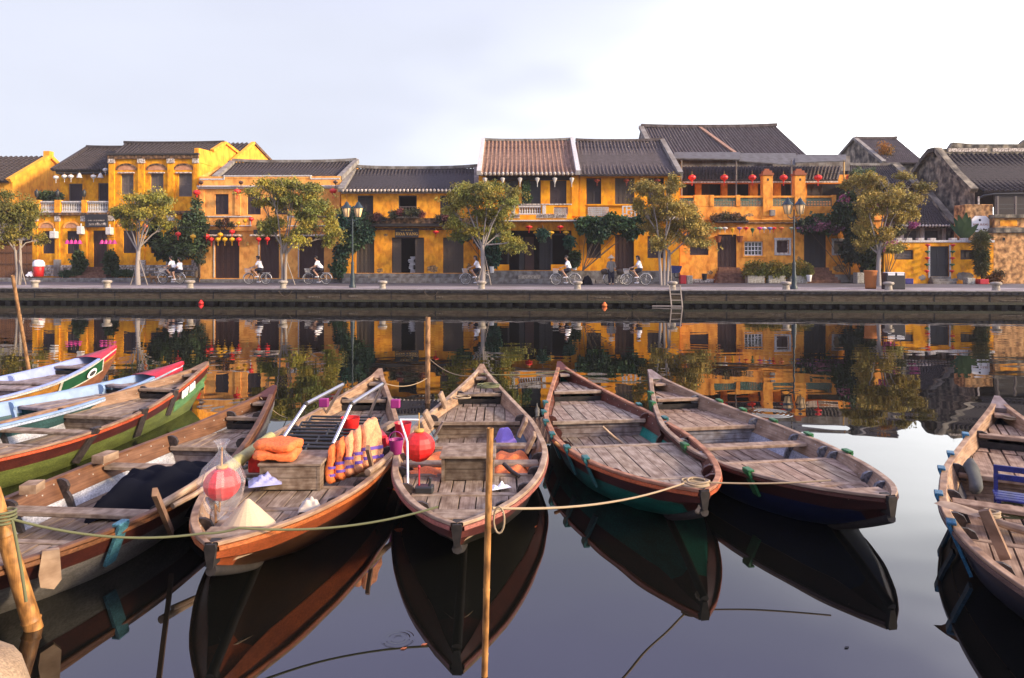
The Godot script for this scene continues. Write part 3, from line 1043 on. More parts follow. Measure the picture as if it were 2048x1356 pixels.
func villa() -> void:
	var z := -49.0; var zu := -50.5; var y0 := 1.06
	var xl := bx(66, z); var xm := bx(218.5, z); var xr := bx(397.5, z)
	var root := thing("ochre_villa", "deep yellow colonial villa with white balustrade, arched mouldings and pilasters", "house", Vector3((xl + xr) / 2, y0, z))
	var yb := by(427, xm, z)          # terrace floor
	# left wing below
	var low := px_holes([[85, 462, 109, 507], [134, 462, 158, 507], [186, 461, 214, 526]], z)
	low[2][1] = y0 + 0.75
	var b := MB.new()
	wall_with_holes(b, xl, xm, y0 - 0.3, yb, z, low)
	b.quad(Vector3(xl, y0 - 0.3, z), Vector3(xl, yb, z), Vector3(xl, yb, -60), Vector3(xl, y0 - 0.3, -60), Vector3.LEFT)
	# tall block
	var yt := by(314, xr, z)
	var up := px_holes([[242, 348, 267, 389], [301, 347, 327, 389], [357, 347, 384, 393], [246, 461, 272, 506], [301, 461, 327, 506], [357, 461, 384, 506]], z)
	wall_with_holes(b, xm, xr, y0 - 0.3, yt, z, up)
	putw(b, "wall", M.deep_ochre, root)
	# left wing upper, set back behind the terrace
	var xu := bx(119, zu)
	var ye := by(341, xu, zu)
	var hu := px_holes([[137, 367, 165, 401], [196, 366, 217, 401]], zu)
	for h in hu: h[1] = yb + 0.02
	b = MB.new()
	wall_with_holes(b, xu, xm + 0.6, yb, ye, zu, hu)
	b.quad(Vector3(xu, yb, zu), Vector3(xu, ye, zu), Vector3(xu, ye, -58), Vector3(xu, yb, -58), Vector3.LEFT)
	putw(b, "upper_wall", M.deep_ochre, root)
	for h in low.slice(0, 2): opening(root, "panel2", h, z, M.shutter_violet, null, 3)
	opening(root, "panel2", low[2], z, M.door_brown, null, 4)
	for k in 6: opening(root, "louvre" if k < 3 else "panel2", up[k], z, M.shutter_grey if k < 3 else M.shutter_violet, null, 3)
	for h in hu: opening(root, "panel2", h, zu, M.shutter_violet, M.shutter_grey, 3)
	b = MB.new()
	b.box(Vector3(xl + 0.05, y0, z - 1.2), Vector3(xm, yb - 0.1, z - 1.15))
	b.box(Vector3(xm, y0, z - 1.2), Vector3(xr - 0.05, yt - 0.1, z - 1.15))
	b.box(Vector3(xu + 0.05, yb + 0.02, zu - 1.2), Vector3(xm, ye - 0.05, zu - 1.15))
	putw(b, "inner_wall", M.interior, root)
	# sunlit right side: gable with a wing wall in front
	var zr := -53.2; var yr := by(287, xr, zr); var zb := -57.5; var yn := by(309, xr, z - 2)
	b = MB.new()
	var side_poly := PackedVector3Array([Vector3(xr, y0 - 0.3, z - 0.02), Vector3(xr, y0 - 0.3, zb), Vector3(xr, by(322, xr, zb), zb), Vector3(xr, yr, zr), Vector3(xr, by(303, xr, z - 2.1), z - 2.1), Vector3(xr, by(296, xr, z), z - 0.02)])
	b.poly(PackedVector3Array([side_poly[0], side_poly[1], side_poly[2], side_poly[4], side_poly[5]]), Vector3.RIGHT)
	b.poly(PackedVector3Array([side_poly[2], side_poly[3], side_poly[4]]), Vector3.RIGHT)
	b.quad(Vector3(xl, y0, -60), Vector3(xr, y0, -60), Vector3(xr, by(322, xr, zb), zb), Vector3(xm, by(322, xr, zb), zb), Vector3.FORWARD)
	putw(b, "gable_wall", M.gable_ochre, root)
	b = MB.new()
	b.cbox(Vector3(xr - 0.35, yt - 0.4, z - 2.1), Vector3(xr + 0.03, by(303, xr, z), z + 0.02), 0.03)
	b.cbox(Vector3(xr - 0.33, yt, z - 0.8), Vector3(xr + 0.028, by(296, xr, z), z + 0.018), 0.03)
	putw(b, "wing_wall", M.gable_ochre, root)
	verge(root, Vector3(xr, by(303, xr, z - 2.1), z - 2.1), Vector3(xr, yr, zr), M.gable_ochre, 0.3, 0.2)
	verge(root, Vector3(xr, by(322, xr, zb), zb), Vector3(xr, yr, zr), M.gable_ochre, 0.3, 0.2)
	# roofs
	var ra := pt(249, 287, zr); ra.y = yr; var rb := Vector3(xr, yr, zr)
	tiled_slope(root, M.tile_dark, Vector3(xm, yt + 0.1, z - 0.2), Vector3(xr - 0.3, yt + 0.1, z - 0.2), ra, rb, 24)
	ridge(root, ra, rb, M.tile_dark, 0.2, 0.3)
	back_slope(root, M.tile_dark, ra, rb, zb, by(322, xr, zb))
	var el := pt(104, 340, zu + 0.7); var er := Vector3(xm + 0.3, el.y, zu + 0.7)
	var rl := pt(174, 296, zu - 4.2); var rr := Vector3(xm + 1.0, rl.y, rl.z)
	tiled_slope(root, M.tile_dark, el, er, rl, rr, 22, false, 1.0, 0.22, 0.1)
	tiled_slope(root, M.tile_dark, Vector3(el.x, el.y, -62), el, Vector3(rl.x, rl.y, rl.z - 1.5), rl, 22)
	ridge(root, rl, rr, M.tile_dark, 0.2, 0.3)
	verge(root, el, rl, M.tile_dark, 0.22, 0.14)
	back_slope(root, M.tile_dark, rl, rr, -62, el.y)
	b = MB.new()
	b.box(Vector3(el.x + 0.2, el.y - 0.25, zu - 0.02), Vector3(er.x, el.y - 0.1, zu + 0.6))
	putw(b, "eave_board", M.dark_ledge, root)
	# parapet band, capitals, pilasters, cornices
	trim(root, "parapet_band", 217, 310, 398, 318, z, 0.16, M.stained_ledge)
	trim(root, "parapet_cap", 216, 307, 399, 310.5, z, 0.24, M.dark_ledge)
	for u in [[218.5, 230.0], [277.0, 290.0], [336.0, 349.0], [387.0, 397.0]]:
		trim(root, "pilaster", u[0], 327, u[1], 423, z, 0.1, M.deep_ochre)
		trim(root, "capital", u[0] - 1, 316, u[1] + 1, 327, z, 0.15, M.dirty_lime)
		trim(root, "pilaster", u[0], 441, u[1], 553, z, 0.1, M.deep_ochre)
		trim(root, "capital", u[0] - 1, 431, u[1] + 1, 442, z, 0.15, M.dirty_lime)
		trim(root, "pilaster_base", u[0] - 2, 520, u[1] + 2, 553, z, 0.17, M.dirty_lime)
	for u in [253.6, 314.0, 368.0]:
		arch(root, u, 340, 21, 13, z, M.stained_ledge, M.pink_lime)
		arch(root, u, 453, 19, 13, z, M.pale_ochre, M.pink_lime)
		trim(root, "window_cornice", u - 16, 344.5, u + 16, 347, z, 0.14, M.dirty_lime)
	for u in [93.9, 143.5]:
		arch(root, u, 456, 17, 13, z, M.pale_ochre, M.pink_lime)
	trim(root, "string_course", 217, 422, 399, 429, z, 0.2, M.stained_ledge)
	trim(root, "string_course", 64, 425.5, 219, 431, z, 0.22, M.stained_ledge)
	for u in [[66.5, 76.5], [112.0, 120.5], [164.0, 175.0]]:
		trim(root, "pilaster", u[0], 442, u[1], 553, z, 0.1, M.deep_ochre)
		trim(root, "capital", u[0] - 1, 431.5, u[1] + 1, 443, z, 0.14, M.dirty_lime)
		trim(root, "pilaster_base", u[0] - 2, 519, u[1] + 2, 553, z, 0.17, M.grey_plaster)
	# plinth of separate stones
	for run in [[78.0, 110.0], [122.0, 163.0], [233.0, 276.0], [292.0, 335.0], [351.0, 386.0]]:
		for row in 4:
			var u: float = run[0] - row * 2.0
			while u < run[1] - 1.0:
				var wdt := rnd(6, 12)
				var ue: float = minf(u + wdt, run[1])
				var us: float = maxf(u, run[0])
				if ue - us > 1.5:
					trim(root, "stone", us + 0.25, 530 + row * 5.6, ue - 0.25, 535.2 + row * 5.6, z, 0.05 + rnd(0, 0.04), M.dirty_lime if rnd(0, 1) < 0.7 else M.grey_plaster)
				u += wdt
	# terrace
	b = MB.new()
	b.box(Vector3(xl - 0.05, yb - 0.12, zu - 0.1), Vector3(xm, yb, z + 0.1))
	putw(b, "terrace_floor", M.stained_ledge, root)
	for u in [[68.0, 79.0], [109.5, 121.0], [163.5, 173.0]]:
		trim(root, "pedestal", u[0], 400, u[1], 426, z, 0.06, M.old_ochre, 0.3)
		gate_lamp(root, pt((u[0] + u[1]) / 2, 400, z - 0.12), 0.42)
	for u in [[80.0, 109.0, 9], [121.5, 163.0, 12], [173.5, 218.0, 13]]:
		balustrade(root, px_hole(u[0], 402, u[1], 425.5, z), z - 0.12, u[2], M.lime)
	# door step flight, name board
	steps(root, 178, 218, z, y0, y0 + 0.75, 4, M.brick_step, 0.32, 0.18)
	var h := px_hole(175, 429, 220, 455, z)
	b = MB.new()
	b.cbox(Vector3(h[0], h[1], z + 0.23), Vector3(h[2], h[3], z + 0.29), 0.015)
	var board := putw(b, "name_board", M.door_black, root)
	var bm := pt(197.5, 446, z)
	sign_text(board, "CAFE - RESTAURANT", Vector3(bm.x, by(441.5, bm.x, z), z + 0.292), 0.085, M.dirty_lime)
	sign_text(board, "SEN ĐỎA HỘI", Vector3(bm.x + 0.1, by(449, bm.x, z), z + 0.292), 0.14, M.dirty_lime)
	for o in board.get_children():
		o.position -= root.position
	for u in [[108.0, 463.0, 120.0, 477.0], [162.0, 453.0, 172.5, 469.0], [219.0, 455.0, 230.0, 470.0]]:
		h = px_hole(u[0], u[1], u[2], u[3], z)
		b = MB.new()
		b.cbox(Vector3(h[0], h[1], z + 0.12), Vector3(h[2], h[3], z + 0.5), 0.03)
		b.box(Vector3((h[0] + h[2]) / 2 - 0.03, h[3], z + 0.25), Vector3((h[0] + h[2]) / 2 + 0.03, h[3] + 0.2, z + 0.31))
		putw(b, "box_lamp", M.lantern_white, root)
	# second gable behind
	var z2 := -58.0
	var x2 := bx(507, z2)
	var y2 := by(287, x2, z2); var e2 := by(326, x2, -54.0)
	var back := thing("rear_gabled_house", "yellow gabled house with dark roof rising behind the tall villa block", "house", Vector3(x2 - 4, 0.8, z2))
	b = MB.new()
	sides(b, x2 - 9, x2, 0.8, e2, -54.0, z2, y2, -62.0, by(324, x2, -62.0))
	b.quad(Vector3(x2 - 9, 0.8, -54), Vector3(x2, 0.8, -54), Vector3(x2, e2, -54), Vector3(x2 - 9, e2, -54), Vector3.BACK)
	putw(b, "wall", M.gable_ochre, back)
	tiled_slope(back, M.tile_dark, Vector3(x2 - 9, e2, -53.7), Vector3(x2, e2, -53.7), Vector3(x2 - 9, y2, z2), Vector3(x2, y2, z2), 24)
	back_slope(back, M.tile_dark, Vector3(x2 - 9, y2, z2), Vector3(x2, y2, z2), -62.0, by(324, x2, -62.0))
	verge(back, Vector3(x2, e2, -53.7), Vector3(x2, y2, z2), M.gable_ochre, 0.3, 0.2)
	verge(back, Vector3(x2, by(324, x2, -62), -62.0), Vector3(x2, y2, z2), M.stained_ledge, 0.3, 0.2)

func parapet_house() -> void:
	var z := -47.5; var y0 := 1.0
	var holes := px_holes([[430, 388, 457, 429], [494.5, 387, 521.5, 429], [548, 387, 575, 429], [607, 387, 633, 429], [429.5, 473, 478.5, 555], [519.5, 473, 558, 555], [598.5, 473, 648, 555]], z)
	for k in range(4, 7): holes[k][1] = y0 + 0.06
	var xl := bx(399, z); var xr := bx(681, z)
	var yt := by(353, xl, z)
	var zr := -52.0; var yr := by(324, xr, zr)
	var root := house("parapet_house", "pale orange two-storey house with stepped white parapet and three dark red doors", "house", 399, 681, z, y0, yt, M.pale_ochre, holes, zr, yr, -56.0)
	for k in 4: opening(root, "panel2", holes[k], z, M.shutter_violet, null, 3)
	for k in range(4, 7): opening(root, "panel4", holes[k], z, M.door_brown, null, 5)
	# stepped parapet with white coping
	trim(root, "parapet", 399, 357, 449, 360, z, 0.03, M.lime, 0.25)
	trim(root, "parapet_block", 449, 353, 621, 357, z, 0.02, M.pale_ochre, 0.2)
	trim(root, "parapet", 449, 350.5, 621, 353.2, z, 0.05, M.lime, 0.25)
	trim(root, "parapet", 621, 356, 680, 359, z, 0.03, M.lime, 0.25)
	trim(root, "coping_step", 447.5, 350.5, 449.5, 358, z, 0.06, M.lime, 0.22)
	trim(root, "coping_step", 620.5, 350.5, 622.5, 358, z, 0.06, M.lime, 0.22)
	trim(root, "cornice", 397, 371.5, 682, 374.5, z, 0.28, M.lime)
	trim(root, "cornice", 397.5, 374.5, 681.5, 377.5, z, 0.16, M.lime)
	for u in [[399.5, 409.0], [470.0, 482.0], [583.0, 595.0], [669.0, 681.0]]:
		trim(root, "pilaster", u[0], 378, u[1], 431, z, 0.07, M.pale_ochre)
	for u in [[409.0, 503.0], [575.0, 672.0]]:
		trim(root, "frame_band", u[0], 432, u[1], 434.5, z, 0.06, M.lime)
		trim(root, "frame_band", u[0], 450.5, u[1], 453, z, 0.1, M.lime)
		trim(root, "frame_band", u[0], 434.5, u[0] + 2.5, 450.5, z, 0.05, M.lime)
		trim(root, "frame_band", u[1] - 2.5, 434.5, u[1], 450.5, z, 0.05, M.lime)
	trim(root, "string_course", 397.5, 455, 682, 462, z, 0.18, M.pale_ochre)
	for u in [[417.0, 485.0], [506.0, 562.0], [590.0, 655.0]]:
		trim(root, "door_hood", u[0], 469.5, u[1], 473, z, 0.6, M.dirty_lime)
	for u in [[425.0, 472.0], [512.0, 556.0]]:
		trim(root, "planter_box", u[0], 460, u[1], 469, z, 0.45, M.door_black, -0.05)
	for u in [428.2, 518.4, 597.4]:
		trim(root, "jamb_trim", u - 1.3, 473, u + 0.8, 555, z, 0.04, M.lime)
	var el := Vector3(bx(430, z - 0.4), by(356, xl, z - 0.4), z - 0.4); var er := Vector3(xr - 0.1, el.y, z - 0.4)
	var rl := pt(466, 325, zr); var rr := Vector3(xr, yr, zr); rl.y = yr
	tiled_slope(root, M.tile_dark, el, er, rl, rr, 36, false, 1.0, 0.24, 0.15)
	ridge(root, rl, rr, M.grey_plaster, 0.2, 0.35, 0.12)
	verge(root, el, rl, M.grey_plaster, 0.4, 0.22)
	verge(root, er + Vector3(0, -0.15, 0.3), rr, M.grey_plaster, 0.35, 0.32)
	back_slope(root, M.tile_dark, rl, rr, -56.0, yt)
	trim(root, "wall_lamp", 494.5, 484, 498, 491, z, 0.14, M.gold)

func sign_house() -> void:
	var z := -46.5; var y0 := by(547, 0.0, z)
	var holes := px_holes([[715, 391, 746.5, 431], [797, 391, 833.5, 424], [880, 391, 911, 431], [712, 475, 748.5, 547], [783.5, 475, 848, 547], [886, 475, 927, 547]], z)
	for k in range(3, 6): holes[k][1] = y0 + 0.03
	var zr := -51.6
	var xl := bx(682, z); var xr := bx(956, z)
	var ye := by(383.5, (xl + xr) / 2, z)
	var rl := pt(708, 338, zr); var rr := pt(955, 336, zr); rr.y = rl.y
	var root := house("sign_house", "weathered ochre shophouse with black sign over its open middle door", "house", 682, 956, z, y0, ye, M.old_ochre, holes, zr, rl.y, -56.0)
	opening(root, "louvre", holes[0], z, M.shutter_dark)
	opening(root, "louvre", holes[2], z, M.shutter_dark)
	opening(root, "panel4", holes[3], z, M.door_grey, null, 4)
	opening(root, "open", holes[4], z, M.door_grey, M.door_black, 4)
	opening(root, "panel4", holes[5], z, M.door_grey, null, 4)
	# open window with a little rail
	var h: Array = holes[1]
	var b := MB.new()
	for s in [h[0], h[2] - 0.07]:
		b.box(Vector3(s, h[1], z - 0.14), Vector3(s + 0.07, h[3], z - 0.06))
	b.box(Vector3(h[0] + 0.07, h[3] - 0.08, z - 0.14), Vector3(h[2] - 0.07, h[3], z - 0.06))
	putw(b, "window", M.shutter_dark, root)
	b = MB.new()
	var ym: float = h[1] + 0.33
	b.box(Vector3(h[0], ym, z - 0.05), Vector3(h[2], ym + 0.04, z - 0.01))
	for k in 6:
		var x := lerpf(h[0] + 0.1, h[2] - 0.1, k / 5.0)
		b.box(Vector3(x - 0.015, h[1], z - 0.045), Vector3(x + 0.015, ym, z - 0.015))
	putw(b, "window_rail", M.shutter_grey, root)
	var el := pt(681.5, 382, z + 0.55); var er := pt(957, 382, z + 0.55); er.y = el.y
	tiled_slope(root, M.tile_dark, el, er, rl, rr, 36, true, 1.0, 0.26, 0.22)
	ridge(root, rl, rr, M.grey_plaster, 0.22, 0.35, 0.14)
	verge(root, el, rl, M.grey_plaster, 0.4, 0.25)
	verge(root, er + Vector3(-0.1, 0, 0), rr + Vector3(-0.1, 0, 0), M.grey_plaster, 0.35, 0.25)
	back_slope(root, M.tile_dark, rl, rr, -56.0, ye)
	trim(root, "eave_band", 683, 383.8, 955, 387, z, 0.1, M.lime)
	# stained planter ledge with its dark underside
	trim(root, "ledge", 686, 437, 953, 448, z, 0.5, M.stained_ledge)
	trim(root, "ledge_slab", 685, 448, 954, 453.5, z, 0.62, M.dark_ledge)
	trim(root, "string_course", 685, 456, 954, 460, z, 0.12, M.stained_ledge)
	for u in [[683.0, 694.0], [942.0, 955.0]]:
		trim(root, "pilaster", u[0], 388, u[1], 437, z, 0.08, M.old_ochre)
	trim(root, "flower_box", 783, 431, 843, 437, z, 0.62, M.dirty_lime, -0.1)
	# board with gilt lettering
	var s := px_hole(791, 457, 838, 475, z)
	b = MB.new()
	b.cbox(Vector3(s[0], s[1], z + 0.13), Vector3(s[2], s[3], z + 0.19), 0.015)
	var board := putw(b, "name_board", M.door_black, root)
	var bm := pt(814.5, 468, z)
	sign_text(board, "HOA VANG", Vector3(bm.x, bm.y, z + 0.192) - root.position, 0.2, M.gold)
	sign_text(board, "NHÀ CỔ PHỐ HỘI", Vector3(bm.x, by(461, bm.x, z), z + 0.192) - root.position, 0.07, M.gold)
	for w in [[866, 538, 13, 8], [760, 541, 8, 5], [938, 535, 6, 10], [772, 470, 5, 3]]:
		bare_patch(root, w[0], w[1], w[2], w[3], z, M.flaked)
	# stack of papers inside the door
	b = MB.new()
	for k in 13:
		var y := y0 + 0.05 + k * 0.085
		var x := pt(821, 500, z).x + rnd(-0.1, 0.1)
		b.cbox(Vector3(x - rnd(0.1, 0.24), y, z - 0.9), Vector3(x + rnd(0.1, 0.24), y + 0.05, z - 0.55), 0.005)
	lone_paper(b, pt(821, 545, z))
	# plinth in two steps
	b = MB.new()
	b.cbox(Vector3(bx(684, -45.9), 0.78, z - 0.1), Vector3(bx(957, -45.9), y0 + 0.0, z + 0.75), 0.02)
	putw(b, "plinth", M.stone, root)
	b = MB.new()
	b.cbox(Vector3(bx(684, -45.2), 0.78, z + 0.75), Vector3(bx(957, -45.2), 1.12, z + 1.25), 0.02)
	putw(b, "step", M.stone, root)
	for u in [[703.0, 735.0], [776.0, 856.0]]:
		b = MB.new()
		b.cbox(Vector3(bx(u[0], -45.2), 1.122, z + 0.751), Vector3(bx(u[1], -45.2), 1.28, z + 1.05), 0.02)
		putw(b, "step", M.stone, root)

func lone_paper(b: MB, at: Vector3) -> void:
	lone(b, "paper_stack", M.white_paint, "leaning stack of white papers inside the open shop door", "papers", at)

func tan_roof_house() -> void:
	var z := -46.0; var y0 := by(541.5, 0.0, z)
	var ye := by(351, 0.0, z)
	var holes := px_holes([[1010, 361, 1037, 409], [1043, 361, 1081.5, 409], [1100, 361, 1133, 409], [965, 461, 1143, 541.5]], z)
	holes[3][1] = y0 + 0.02
	var zr := -50.8
	var rl := pt(966, 282, zr); var rr := pt(1143, 282, zr); rr.y = rl.y
	var root := house("tan_roofed_house", "ochre house under a light tan tiled roof with white edges and open ground floor", "house", 957.5, 1157, z, y0, ye, M.ochre, holes, zr, rl.y, -56.0)
	for k in 3: opening(root, "panel2", holes[k], z, M.shutter_violet if k == 2 else M.door_black, M.door_black, 3)
	var el := pt(958.5, 348.5, z + 0.85); var er := pt(1157, 348.5, z + 0.85); er.y = el.y
	tiled_slope(root, M.tile_tan, el, er, rl, rr, 23, true, 1.0, 0.16, 0.18)
	ridge(root, rl, rr, M.grey_plaster, 0.16, 0.3, 0.08)
	verge(root, el + Vector3(-0.02, 0.02, 0.1), rl + Vector3(0, 0.05, 0), M.lime, 0.28, 0.3)
	verge(root, er + Vector3(-0.02, 0.02, 0.1), rr + Vector3(0.05, 0.05, 0), M.lime, 0.28, 0.3)
	back_slope(root, M.tile_tan, rl, rr, -56.0, ye)
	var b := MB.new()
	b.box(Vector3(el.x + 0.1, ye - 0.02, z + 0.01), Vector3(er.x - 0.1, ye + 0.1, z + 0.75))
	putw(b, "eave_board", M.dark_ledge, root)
	trim(root, "dark_frieze", 972, 352, 1142, 361, z, 0.03, M.shutter_dark)
	trim(root, "pilaster", 1143, 353, 1157, 433, z, 0.12, M.ochre)
	trim(root, "pilaster", 958, 353, 967, 433, z, 0.12, M.ochre)
	trim(root, "pilaster", 1143.5, 446, 1157, 541, z, 0.1, M.ochre)
	# balcony front
	trim(root, "sill_band", 1005, 408.5, 1143, 411, z, 0.42, M.dirty_lime)
	trim(root, "balcony_slab", 965, 438, 1158, 441.5, z, 0.9, M.ochre)
	trim(root, "slab_edge", 966, 441.5, 1158, 444, z, 0.94, M.lime)
	trim(root, "balcony_wall", 968, 430.5, 1143, 438, z, 0.4, M.ochre, -0.1)
	trim(root, "balcony_wall", 1082, 411, 1107, 430.5, z, 0.38, M.ochre, -0.12)
	trim(root, "balcony_wall", 968, 411, 1037, 430.5, z, 0.38, M.ochre, -0.12)
	trim(root, "balcony_wall", 1135, 411, 1143, 430.5, z, 0.38, M.ochre, -0.12)
	balustrade(root, px_hole(1037, 412, 1082, 430.5, z), z + 0.28, 9, M.lime)
	lattice(root, px_hole(1107, 415.5, 1135, 430.5, z), z + 0.28, 6, 3, M.lime)
	trim(root, "lattice_backing", 1107, 411, 1135, 415.5, z, 0.37, M.ochre, -0.13)
	for u in [1027.0, 1088.0]:
		trim(root, "white_post", u - 3.5, 412, u + 3.5, 430, z, 0.44, M.lime, -0.36)
	for u in [[1020.0, 1040.0], [1072.0, 1132.0]]:
		var q := px_hole(u[0], 429.5, u[1], 440, z)
		b = MB.new()
		b.box(Vector3(q[0], q[1], z + 0.62), Vector3(q[2], q[1] + 0.04, z + 0.9))
		b.box(Vector3(q[0], q[3] - 0.04, z + 0.86), Vector3(q[2], q[3], z + 0.9))
		var n := int((q[2] - q[0]) / 0.08)
		for k in n + 1:
			var x := lerpf(q[0], q[2] - 0.03, float(k) / n)
			b.box(Vector3(x, q[1] + 0.04, z + 0.865), Vector3(x + 0.03, q[3] - 0.04, z + 0.895))
		b.box(Vector3(q[0] + 0.03, q[1] + 0.04, z + 0.65), Vector3(q[2] - 0.03, q[3] - 0.05, z + 0.84))
		putw(b, "window_box", M.dirty_lime, root)
	# inside the open ground floor: folded leaves, low walls
	trim(root, "lintel", 965, 446, 1143.5, 461, z, 0.02, M.old_ochre)
	for u in [[1038.0, 1048.0], [1050.0, 1068.0], [1079.0, 1090.0], [1091.0, 1102.0]]:
		var q := px_hole(u[0], 473, u[1], 540, z)
		b = MB.new()
		leaf_panel(b, q[0], q[2], y0 + 0.03, q[3], z - 0.55, 4)
		putw(b, "door_leaf", M.door_black if u[0] != 1050.0 else M.door_brown, root)
	for u in [[983.0, 1018.0], [1102.0, 1143.0]]:
		trim(root, "low_wall", u[0], 529, u[1], 540.5, z, -0.02, M.ochre, 0.2)
		var q := px_hole(u[0], 470, u[1], 529, z)
		b = MB.new()
		b.box(Vector3(q[0], q[1], z - 0.2), Vector3(q[0] + 0.1, q[3], z - 0.1))
		b.box(Vector3(q[2] - 0.1, q[1], z - 0.2), Vector3(q[2], q[3], z - 0.1))
		b.box(Vector3(q[0], q[3], z - 0.2), Vector3(q[2], q[3] + 0.1, z - 0.1))
		putw(b, "opening_frame", M.door_black, root)
	b = MB.new()
	b.cbox(Vector3(bx(958, -45.0), 0.78, z - 0.1), Vector3(bx(1157, -45.0), y0, z + 0.9), 0.02)
	putw(b, "plinth", M.stone, root)
	b = MB.new()
	b.cbox(Vector3(bx(959, -44.6), 0.78, z + 0.9), Vector3(bx(1190, -44.6), 1.08, z + 1.35), 0.02)
	putw(b, "step", M.stone, root)
	b = MB.new()
	b.cbox(Vector3(bx(1036, -44.6), 1.082, z + 0.901), Vector3(bx(1081, -44.6), 1.34, z + 1.2), 0.02)
	putw(b, "step", M.pale_stone, root)

func dark_roof_house() -> void:
	var z := -46.2; var y0 := by(541.5, 0.0, z)
	var ye := by(352, 4.0, z)
	var holes := px_holes([[1173, 356, 1202.5, 409], [1230, 356, 1269, 409], [1295, 356, 1328, 409], [1173.5, 472, 1202, 516], [1230, 469, 1268, 541], [1295, 472, 1326, 516]], z)
	holes[4][1] = y0 + 0.02
	var zr := -51.4
	var rl := pt(1151, 283, zr); var rr := pt(1324, 281, zr); rr.y = rl.y
	var root := house("dark_roofed_house", "ochre house under a wide dark tiled roof with creepers across its front", "house", 1157.5, 1359, z, y0, ye, M.ochre, holes, zr, rl.y, -57.0)
	opening(root, "louvre", holes[0], z, M.shutter_dark)
	opening(root, "panel4", holes[1], z, M.door_grey, null, 3)
	opening(root, "louvre", holes[2], z, M.shutter_dark)
	opening(root, "panel2", holes[3], z, M.shutter_violet, null, 3)
	opening(root, "panel4", holes[4], z, M.door_brown, null, 5)
	opening(root, "panel2", holes[5], z, M.shutter_violet, null, 3)
	var el := pt(1158.5, 350, z + 0.8); var er := pt(1361, 349, z + 0.8); er.y = el.y
	tiled_slope(root, M.tile_grey, el, er, rl, rr, 26, false, 1.0, 0.2, 0.2)
	ridge(root, rl, rr, M.tile_grey, 0.18, 0.3, 0.08)
	verge(root, er, rr, M.grey_plaster, 0.34, 0.26)
	back_slope(root, M.tile_grey, rl, rr, -57.0, ye)
	trim(root, "pilaster", 1158, 353, 1171, 433, z, 0.12, M.ochre)
	trim(root, "pilaster", 1341, 353, 1358.5, 433, z, 0.12, M.ochre)
	trim(root, "pilaster", 1158, 446, 1171, 541, z, 0.1, M.ochre)
	trim(root, "sill_band", 1172, 408.5, 1341, 411.5, z, 0.16, M.ochre)
	trim(root, "balcony_slab", 1158, 434, 1359, 442, z, 0.5, M.dirty_lime)
	lattice(root, px_hole(1176, 415, 1216, 431, z), z + 0.12, 9, 4, M.lime)
	# white fretwork of straight bars
	var q := px_hole(1242, 413, 1279, 437, z)
	var b := MB.new()
	var zz := z + 0.55
	var gx := func(f: float) -> float: return lerpf(q[0], q[2], f)
	var gy := func(f: float) -> float: return lerpf(q[1], q[3], f)
	var bars := [[0.0, 0.9, 1.0, 1.0], [0.0, 0.0, 1.0, 0.1], [0.0, 0.1, 0.08, 0.9], [0.92, 0.1, 1.0, 0.9], [0.2, 0.3, 0.28, 0.9], [0.28, 0.62, 0.72, 0.72], [0.66, 0.1, 0.74, 0.62], [0.45, 0.72, 0.52, 0.9], [0.08, 0.3, 0.2, 0.38], [0.74, 0.4, 0.92, 0.48], [0.28, 0.2, 0.5, 0.28]]
	for w in bars:
		b.box(Vector3(gx.call(w[0]), gy.call(w[1]), zz - 0.04), Vector3(gx.call(w[2]), gy.call(w[3]), zz + 0.04))
	b.obox(Transform3D(Basis(Vector3.BACK, PI / 4), Vector3(gx.call(0.48), gy.call(0.42), zz)), Vector3(0.16, 0.16, 0.07))
	putw(b, "fretwork_panel", M.lime, root)
	b = MB.new()
	b.cbox(Vector3(bx(1158, -45.3), 0.78, z - 0.1), Vector3(bx(1359, -45.3), y0, z + 0.6), 0.02)
	putw(b, "plinth", M.stone, root)
	b = MB.new()
	b.cbox(Vector3(bx(1192, -45.0), 0.78, z + 0.6), Vector3(bx(1359, -45.0), 1.0, z + 1.0), 0.02)
	putw(b, "step", M.stone, root)

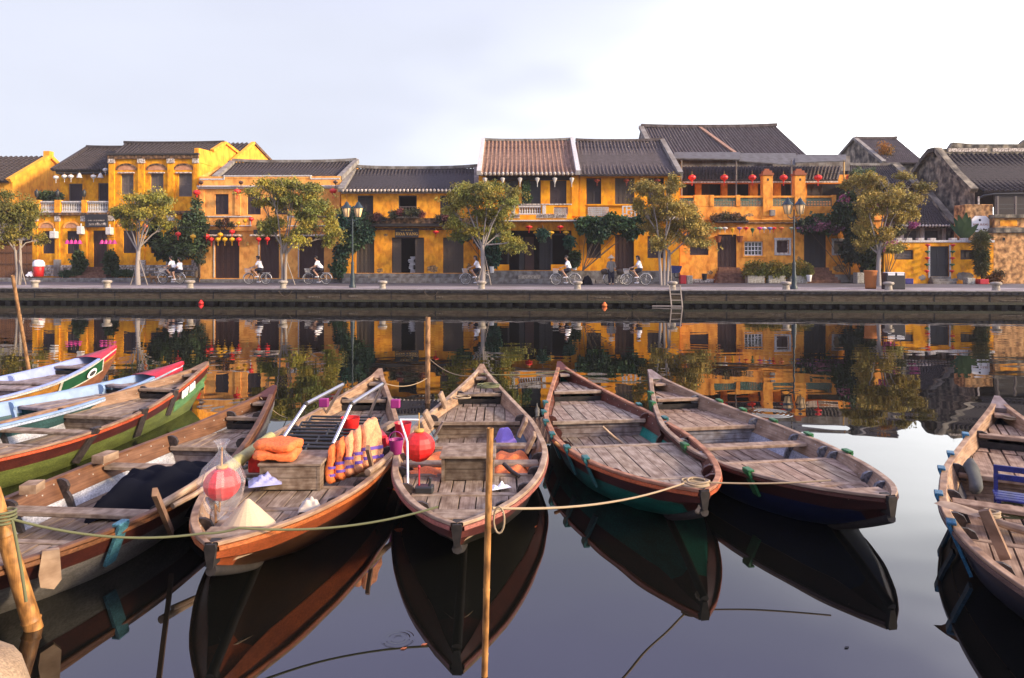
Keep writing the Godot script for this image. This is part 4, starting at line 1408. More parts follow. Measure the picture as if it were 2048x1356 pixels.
func terrace_house() -> void:
	var z := -47.0; var y0 := STREET - 0.01
	var xl := bx(1360, z); var xr := bx(1768, z)
	var yt := by(393, 14.0, z); var yf := by(413, 14.0, z)
	var holes := px_holes([[1380, 483, 1417, 510], [1435, 469, 1473, 535], [1488.7, 483, 1525.6, 511], [1553, 480, 1577.6, 507], [1608, 464, 1652.5, 535], [1667.6, 481, 1740, 507]], z)
	var root := thing("terrace_house", "long orange-ochre house with green latticed roof terrace and two stepped doors", "house", Vector3((xl + xr) / 2, y0, z))
	var b := MB.new()
	wall_with_holes(b, xl, xr, y0 - 0.1, yf, z, holes)
	b.quad(Vector3(xl, y0, z), Vector3(xl, yf, z), Vector3(xl, yf, -56), Vector3(xl, y0, -56), Vector3.LEFT)
	b.quad(Vector3(xr, y0, z), Vector3(xr, yf, z), Vector3(xr, yf, -56), Vector3(xr, y0, -56), Vector3.RIGHT)
	b.quad(Vector3(xl, yf, z), Vector3(xr, yf, z), Vector3(xr, yf, -52), Vector3(xl, yf, -52), Vector3.UP)
	putw(b, "wall", M.peach_ochre, root)
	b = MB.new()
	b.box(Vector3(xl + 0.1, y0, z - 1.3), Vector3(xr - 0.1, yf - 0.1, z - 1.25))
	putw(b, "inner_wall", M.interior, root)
	opening(root, "panel2", holes[0], z, M.shutter_violet, null, 2)
	opening(root, "panel4", holes[1], z, M.door_brown, null, 5)
	opening(root, "grille", holes[2], z, M.white_paint)
	opening(root, "louvre", holes[3], z, M.door_brown, M.dirty_lime)
	opening(root, "panel4", holes[4], z, M.door_black, null, 5)
	opening(root, "panel2", holes[5], z, M.shutter_dark, M.dirty_lime, 1)
	for k in [2, 3, 5]:
		var h: Array = holes[k]
		for e in [[h[0] - 0.16, h[3], h[2] + 0.16, h[3] + 0.14], [h[0] - 0.14, h[1] - 0.12, h[2] + 0.14, h[1]], [h[0] - 0.14, h[1], h[0], h[3]], [h[2], h[1], h[2] + 0.14, h[3]]]:
			b = MB.new()
			b.cbox(Vector3(e[0], e[1], z - 0.02), Vector3(e[2], e[3], z + 0.05), 0.01)
			putw(b, "window_surround", M.peach_ochre if k == 2 else M.lime, root)
	# terrace parapet: pillars, rail, green pierced panels
	for u in [[1360.0, 1388.0], [1427.5, 1472.0], [1480.0, 1525.5], [1545.0, 1589.0], [1610.0, 1664.0]]:
		lattice(root, px_hole(u[0], 395.5, u[1], 413, z), z - 0.1, int((u[1] - u[0]) / 6.0), 3, M.ceramic_green, 0.05)
		trim(root, "parapet_rail", u[0], 391.5, u[1], 395.5, z, 0.02, M.peach_ochre, 0.22)
	for u in [[1388.0, 1391.0], [1420.0, 1427.5], [1472.0, 1480.0], [1664.0, 1672.0]]:
		trim(root, "parapet_post", u[0], 390, u[1], 413, z, 0.05, M.peach_ochre, 0.25)
	trim(root, "parapet_post", 1391, 390, 1420, 413, z, 0.0, M.peach_ochre, 0.2)
	for u in [[1525.5, 1545.0], [1589.0, 1610.0]]:
		trim(root, "pillar", u[0], 351, u[1], 432, z, 0.08, M.peach_ochre, 0.5)
		trim(root, "pillar_cap", u[0] - 1.5, 346, u[1] + 1.5, 351, z, 0.14, M.terracotta, 0.56)
		trim(root, "pillar_cap", u[0] + 1, 341, u[1] - 1, 346, z, 0.0, M.terracotta, 0.42)
		trim(root, "pillar_cap", u[0] + 5, 337, u[1] - 5, 341, z, -0.14, M.terracotta, 0.3)
		trim(root, "pillar_vent", (u[0] + u[1]) / 2 - 2, 357, (u[0] + u[1]) / 2 + 2, 362, z, 0.09, M.shutter_dark)
	trim(root, "string_course", 1360, 438.5, 1768, 441, z, 0.12, M.peach_ochre)
	trim(root, "string_course", 1480, 444.5, 1600, 447, z, 0.16, M.stained_ledge)
	trim(root, "vent_box", 1538, 420, 1548, 432, z, 0.25, M.grey_plaster)
	# terrace back wall
	var zb := -51.0
	var back := px_holes([[1365, 367, 1392, 393], [1403, 367, 1444, 393], [1455, 367, 1500, 393], [1516, 367, 1548, 393], [1562, 367, 1588, 393], [1614, 367, 1690, 393]], zb)
	for h in back: h[1] = yf + 0.7
	var yb := by(350, 14.0, zb)
	var xe := bx(1700, zb)
	b = MB.new()
	wall_with_holes(b, xl, xe, yf, yb, zb, back, 0.4)
	putw(b, "terrace_back_wall", M.peach_ochre, root)
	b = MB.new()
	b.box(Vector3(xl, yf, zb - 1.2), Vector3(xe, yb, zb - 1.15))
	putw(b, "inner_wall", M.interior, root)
	for h in back:
		opening(root, "panel2", [h[0], h[1], lerpf(h[0], h[2], 0.45), h[3]], zb - 0.2, M.shutter_dark, null, 2)
	# low tiled lean-to before the back wall
	var el := pt(1361, 361, zb + 1.4); var er := pt(1676, 361, zb + 1.4); er.y = el.y
	var rl := pt(1361, 334, zb - 1.2); var rr := pt(1684, 334, zb - 1.2); rr.y = rl.y
	tiled_slope(root, M.tile_grey, el, er, rl, rr, 46, false, 1.15, 0.45)
	b = MB.new()
	b.box(Vector3(el.x, el.y - 0.18, el.z - 0.05), Vector3(er.x, el.y - 0.07, el.z + 0.03))
	putw(b, "gutter", M.dirty_lime, root)
	# great roof behind
	var zr := -60.0
	var ra := pt(1282, 248, zr); var rb := pt(1553, 254, zr); ra.y = rb.y
	var ea := pt(1300, 322, -52.6); var eb := pt(1622, 318, -52.6); ea.y = eb.y; ea.x = ra.x + 0.0
	tiled_slope(root, M.tile_grey, ea, eb, ra, rb, 46, false, 1.0, 0.12, 0.1)
	var ec := Vector3(eb.x + 0.5, eb.y, -66.0)
	b = MB.new()
	b.tint = shade(0.9)
	b.quad(eb, ec, rb + Vector3(0, 0, -1), rb, Vector3(1, 1, 0))
	b.quad(rb, ra, Vector3(ra.x, ea.y, -67), Vector3(rb.x, ea.y, -67), Vector3(0, 1, -1))
	putw(b, "hip_roof", M.tile_grey, root)
	ridge(root, ra, rb, M.tile_grey, 0.25, 0.4, 0.1)
	verge(root, ea, ra, M.grey_plaster, 0.4, 0.25)
	verge(root, ea.lerp(eb, 0.56), ra.lerp(rb, 0.43), M.tile_tan, 0.3, 0.12)
	b = MB.new()
	b.poly(PackedVector3Array([Vector3(ra.x + 0.05, yf, -52.8), Vector3(ra.x + 0.05, ea.y, -52.8), Vector3(ra.x + 0.05, ra.y - 0.1, zr), Vector3(ra.x + 0.05, ea.y, -67), Vector3(ra.x + 0.05, yf, -67)]), Vector3.LEFT)
	b.quad(Vector3(ra.x + 0.05, yf, -52.9), Vector3(eb.x - 0.4, yf, -52.9), Vector3(eb.x - 0.4, eb.y, -52.9), Vector3(ra.x + 0.05, eb.y, -52.9), Vector3.BACK)
	b.quad(Vector3(eb.x - 0.4, 0.8, -52.9), Vector3(eb.x - 0.4, 0.8, -66), Vector3(eb.x - 0.4, eb.y, -66), Vector3(eb.x - 0.4, eb.y, -52.9), Vector3.RIGHT)
	putw(b, "rear_wall", M.grey_plaster, root)
	trim(root, "rear_wall", 1545, 312, 1700, 342, -52.45, 0.0, M.grey_plaster, 0.2)
	# tin awnings on thin posts
	for w in [[1348.0, 1480.0, 304.0, 316.0, 318.0], [1478.0, 1592.0, 306.0, 321.0, 330.0], [1590.0, 1692.0, 309.0, 325.0, 321.0]]:
		b = MB.new()
		var a := pt(w[0], w[3], -48.2); var c := pt(w[1], w[4], -48.2); var d := pt(w[1], w[2], -51.5); var e := pt(w[0], w[2], -51.5)
		b.quad(a, c, d, e, Vector3.UP)
		var dn := Vector3(0, -0.07, 0)
		b.quad(a + dn, c + dn, d + dn, e + dn, Vector3.DOWN)
		b.quad(a, c, c + dn, a + dn, Vector3.BACK)
		b.quad(a, e, e + dn, a + dn, Vector3.LEFT)
		b.quad(c, d, d + dn, c + dn, Vector3.RIGHT)
		putw(b, "awning_sheet", M.tin, root)
	for u in [1363.0, 1472.5, 1583.0, 1688.0]:
		var p := pt(u, 400, -48.3)
		b = MB.new()
		b.tube(PackedVector3Array([Vector3(p.x, yf, p.z), Vector3(p.x, by(320, p.x, p.z), p.z)]), 0.05, 0.05, 6)
		putw(b, "awning_post", M.grey_plaster if u < 1680.0 else M.gold, root)
	# dark ledge with dry planting over the first door, steps
	trim(root, "door_hood", 1424, 443, 1490, 446, z, 0.8, M.shutter_dark)
	steps(root, 1436, 1478, z, STREET, by(535, 14, z), 5, M.brick_step, 0.2, 0.1)
	steps(root, 1612, 1656, z, STREET, by(535, 20, z), 5, M.brick_step, 0.2, 0.1)
	for u in [1436.5, 1479.5]:
		b = MB.new()
		var p := pt(u, 478, z + 0.25)
		b.lathe(PackedVector2Array([Vector2(0.0, -0.22), Vector2(0.13, -0.22), Vector2(0.22, 0.15), Vector2(0.25, 0.2), Vector2(0.2, 0.2)]), Transform3D(Basis(), p), 10)
		b.tube(PackedVector3Array([p + Vector3(0, 0.2, 0), p + Vector3(0, 0.8, -0.02)]), 0.012, 0.012, 4)
		putw(b, "hanging_pot", M.terracotta, root)
	b = MB.new()
	b.cbox(Vector3(bx(1660, z), y0, z - 0.01), Vector3(bx(1742, z), y0 + 0.55, z + 0.5), 0.05)
	putw(b, "stone_bench", M.grey_plaster, root)
	for w in [[1680, 536, 16, 10], [1545, 538, 8, 5], [1420, 545, 7, 5], [1500, 430, 10, 4], [1598, 520, 5, 9]]:
		bare_patch(root, w[0], w[1], w[2], w[3], z, M.flaked)
	for w in [[1360.0, 1432.0], [1560.0, 1610.0]]:
		b = MB.new()
		b.cbox(Vector3(bx(w[0], z), y0, z - 0.01), Vector3(bx(w[1], z), y0 + 0.25, z + 0.4), 0.03)
		putw(b, "plinth", M.dirty_lime, root)

func bare_patch(root: Node3D, u: float, v: float, ru: float, rv: float, z: float, m: Material) -> void:      # plaster come away in an uneven patch
	var c := pt(u, v, z)
	var s := bx(u + 1, z) - bx(u, z)
	var o := PackedVector2Array()
	for k in 22:
		var a := TAU * k / 22
		var r := rnd(0.6, 1.0)
		o.append(Vector2(cos(a) * ru * s * r, sin(a) * rv * s * r))
	var b := MB.new()
	b.prism(o, 0.02, Transform3D(Basis(), c + Vector3(0, 0, 0.003)))
	putw(b, "bare_patch", m, root)

func right_houses() -> void:
	# grey gable far behind
	var xg := bx(1710, -62.0)
	var yr := by(278, xg, -62.0); var yf := by(327, xg, -57.3); var yb := by(313, xg, -65.0)
	var xe := bx(1793, -62.0)
	var root := thing("grey_gabled_house", "grey gabled house with hipped dark roof behind the terrace house", "house", Vector3(xg + 3, 0.8, -60))
	var b := MB.new()
	b.poly(PackedVector3Array([Vector3(xg, 0.8, -57.3), Vector3(xg, yf, -57.3), Vector3(xg, yr, -62), Vector3(xg, yb, -65), Vector3(xg, 0.8, -65)]), Vector3.LEFT)
	b.quad(Vector3(xg, 0.8, -57.4), Vector3(xe + 3, 0.8, -57.4), Vector3(xe + 3, yf, -57.4), Vector3(xg, yf, -57.4), Vector3.BACK)
	putw(b, "wall", M.mossy, root)
	var er := pt(1850, 320, -57.0)
	tiled_slope(root, M.tile_grey, Vector3(xg, yf, -57.0), Vector3(er.x, yf, -57.0), Vector3(xg, yr, -62), Vector3(xe, yr, -62), 22, false, 1.0, 0.15)
	b = MB.new()
	b.tint = shade(0.9)
	b.quad(Vector3(er.x, yf, -57.0), Vector3(er.x, yf, -68.0), Vector3(xe, yr, -63), Vector3(xe, yr, -62), Vector3(1, 1, 0))
	b.quad(Vector3(xg, yr, -62), Vector3(xe, yr, -62), Vector3(xe, yb, -66), Vector3(xg, yb, -66), Vector3(0, 1, -1))
	putw(b, "hip_roof", M.tile_grey, root)
	ridge(root, Vector3(xg, yr, -62), Vector3(xe, yr, -62), M.tile_grey, 0.2, 0.35)
	verge(root, Vector3(xg, yf, -57.0), Vector3(xg, yr, -62), M.grey_plaster, 0.35, 0.22)
	verge(root, Vector3(xg, yb, -65.0), Vector3(xg, yr, -62), M.grey_plaster, 0.35, 0.22)
	b = MB.new()
	var sk := pt(1778, 311, -59.6)
	b.obox(Transform3D(Basis(Vector3.RIGHT, 0.75), sk + Vector3(0, 0.28, 0.1)), Vector3(0.9, 0.04, 0.8))
	putw(b, "skylight", M.white_paint, root)
	# dark roof before it
	var el := pt(1692, 372, -51.5); var e2 := pt(1832, 372, -51.5); var rl := pt(1697, 331, -55.0); var rr := pt(1789, 331, -55.0)
	e2.y = el.y; rr.y = rl.y
	root = thing("low_dark_roofed_house", "low house under a dark tiled roof between the terrace and mossy gable", "house", Vector3(el.x + 2, 0.8, -53))
	tiled_slope(root, M.tile_dark, el, e2, rl, rr, 24)
	ridge(root, rl, rr, M.grey_plaster, 0.2, 0.35)
	verge(root, e2, rr, M.mossy, 0.6, 0.35)
	b = MB.new()
	b.box(Vector3(el.x + 0.1, 0.8, -57), Vector3(e2.x - 0.1, el.y - 0.1, -51.9))
	putw(b, "wall", M.mossy, root)
	back_slope(root, M.tile_dark, rl, rr, -58.0, el.y)
	# small hipped house behind the yellow yard wall
	el = pt(1796, 453, -48.0); e2 = pt(1908, 453, -48.0); rl = pt(1832, 390, -51.0); rr = pt(1858, 390, -51.0)
	e2.y = el.y; rr.y = rl.y
	root = thing("courtyard_house", "small courtyard house with steep dark roof and white eave tiles behind yellow wall", "house", Vector3((el.x + e2.x) / 2, 0.8, -49))
	tiled_slope(root, M.tile_dark, el, e2, rl, rr, 17, true, 1.15, 0.25, 0.05)
	verge(root, e2 + Vector3(0.1, 0, 0), rr, M.mossy, 0.5, 0.3)
	verge(root, el, rl, M.grey_plaster, 0.3, 0.2)
	b = MB.new()
	b.box(Vector3(el.x + 0.2, 0.8, -53), Vector3(e2.x - 0.1, el.y - 0.12, -48.7))
	b.quad(rl, rr, Vector3(e2.x, el.y, -54), Vector3(el.x, el.y, -54), Vector3(0, 1, -1))
	b.flat3(e2, rr, Vector3(e2.x, el.y, -54), Vector3.RIGHT)
	putw(b, "wall", M.grey_plaster, root)
	for u in [[1806.0, 1832.0], [1850.0, 1875.0]]:
		trim(root, "window", u[0], 462, u[1], 484, -48.69, 0.03, M.door_black)
	for u in [1800.0, 1841.0, 1884.0]:
		trim(root, "post", u, 456, u + 7, 490, -48.69, 0.06, M.lime)
	# mossy gable house
	var zr := -52.0
	var xm := bx(1870, zr)
	yr = by(306, xm, zr); yf = by(384, xm, -47.4); yb = by(356, xm, -55.0)
	root = thing("mossy_gabled_house", "tall old house with mould-blackened gable and sagging dark tiled roof at right", "house", Vector3(xm + 4, 0.8, -50))
	b = MB.new()
	var far := xm + 14.0
	var scal := PackedVector3Array([Vector3(xm, 0.8, -47.4), Vector3(xm, yf, -47.4), Vector3(xm, lerpf(yf, yr, 0.42), -49.3), Vector3(xm, lerpf(yf, yr, 0.86), -51.0), Vector3(xm, yr + 0.1, -51.6), Vector3(xm, yr + 0.12, -52.4), Vector3(xm, lerpf(yb, yr, 0.8), -53.2), Vector3(xm, yb, -55.0), Vector3(xm, 0.8, -55.0)])
	b.poly(PackedVector3Array([scal[0], scal[1], scal[7], scal[8]]), Vector3.LEFT)
	b.poly(PackedVector3Array([scal[7], scal[1], scal[2], scal[3], scal[4], scal[5], scal[6]]), Vector3.LEFT)
	putw(b, "gable_wall", M.mossy, root)
	for k in range(1, 7):
		verge(root, scal[k] + Vector3(-0.05, 0.05, 0), scal[k + 1] + Vector3(-0.05, 0.05, 0), M.mossy, 0.5, 0.3)
	tiled_slope(root, M.tile_dark, Vector3(xm + 0.3, yf, -46.9), Vector3(far, yf, -46.9), Vector3(xm + 0.3, yr, zr), Vector3(far, yr, zr), 40, false, 0.9, 0.25, 0.25)
	back_slope(root, M.tile_dark, Vector3(xm, yr, zr), Vector3(far, yr, zr), -57.0, yf)
	var hump := [[0.0, 0.25], [0.9, 0.3], [1.2, 0.75], [2.6, 0.62], [6.0, 0.6], [6.4, 0.95], [7.0, 0.72], [10.5, 0.55], [14.0, 0.55]]
	for k in hump.size() - 1:
		b = MB.new()
		var x0: float = xm + hump[k][0]; var x1: float = xm + hump[k + 1][0]
		b.prism(PackedVector2Array([Vector2(x0, yr - 0.3), Vector2(x1, yr - 0.3), Vector2(x1, yr + hump[k + 1][1]), Vector2(x0, yr + hump[k][1])]), 0.4, Transform3D(Basis(), Vector3(0, 0, zr + 0.2)))
		putw(b, "ridge_cap", M.mossy, root)
	for k in 4:
		b = MB.new()
		b.box(Vector3(xm + 0.8 + k * 3.2, yr + 0.05, zr + 0.21), Vector3(xm + 3.6 + k * 3.2, yr + 0.3, zr + 0.24))
		putw(b, "ridge_panel", M.dirty_lime, root)
	b = MB.new()
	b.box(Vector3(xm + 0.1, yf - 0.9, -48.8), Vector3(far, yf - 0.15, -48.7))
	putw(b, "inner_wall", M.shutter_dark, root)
	# tan plastered corner building
	var z := -46.0
	root = thing("stained_plaster_house", "tan stained plaster house with balcony ledges at the right end of the row", "house", Vector3(bx(1990, z), 0.79, z))
	var p := px_hole(1930, 408.5, 1986.5, 480, z)
	b = MB.new()
	b.cbox(Vector3(p[0], 0.79, z - 1.2), Vector3(p[2], p[3], z), 0.03)
	putw(b, "tower_wall", M.tan_wall, root)
	p = px_hole(1987, 466, 2150, 566, -45.4)
	b = MB.new()
	b.cbox(Vector3(p[0], 0.7, -49), Vector3(p[2], p[3], -45.4), 0.02)
	putw(b, "wall", M.tan_wall, root)
	trim(root, "ledge", 1987, 455, 2150, 465.5, -45.4, 0.2, M.mossy, 1.0)
	trim(root, "balcony_wall", 1989, 436, 2150, 455, -45.5, 0.0, M.tan_wall, 0.2)
	trim(root, "balcony_panel", 2000, 440, 2034, 452, -45.5, 0.02, M.old_ochre, 0.0)
	trim(root, "ledge", 1987, 429, 2150, 436, -45.4, 0.12, M.mossy, 0.5)
	trim(root, "balcony_back", 1989, 386, 2150, 430, -47.2, 0.0, M.shutter_dark, 0.1)
	for u in [1994.0, 2030.0]:
		trim(root, "balcony_post", u, 392, u + 4, 430, -45.6, 0.0, M.shutter_grey, 0.12)
	for v in [408.0, 416.0]:
		trim(root, "balcony_rail", 1996, v, 2150, v + 2, -45.6, -0.02, M.iron, 0.06)
	b = MB.new()
	var a0 := pt(1955, 399, -46.2)
	b.tube(PackedVector3Array([a0, pt(1968, 391, -46.0), pt(1990, 388, -45.9), pt(2040, 387, -45.8), pt(2130, 387, -45.8)]), 0.06, 0.06, 6)
	putw(b, "pipe", M.iron, root)
	trim(root, "white_pipe", 1956, 393, 1959, 409, -45.9, 0.02, M.dirty_lime, 0.05)
	trim(root, "vent_hole", 2005, 475, 2010.5, 481, -45.4, 0.004, M.quay_dark, 0.0)
	# white sign with clipped corners
	var s := px_hole(1942, 432, 1977, 464, z)
	var k := 0.22
	b = MB.new()
	b.prism(PackedVector2Array([Vector2(s[0] + k, s[1]), Vector2(s[2] - k, s[1]), Vector2(s[2], s[1] + k), Vector2(s[2], s[3] - k), Vector2(s[2] - k, s[3]), Vector2(s[0] + k, s[3]), Vector2(s[0], s[3] - k), Vector2(s[0], s[1] + k)]), 0.05, Transform3D(Basis(), Vector3(0, 0, z + 0.09)))
	var sg := putw(b, "wall_sign", M.white_paint, root)
	var sc := Vector3((s[0] + s[2]) / 2, (s[1] + s[3]) / 2, z + 0.092)
	sign_text(sg, "NHÀ HÀNG", sc + Vector3(0, -0.04, 0) - root.position, 0.13, M.terracotta)
	b = MB.new()
	b.lathe(PackedVector2Array([Vector2(0.0, 0.0), Vector2(0.08, 0.0), Vector2(0.06, 0.012), Vector2(0.0, 0.012)]), Transform3D(Basis(Vector3.RIGHT, PI / 2), sc + Vector3(-0.05, 0.25, 0)), 10)
	putw(b, "emblem", M.quay_pile, root)
	for dx in [-0.28, 0.25]:
		b = MB.new()
		b.prism(PackedVector2Array([Vector2(-0.14, -0.07), Vector2(0.1, -0.07), Vector2(0.16, 0.02), Vector2(0.02, 0.0), Vector2(-0.06, 0.08)]), 0.01, Transform3D(Basis(), sc + Vector3(dx, -0.34, 0.008)))
		putw(b, "emblem", M.lamp_green if dx < 0 else M.shutter_violet, root)
	# yellow yard wall with gate
	z = -45.2
	var holes := px_holes([[1788.5, 500, 1827, 519], [1860, 492.5, 1898, 556], [1921, 500, 1953, 519]], z)
	holes[1][1] = STREET + 0.45
	var xa := bx(1768, z); var xb := bx(1987, z); var yt := by(484, 26.0, z)
	root = thing("yard_wall", "low yellow yard wall with white notched coping, two windows and dark gate", "wall", Vector3((xa + xb) / 2, STREET, z))
	b = MB.new()
	wall_with_holes(b, xa, xb, STREET - 0.05, yt, z, holes, 0.25)
	b.quad(Vector3(xa, STREET, z - 0.3), Vector3(xb, STREET, z - 0.3), Vector3(xb, yt, z - 0.3), Vector3(xa, yt, z - 0.3), Vector3.FORWARD)
	b.quad(Vector3(xa, STREET, z), Vector3(xa, STREET, z - 0.3), Vector3(xa, yt, z - 0.3), Vector3(xa, yt, z), Vector3.LEFT)
	putw(b, "wall", M.deep_ochre, root)
	trim(root, "coping", 1767, 480.5, 1988, 485, z, 0.08, M.lime, 0.36)
	for u in [1792.0, 1812.0, 1836.0, 1859.5, 1902.0, 1924.0, 1970.0]:
		trim(root, "merlon", u, 476, u + 11.5, 480.5, z, 0.06, M.lime, 0.3)
	trim(root, "jamb", 1856.5, 490, 1860, 556, z, 0.04, M.lime)
	trim(root, "jamb", 1898, 490, 1901.5, 556, z, 0.04, M.lime)
	opening(root, "panel2", holes[1], z, M.door_black, null, 5)
	opening(root, "louvre", holes[0], z, M.shutter_grey, M.shutter_dark)
	opening(root, "panel2", holes[2], z, M.shutter_dark, null, 1)
	steps(root, 1859, 1899, z, STREET, STREET + 0.45, 3, M.stone, 0.2, 0.05)
	for w in [[1928, 552, 22, 11], [1845, 556, 9, 7], [1790, 560, 12, 5], [1910, 560, 8, 4]]:
		bare_patch(root, w[0], w[1], w[2], w[3], z, M.grey_plaster)

# ---------------------------------------------------------------- planting
var leaf_meshes := {}

func clump_mesh(kind: String) -> ArrayMesh:      # a spray of leaf-sized faces
	if leaf_meshes.has(kind):
		return leaf_meshes[kind]
	var r := RandomNumberGenerator.new()
	r.seed = hash(kind)
	var b := MB.new()
	var long := {"fine": 0.13, "broad": 0.17, "strap": 0.5, "tiny": 0.07}[kind] as float
	var wide := {"fine": 0.05, "broad": 0.1, "strap": 0.05, "tiny": 0.05}[kind] as float
	var reach := {"fine": 0.2, "broad": 0.22, "strap": 0.08, "tiny": 0.12}[kind] as float
	for k in 16:
		var d := Vector3(r.randf_range(-1, 1), r.randf_range(-1, 1), r.randf_range(-1, 1)).normalized()
		var at := d * reach * sqrt(r.randf())
		var out := (d + Vector3(0, -0.35 if kind != "strap" else 0.6, 0)).normalized()
		var side := out.cross(Vector3(r.randf_range(-1, 1), r.randf_range(-1, 1), r.randf_range(-1, 1))).normalized()
		var l := long * r.randf_range(0.7, 1.2)
		var w := wide * r.randf_range(0.7, 1.1)
		b.tint = shade(r.randf_range(0.75, 1.2))
		var bend := Vector3(0, -l * 0.12, 0)
		var tip := at + out * l + bend * 2.0
		b.flat3(at, at + out * l * 0.45 + side * w, tip)
		b.flat3(at, tip, at + out * l * 0.45 - side * w)
	leaf_meshes[kind] = b.mesh()
	return leaf_meshes[kind]

# lobes: [centre, radii]; the sprays lie mostly near the skin of each lobe so that gaps stay between lobes
func crown(parent: Node3D, lobes: Array, count: int, kind: String, cols: Array, called := "crown", size := 1.0, hollow := 0.35) -> void:
	var mm := MultiMesh.new()
	mm.transform_format = MultiMesh.TRANSFORM_3D
	mm.use_colors = true
	mm.mesh = clump_mesh(kind)
	mm.instance_count = count
	var vol := []
	var total := 0.0
	for l in lobes:
		var q: Vector3 = l[1]
		total += pow(q.x * q.y * q.z, 0.7)
		vol.append(total)
	for i in count:
		var pick := rng.randf() * total
		var k := 0
		while vol[k] < pick: k += 1
		var d := Vector3(rng.randfn(), rng.randfn(), rng.randfn()).normalized()
		var rr := lerpf(hollow, 1.0, sqrt(rng.randf())) * rnd(0.8, 1.2) if hollow >= 0.0 else absf(rng.randfn()) * 0.8 + 0.15
		if hollow < 0.0 and d.y < 0.0: rr *= 1.25
		var p: Vector3 = lobes[k][0] + d * rr * lobes[k][1]
		var s := size * rnd(0.7, 1.25)
		var bs := Basis.from_euler(Vector3(rnd(-0.6, 0.6), rnd(0, TAU), rnd(-0.6, 0.6))).scaled(Vector3(s, s, s))
		mm.set_instance_transform(i, Transform3D(bs, p))
		var c0: Color = cols[k % cols.size()]
		var g := rnd(0.65, 1.3)
		mm.set_instance_color(i, Color(c0.r * g * rnd(0.9, 1.15), c0.g * g, c0.b * g, 1.0))
	var o := MultiMeshInstance3D.new()
	o.name = called
	o.multimesh = mm
	o.material_override = M.leaf
	parent.add_child(o, true)
	tag(o, "", "", "", "stuff")

const OLIVE := [Color(0.27, 0.24, 0.035), Color(0.21, 0.21, 0.03), Color(0.33, 0.28, 0.03), Color(0.17, 0.185, 0.03)]
const DEEP := [Color(0.025, 0.055, 0.018), Color(0.04, 0.07, 0.02), Color(0.02, 0.045, 0.022)]
const TEAL := [Color(0.015, 0.07, 0.045), Color(0.02, 0.06, 0.035), Color(0.03, 0.08, 0.03)]

# a street tree measured off the facade: base, list of lobes in photograph pixels at distance plane z
func street_tree(label: String, u: float, v: float, z: float, fork_v: float, stems: int, lobes_px: Array, count: int, cols: Array, bark: Material, kind := "fine", group := "") -> Node3D:
	var base := pt(u, v, z)
	base.y = STREET
	var root := thing("street_tree", label, "tree", base, 0.0, group)
	var px := bx(u + 1, z) - bx(u, z)
	var lobes := []
	for l in lobes_px:
		var c := pt(l[0], l[1], z) - base
		c.z = rnd(-0.8, 0.8)
		lobes.append([c, Vector3(l[2] * px, l[3] * px, maxf(l[2], l[3]) * px * 0.9) * 1.16])
	var fork := pt(u, fork_v, z) - base
	var b := MB.new()
	for s in stems:
		var off := (s - (stems - 1) / 2.0) * 0.22
		b.tube(PackedVector3Array([Vector3(off * 0.8, -0.05, 0), Vector3(off * 0.9 + rnd(-0.04, 0.04), fork.y * 0.4, rnd(-0.1, 0.1)), Vector3(off * 1.3, fork.y, rnd(-0.1, 0.1))]), 0.17 if stems == 1 else 0.1, 0.11 if stems == 1 else 0.075, 8)
	putw_local(b, "trunk", bark, root)
	for k in lobes.size():
		var c: Vector3 = lobes[k][0]
		b = MB.new()
		var start := Vector3(((k % stems) - (stems - 1) / 2.0) * 0.25, fork.y * rnd(0.8, 1.02), 0)
		var mid := start.lerp(c, 0.5) + Vector3(rnd(-0.12, 0.12), rnd(-0.05, 0.25), rnd(-0.1, 0.1))
		b.tube(PackedVector3Array([start, mid, c, c + Vector3(rnd(-0.2, 0.2), 0.3, 0)]), 0.05, 0.012, 6)
		for t in 3:
			var a := mid.lerp(c, rnd(0.1, 0.9))
			var e: Vector3 = c + Vector3(rnd(-1, 1), rnd(-0.5, 1), rnd(-1, 1)) * lobes[k][1] * 0.8
			b.tube(PackedVector3Array([a, a.lerp(e, 0.5) + Vector3(0, rnd(-0.05, 0.15), 0), e]), 0.026, 0.008, 4)
		putw_local(b, "limb", bark, root)
	var fine := []
	var tints := []
	for l in lobes:
		var q: Vector3 = l[1]
		for k in 6:
			var d := Vector3(rnd(-1, 1), rnd(-1, 1), rnd(-1, 1))
			d = d.normalized() * pow(rnd(0, 1), 0.4)
			var c2: Vector3 = l[0] + d * q * 0.92
			fine.append([c2, Vector3(q.x * rnd(0.4, 0.8), q.y * rnd(0.3, 0.7), q.z * rnd(0.4, 0.8)) * 0.55])
			var base_c: Color = cols[rng.randi() % cols.size()]
			tints.append(base_c * rnd(0.75, 1.3))
	b = MB.new()
	for l in fine:
		var near_l: Array = lobes[0]
		for o in lobes:
			if o[0].distance_to(l[0]) < near_l[0].distance_to(l[0]): near_l = o
		b.tube(PackedVector3Array([near_l[0].lerp(fork, 0.3), near_l[0].lerp(l[0], 0.6), l[0]]), 0.016, 0.006, 4, false)
	putw_local(b, "twigs", bark, root)
	crown(root, fine, int(count * 1.35), kind, tints, "crown", 0.85, -1.0)
	return root

func putw_local(b: MB, called: String, m: Material, root: Node3D) -> MeshInstance3D:
	return put(b, called, m, root)

func props_for_tree(u0: float, v0: float, u1: float, v1: float, z: float, label: String) -> void:   # slanting bamboo support
	var b := MB.new()
	var a := pt(u0, v0, z); a.y = STREET
	b.tube(PackedVector3Array([a, pt(u1, v1, z - 0.05)]), 0.03, 0.025, 6)
	lone(b, "support_pole", M.bark, label, "pole", a, "bamboo poles propping the street trees")

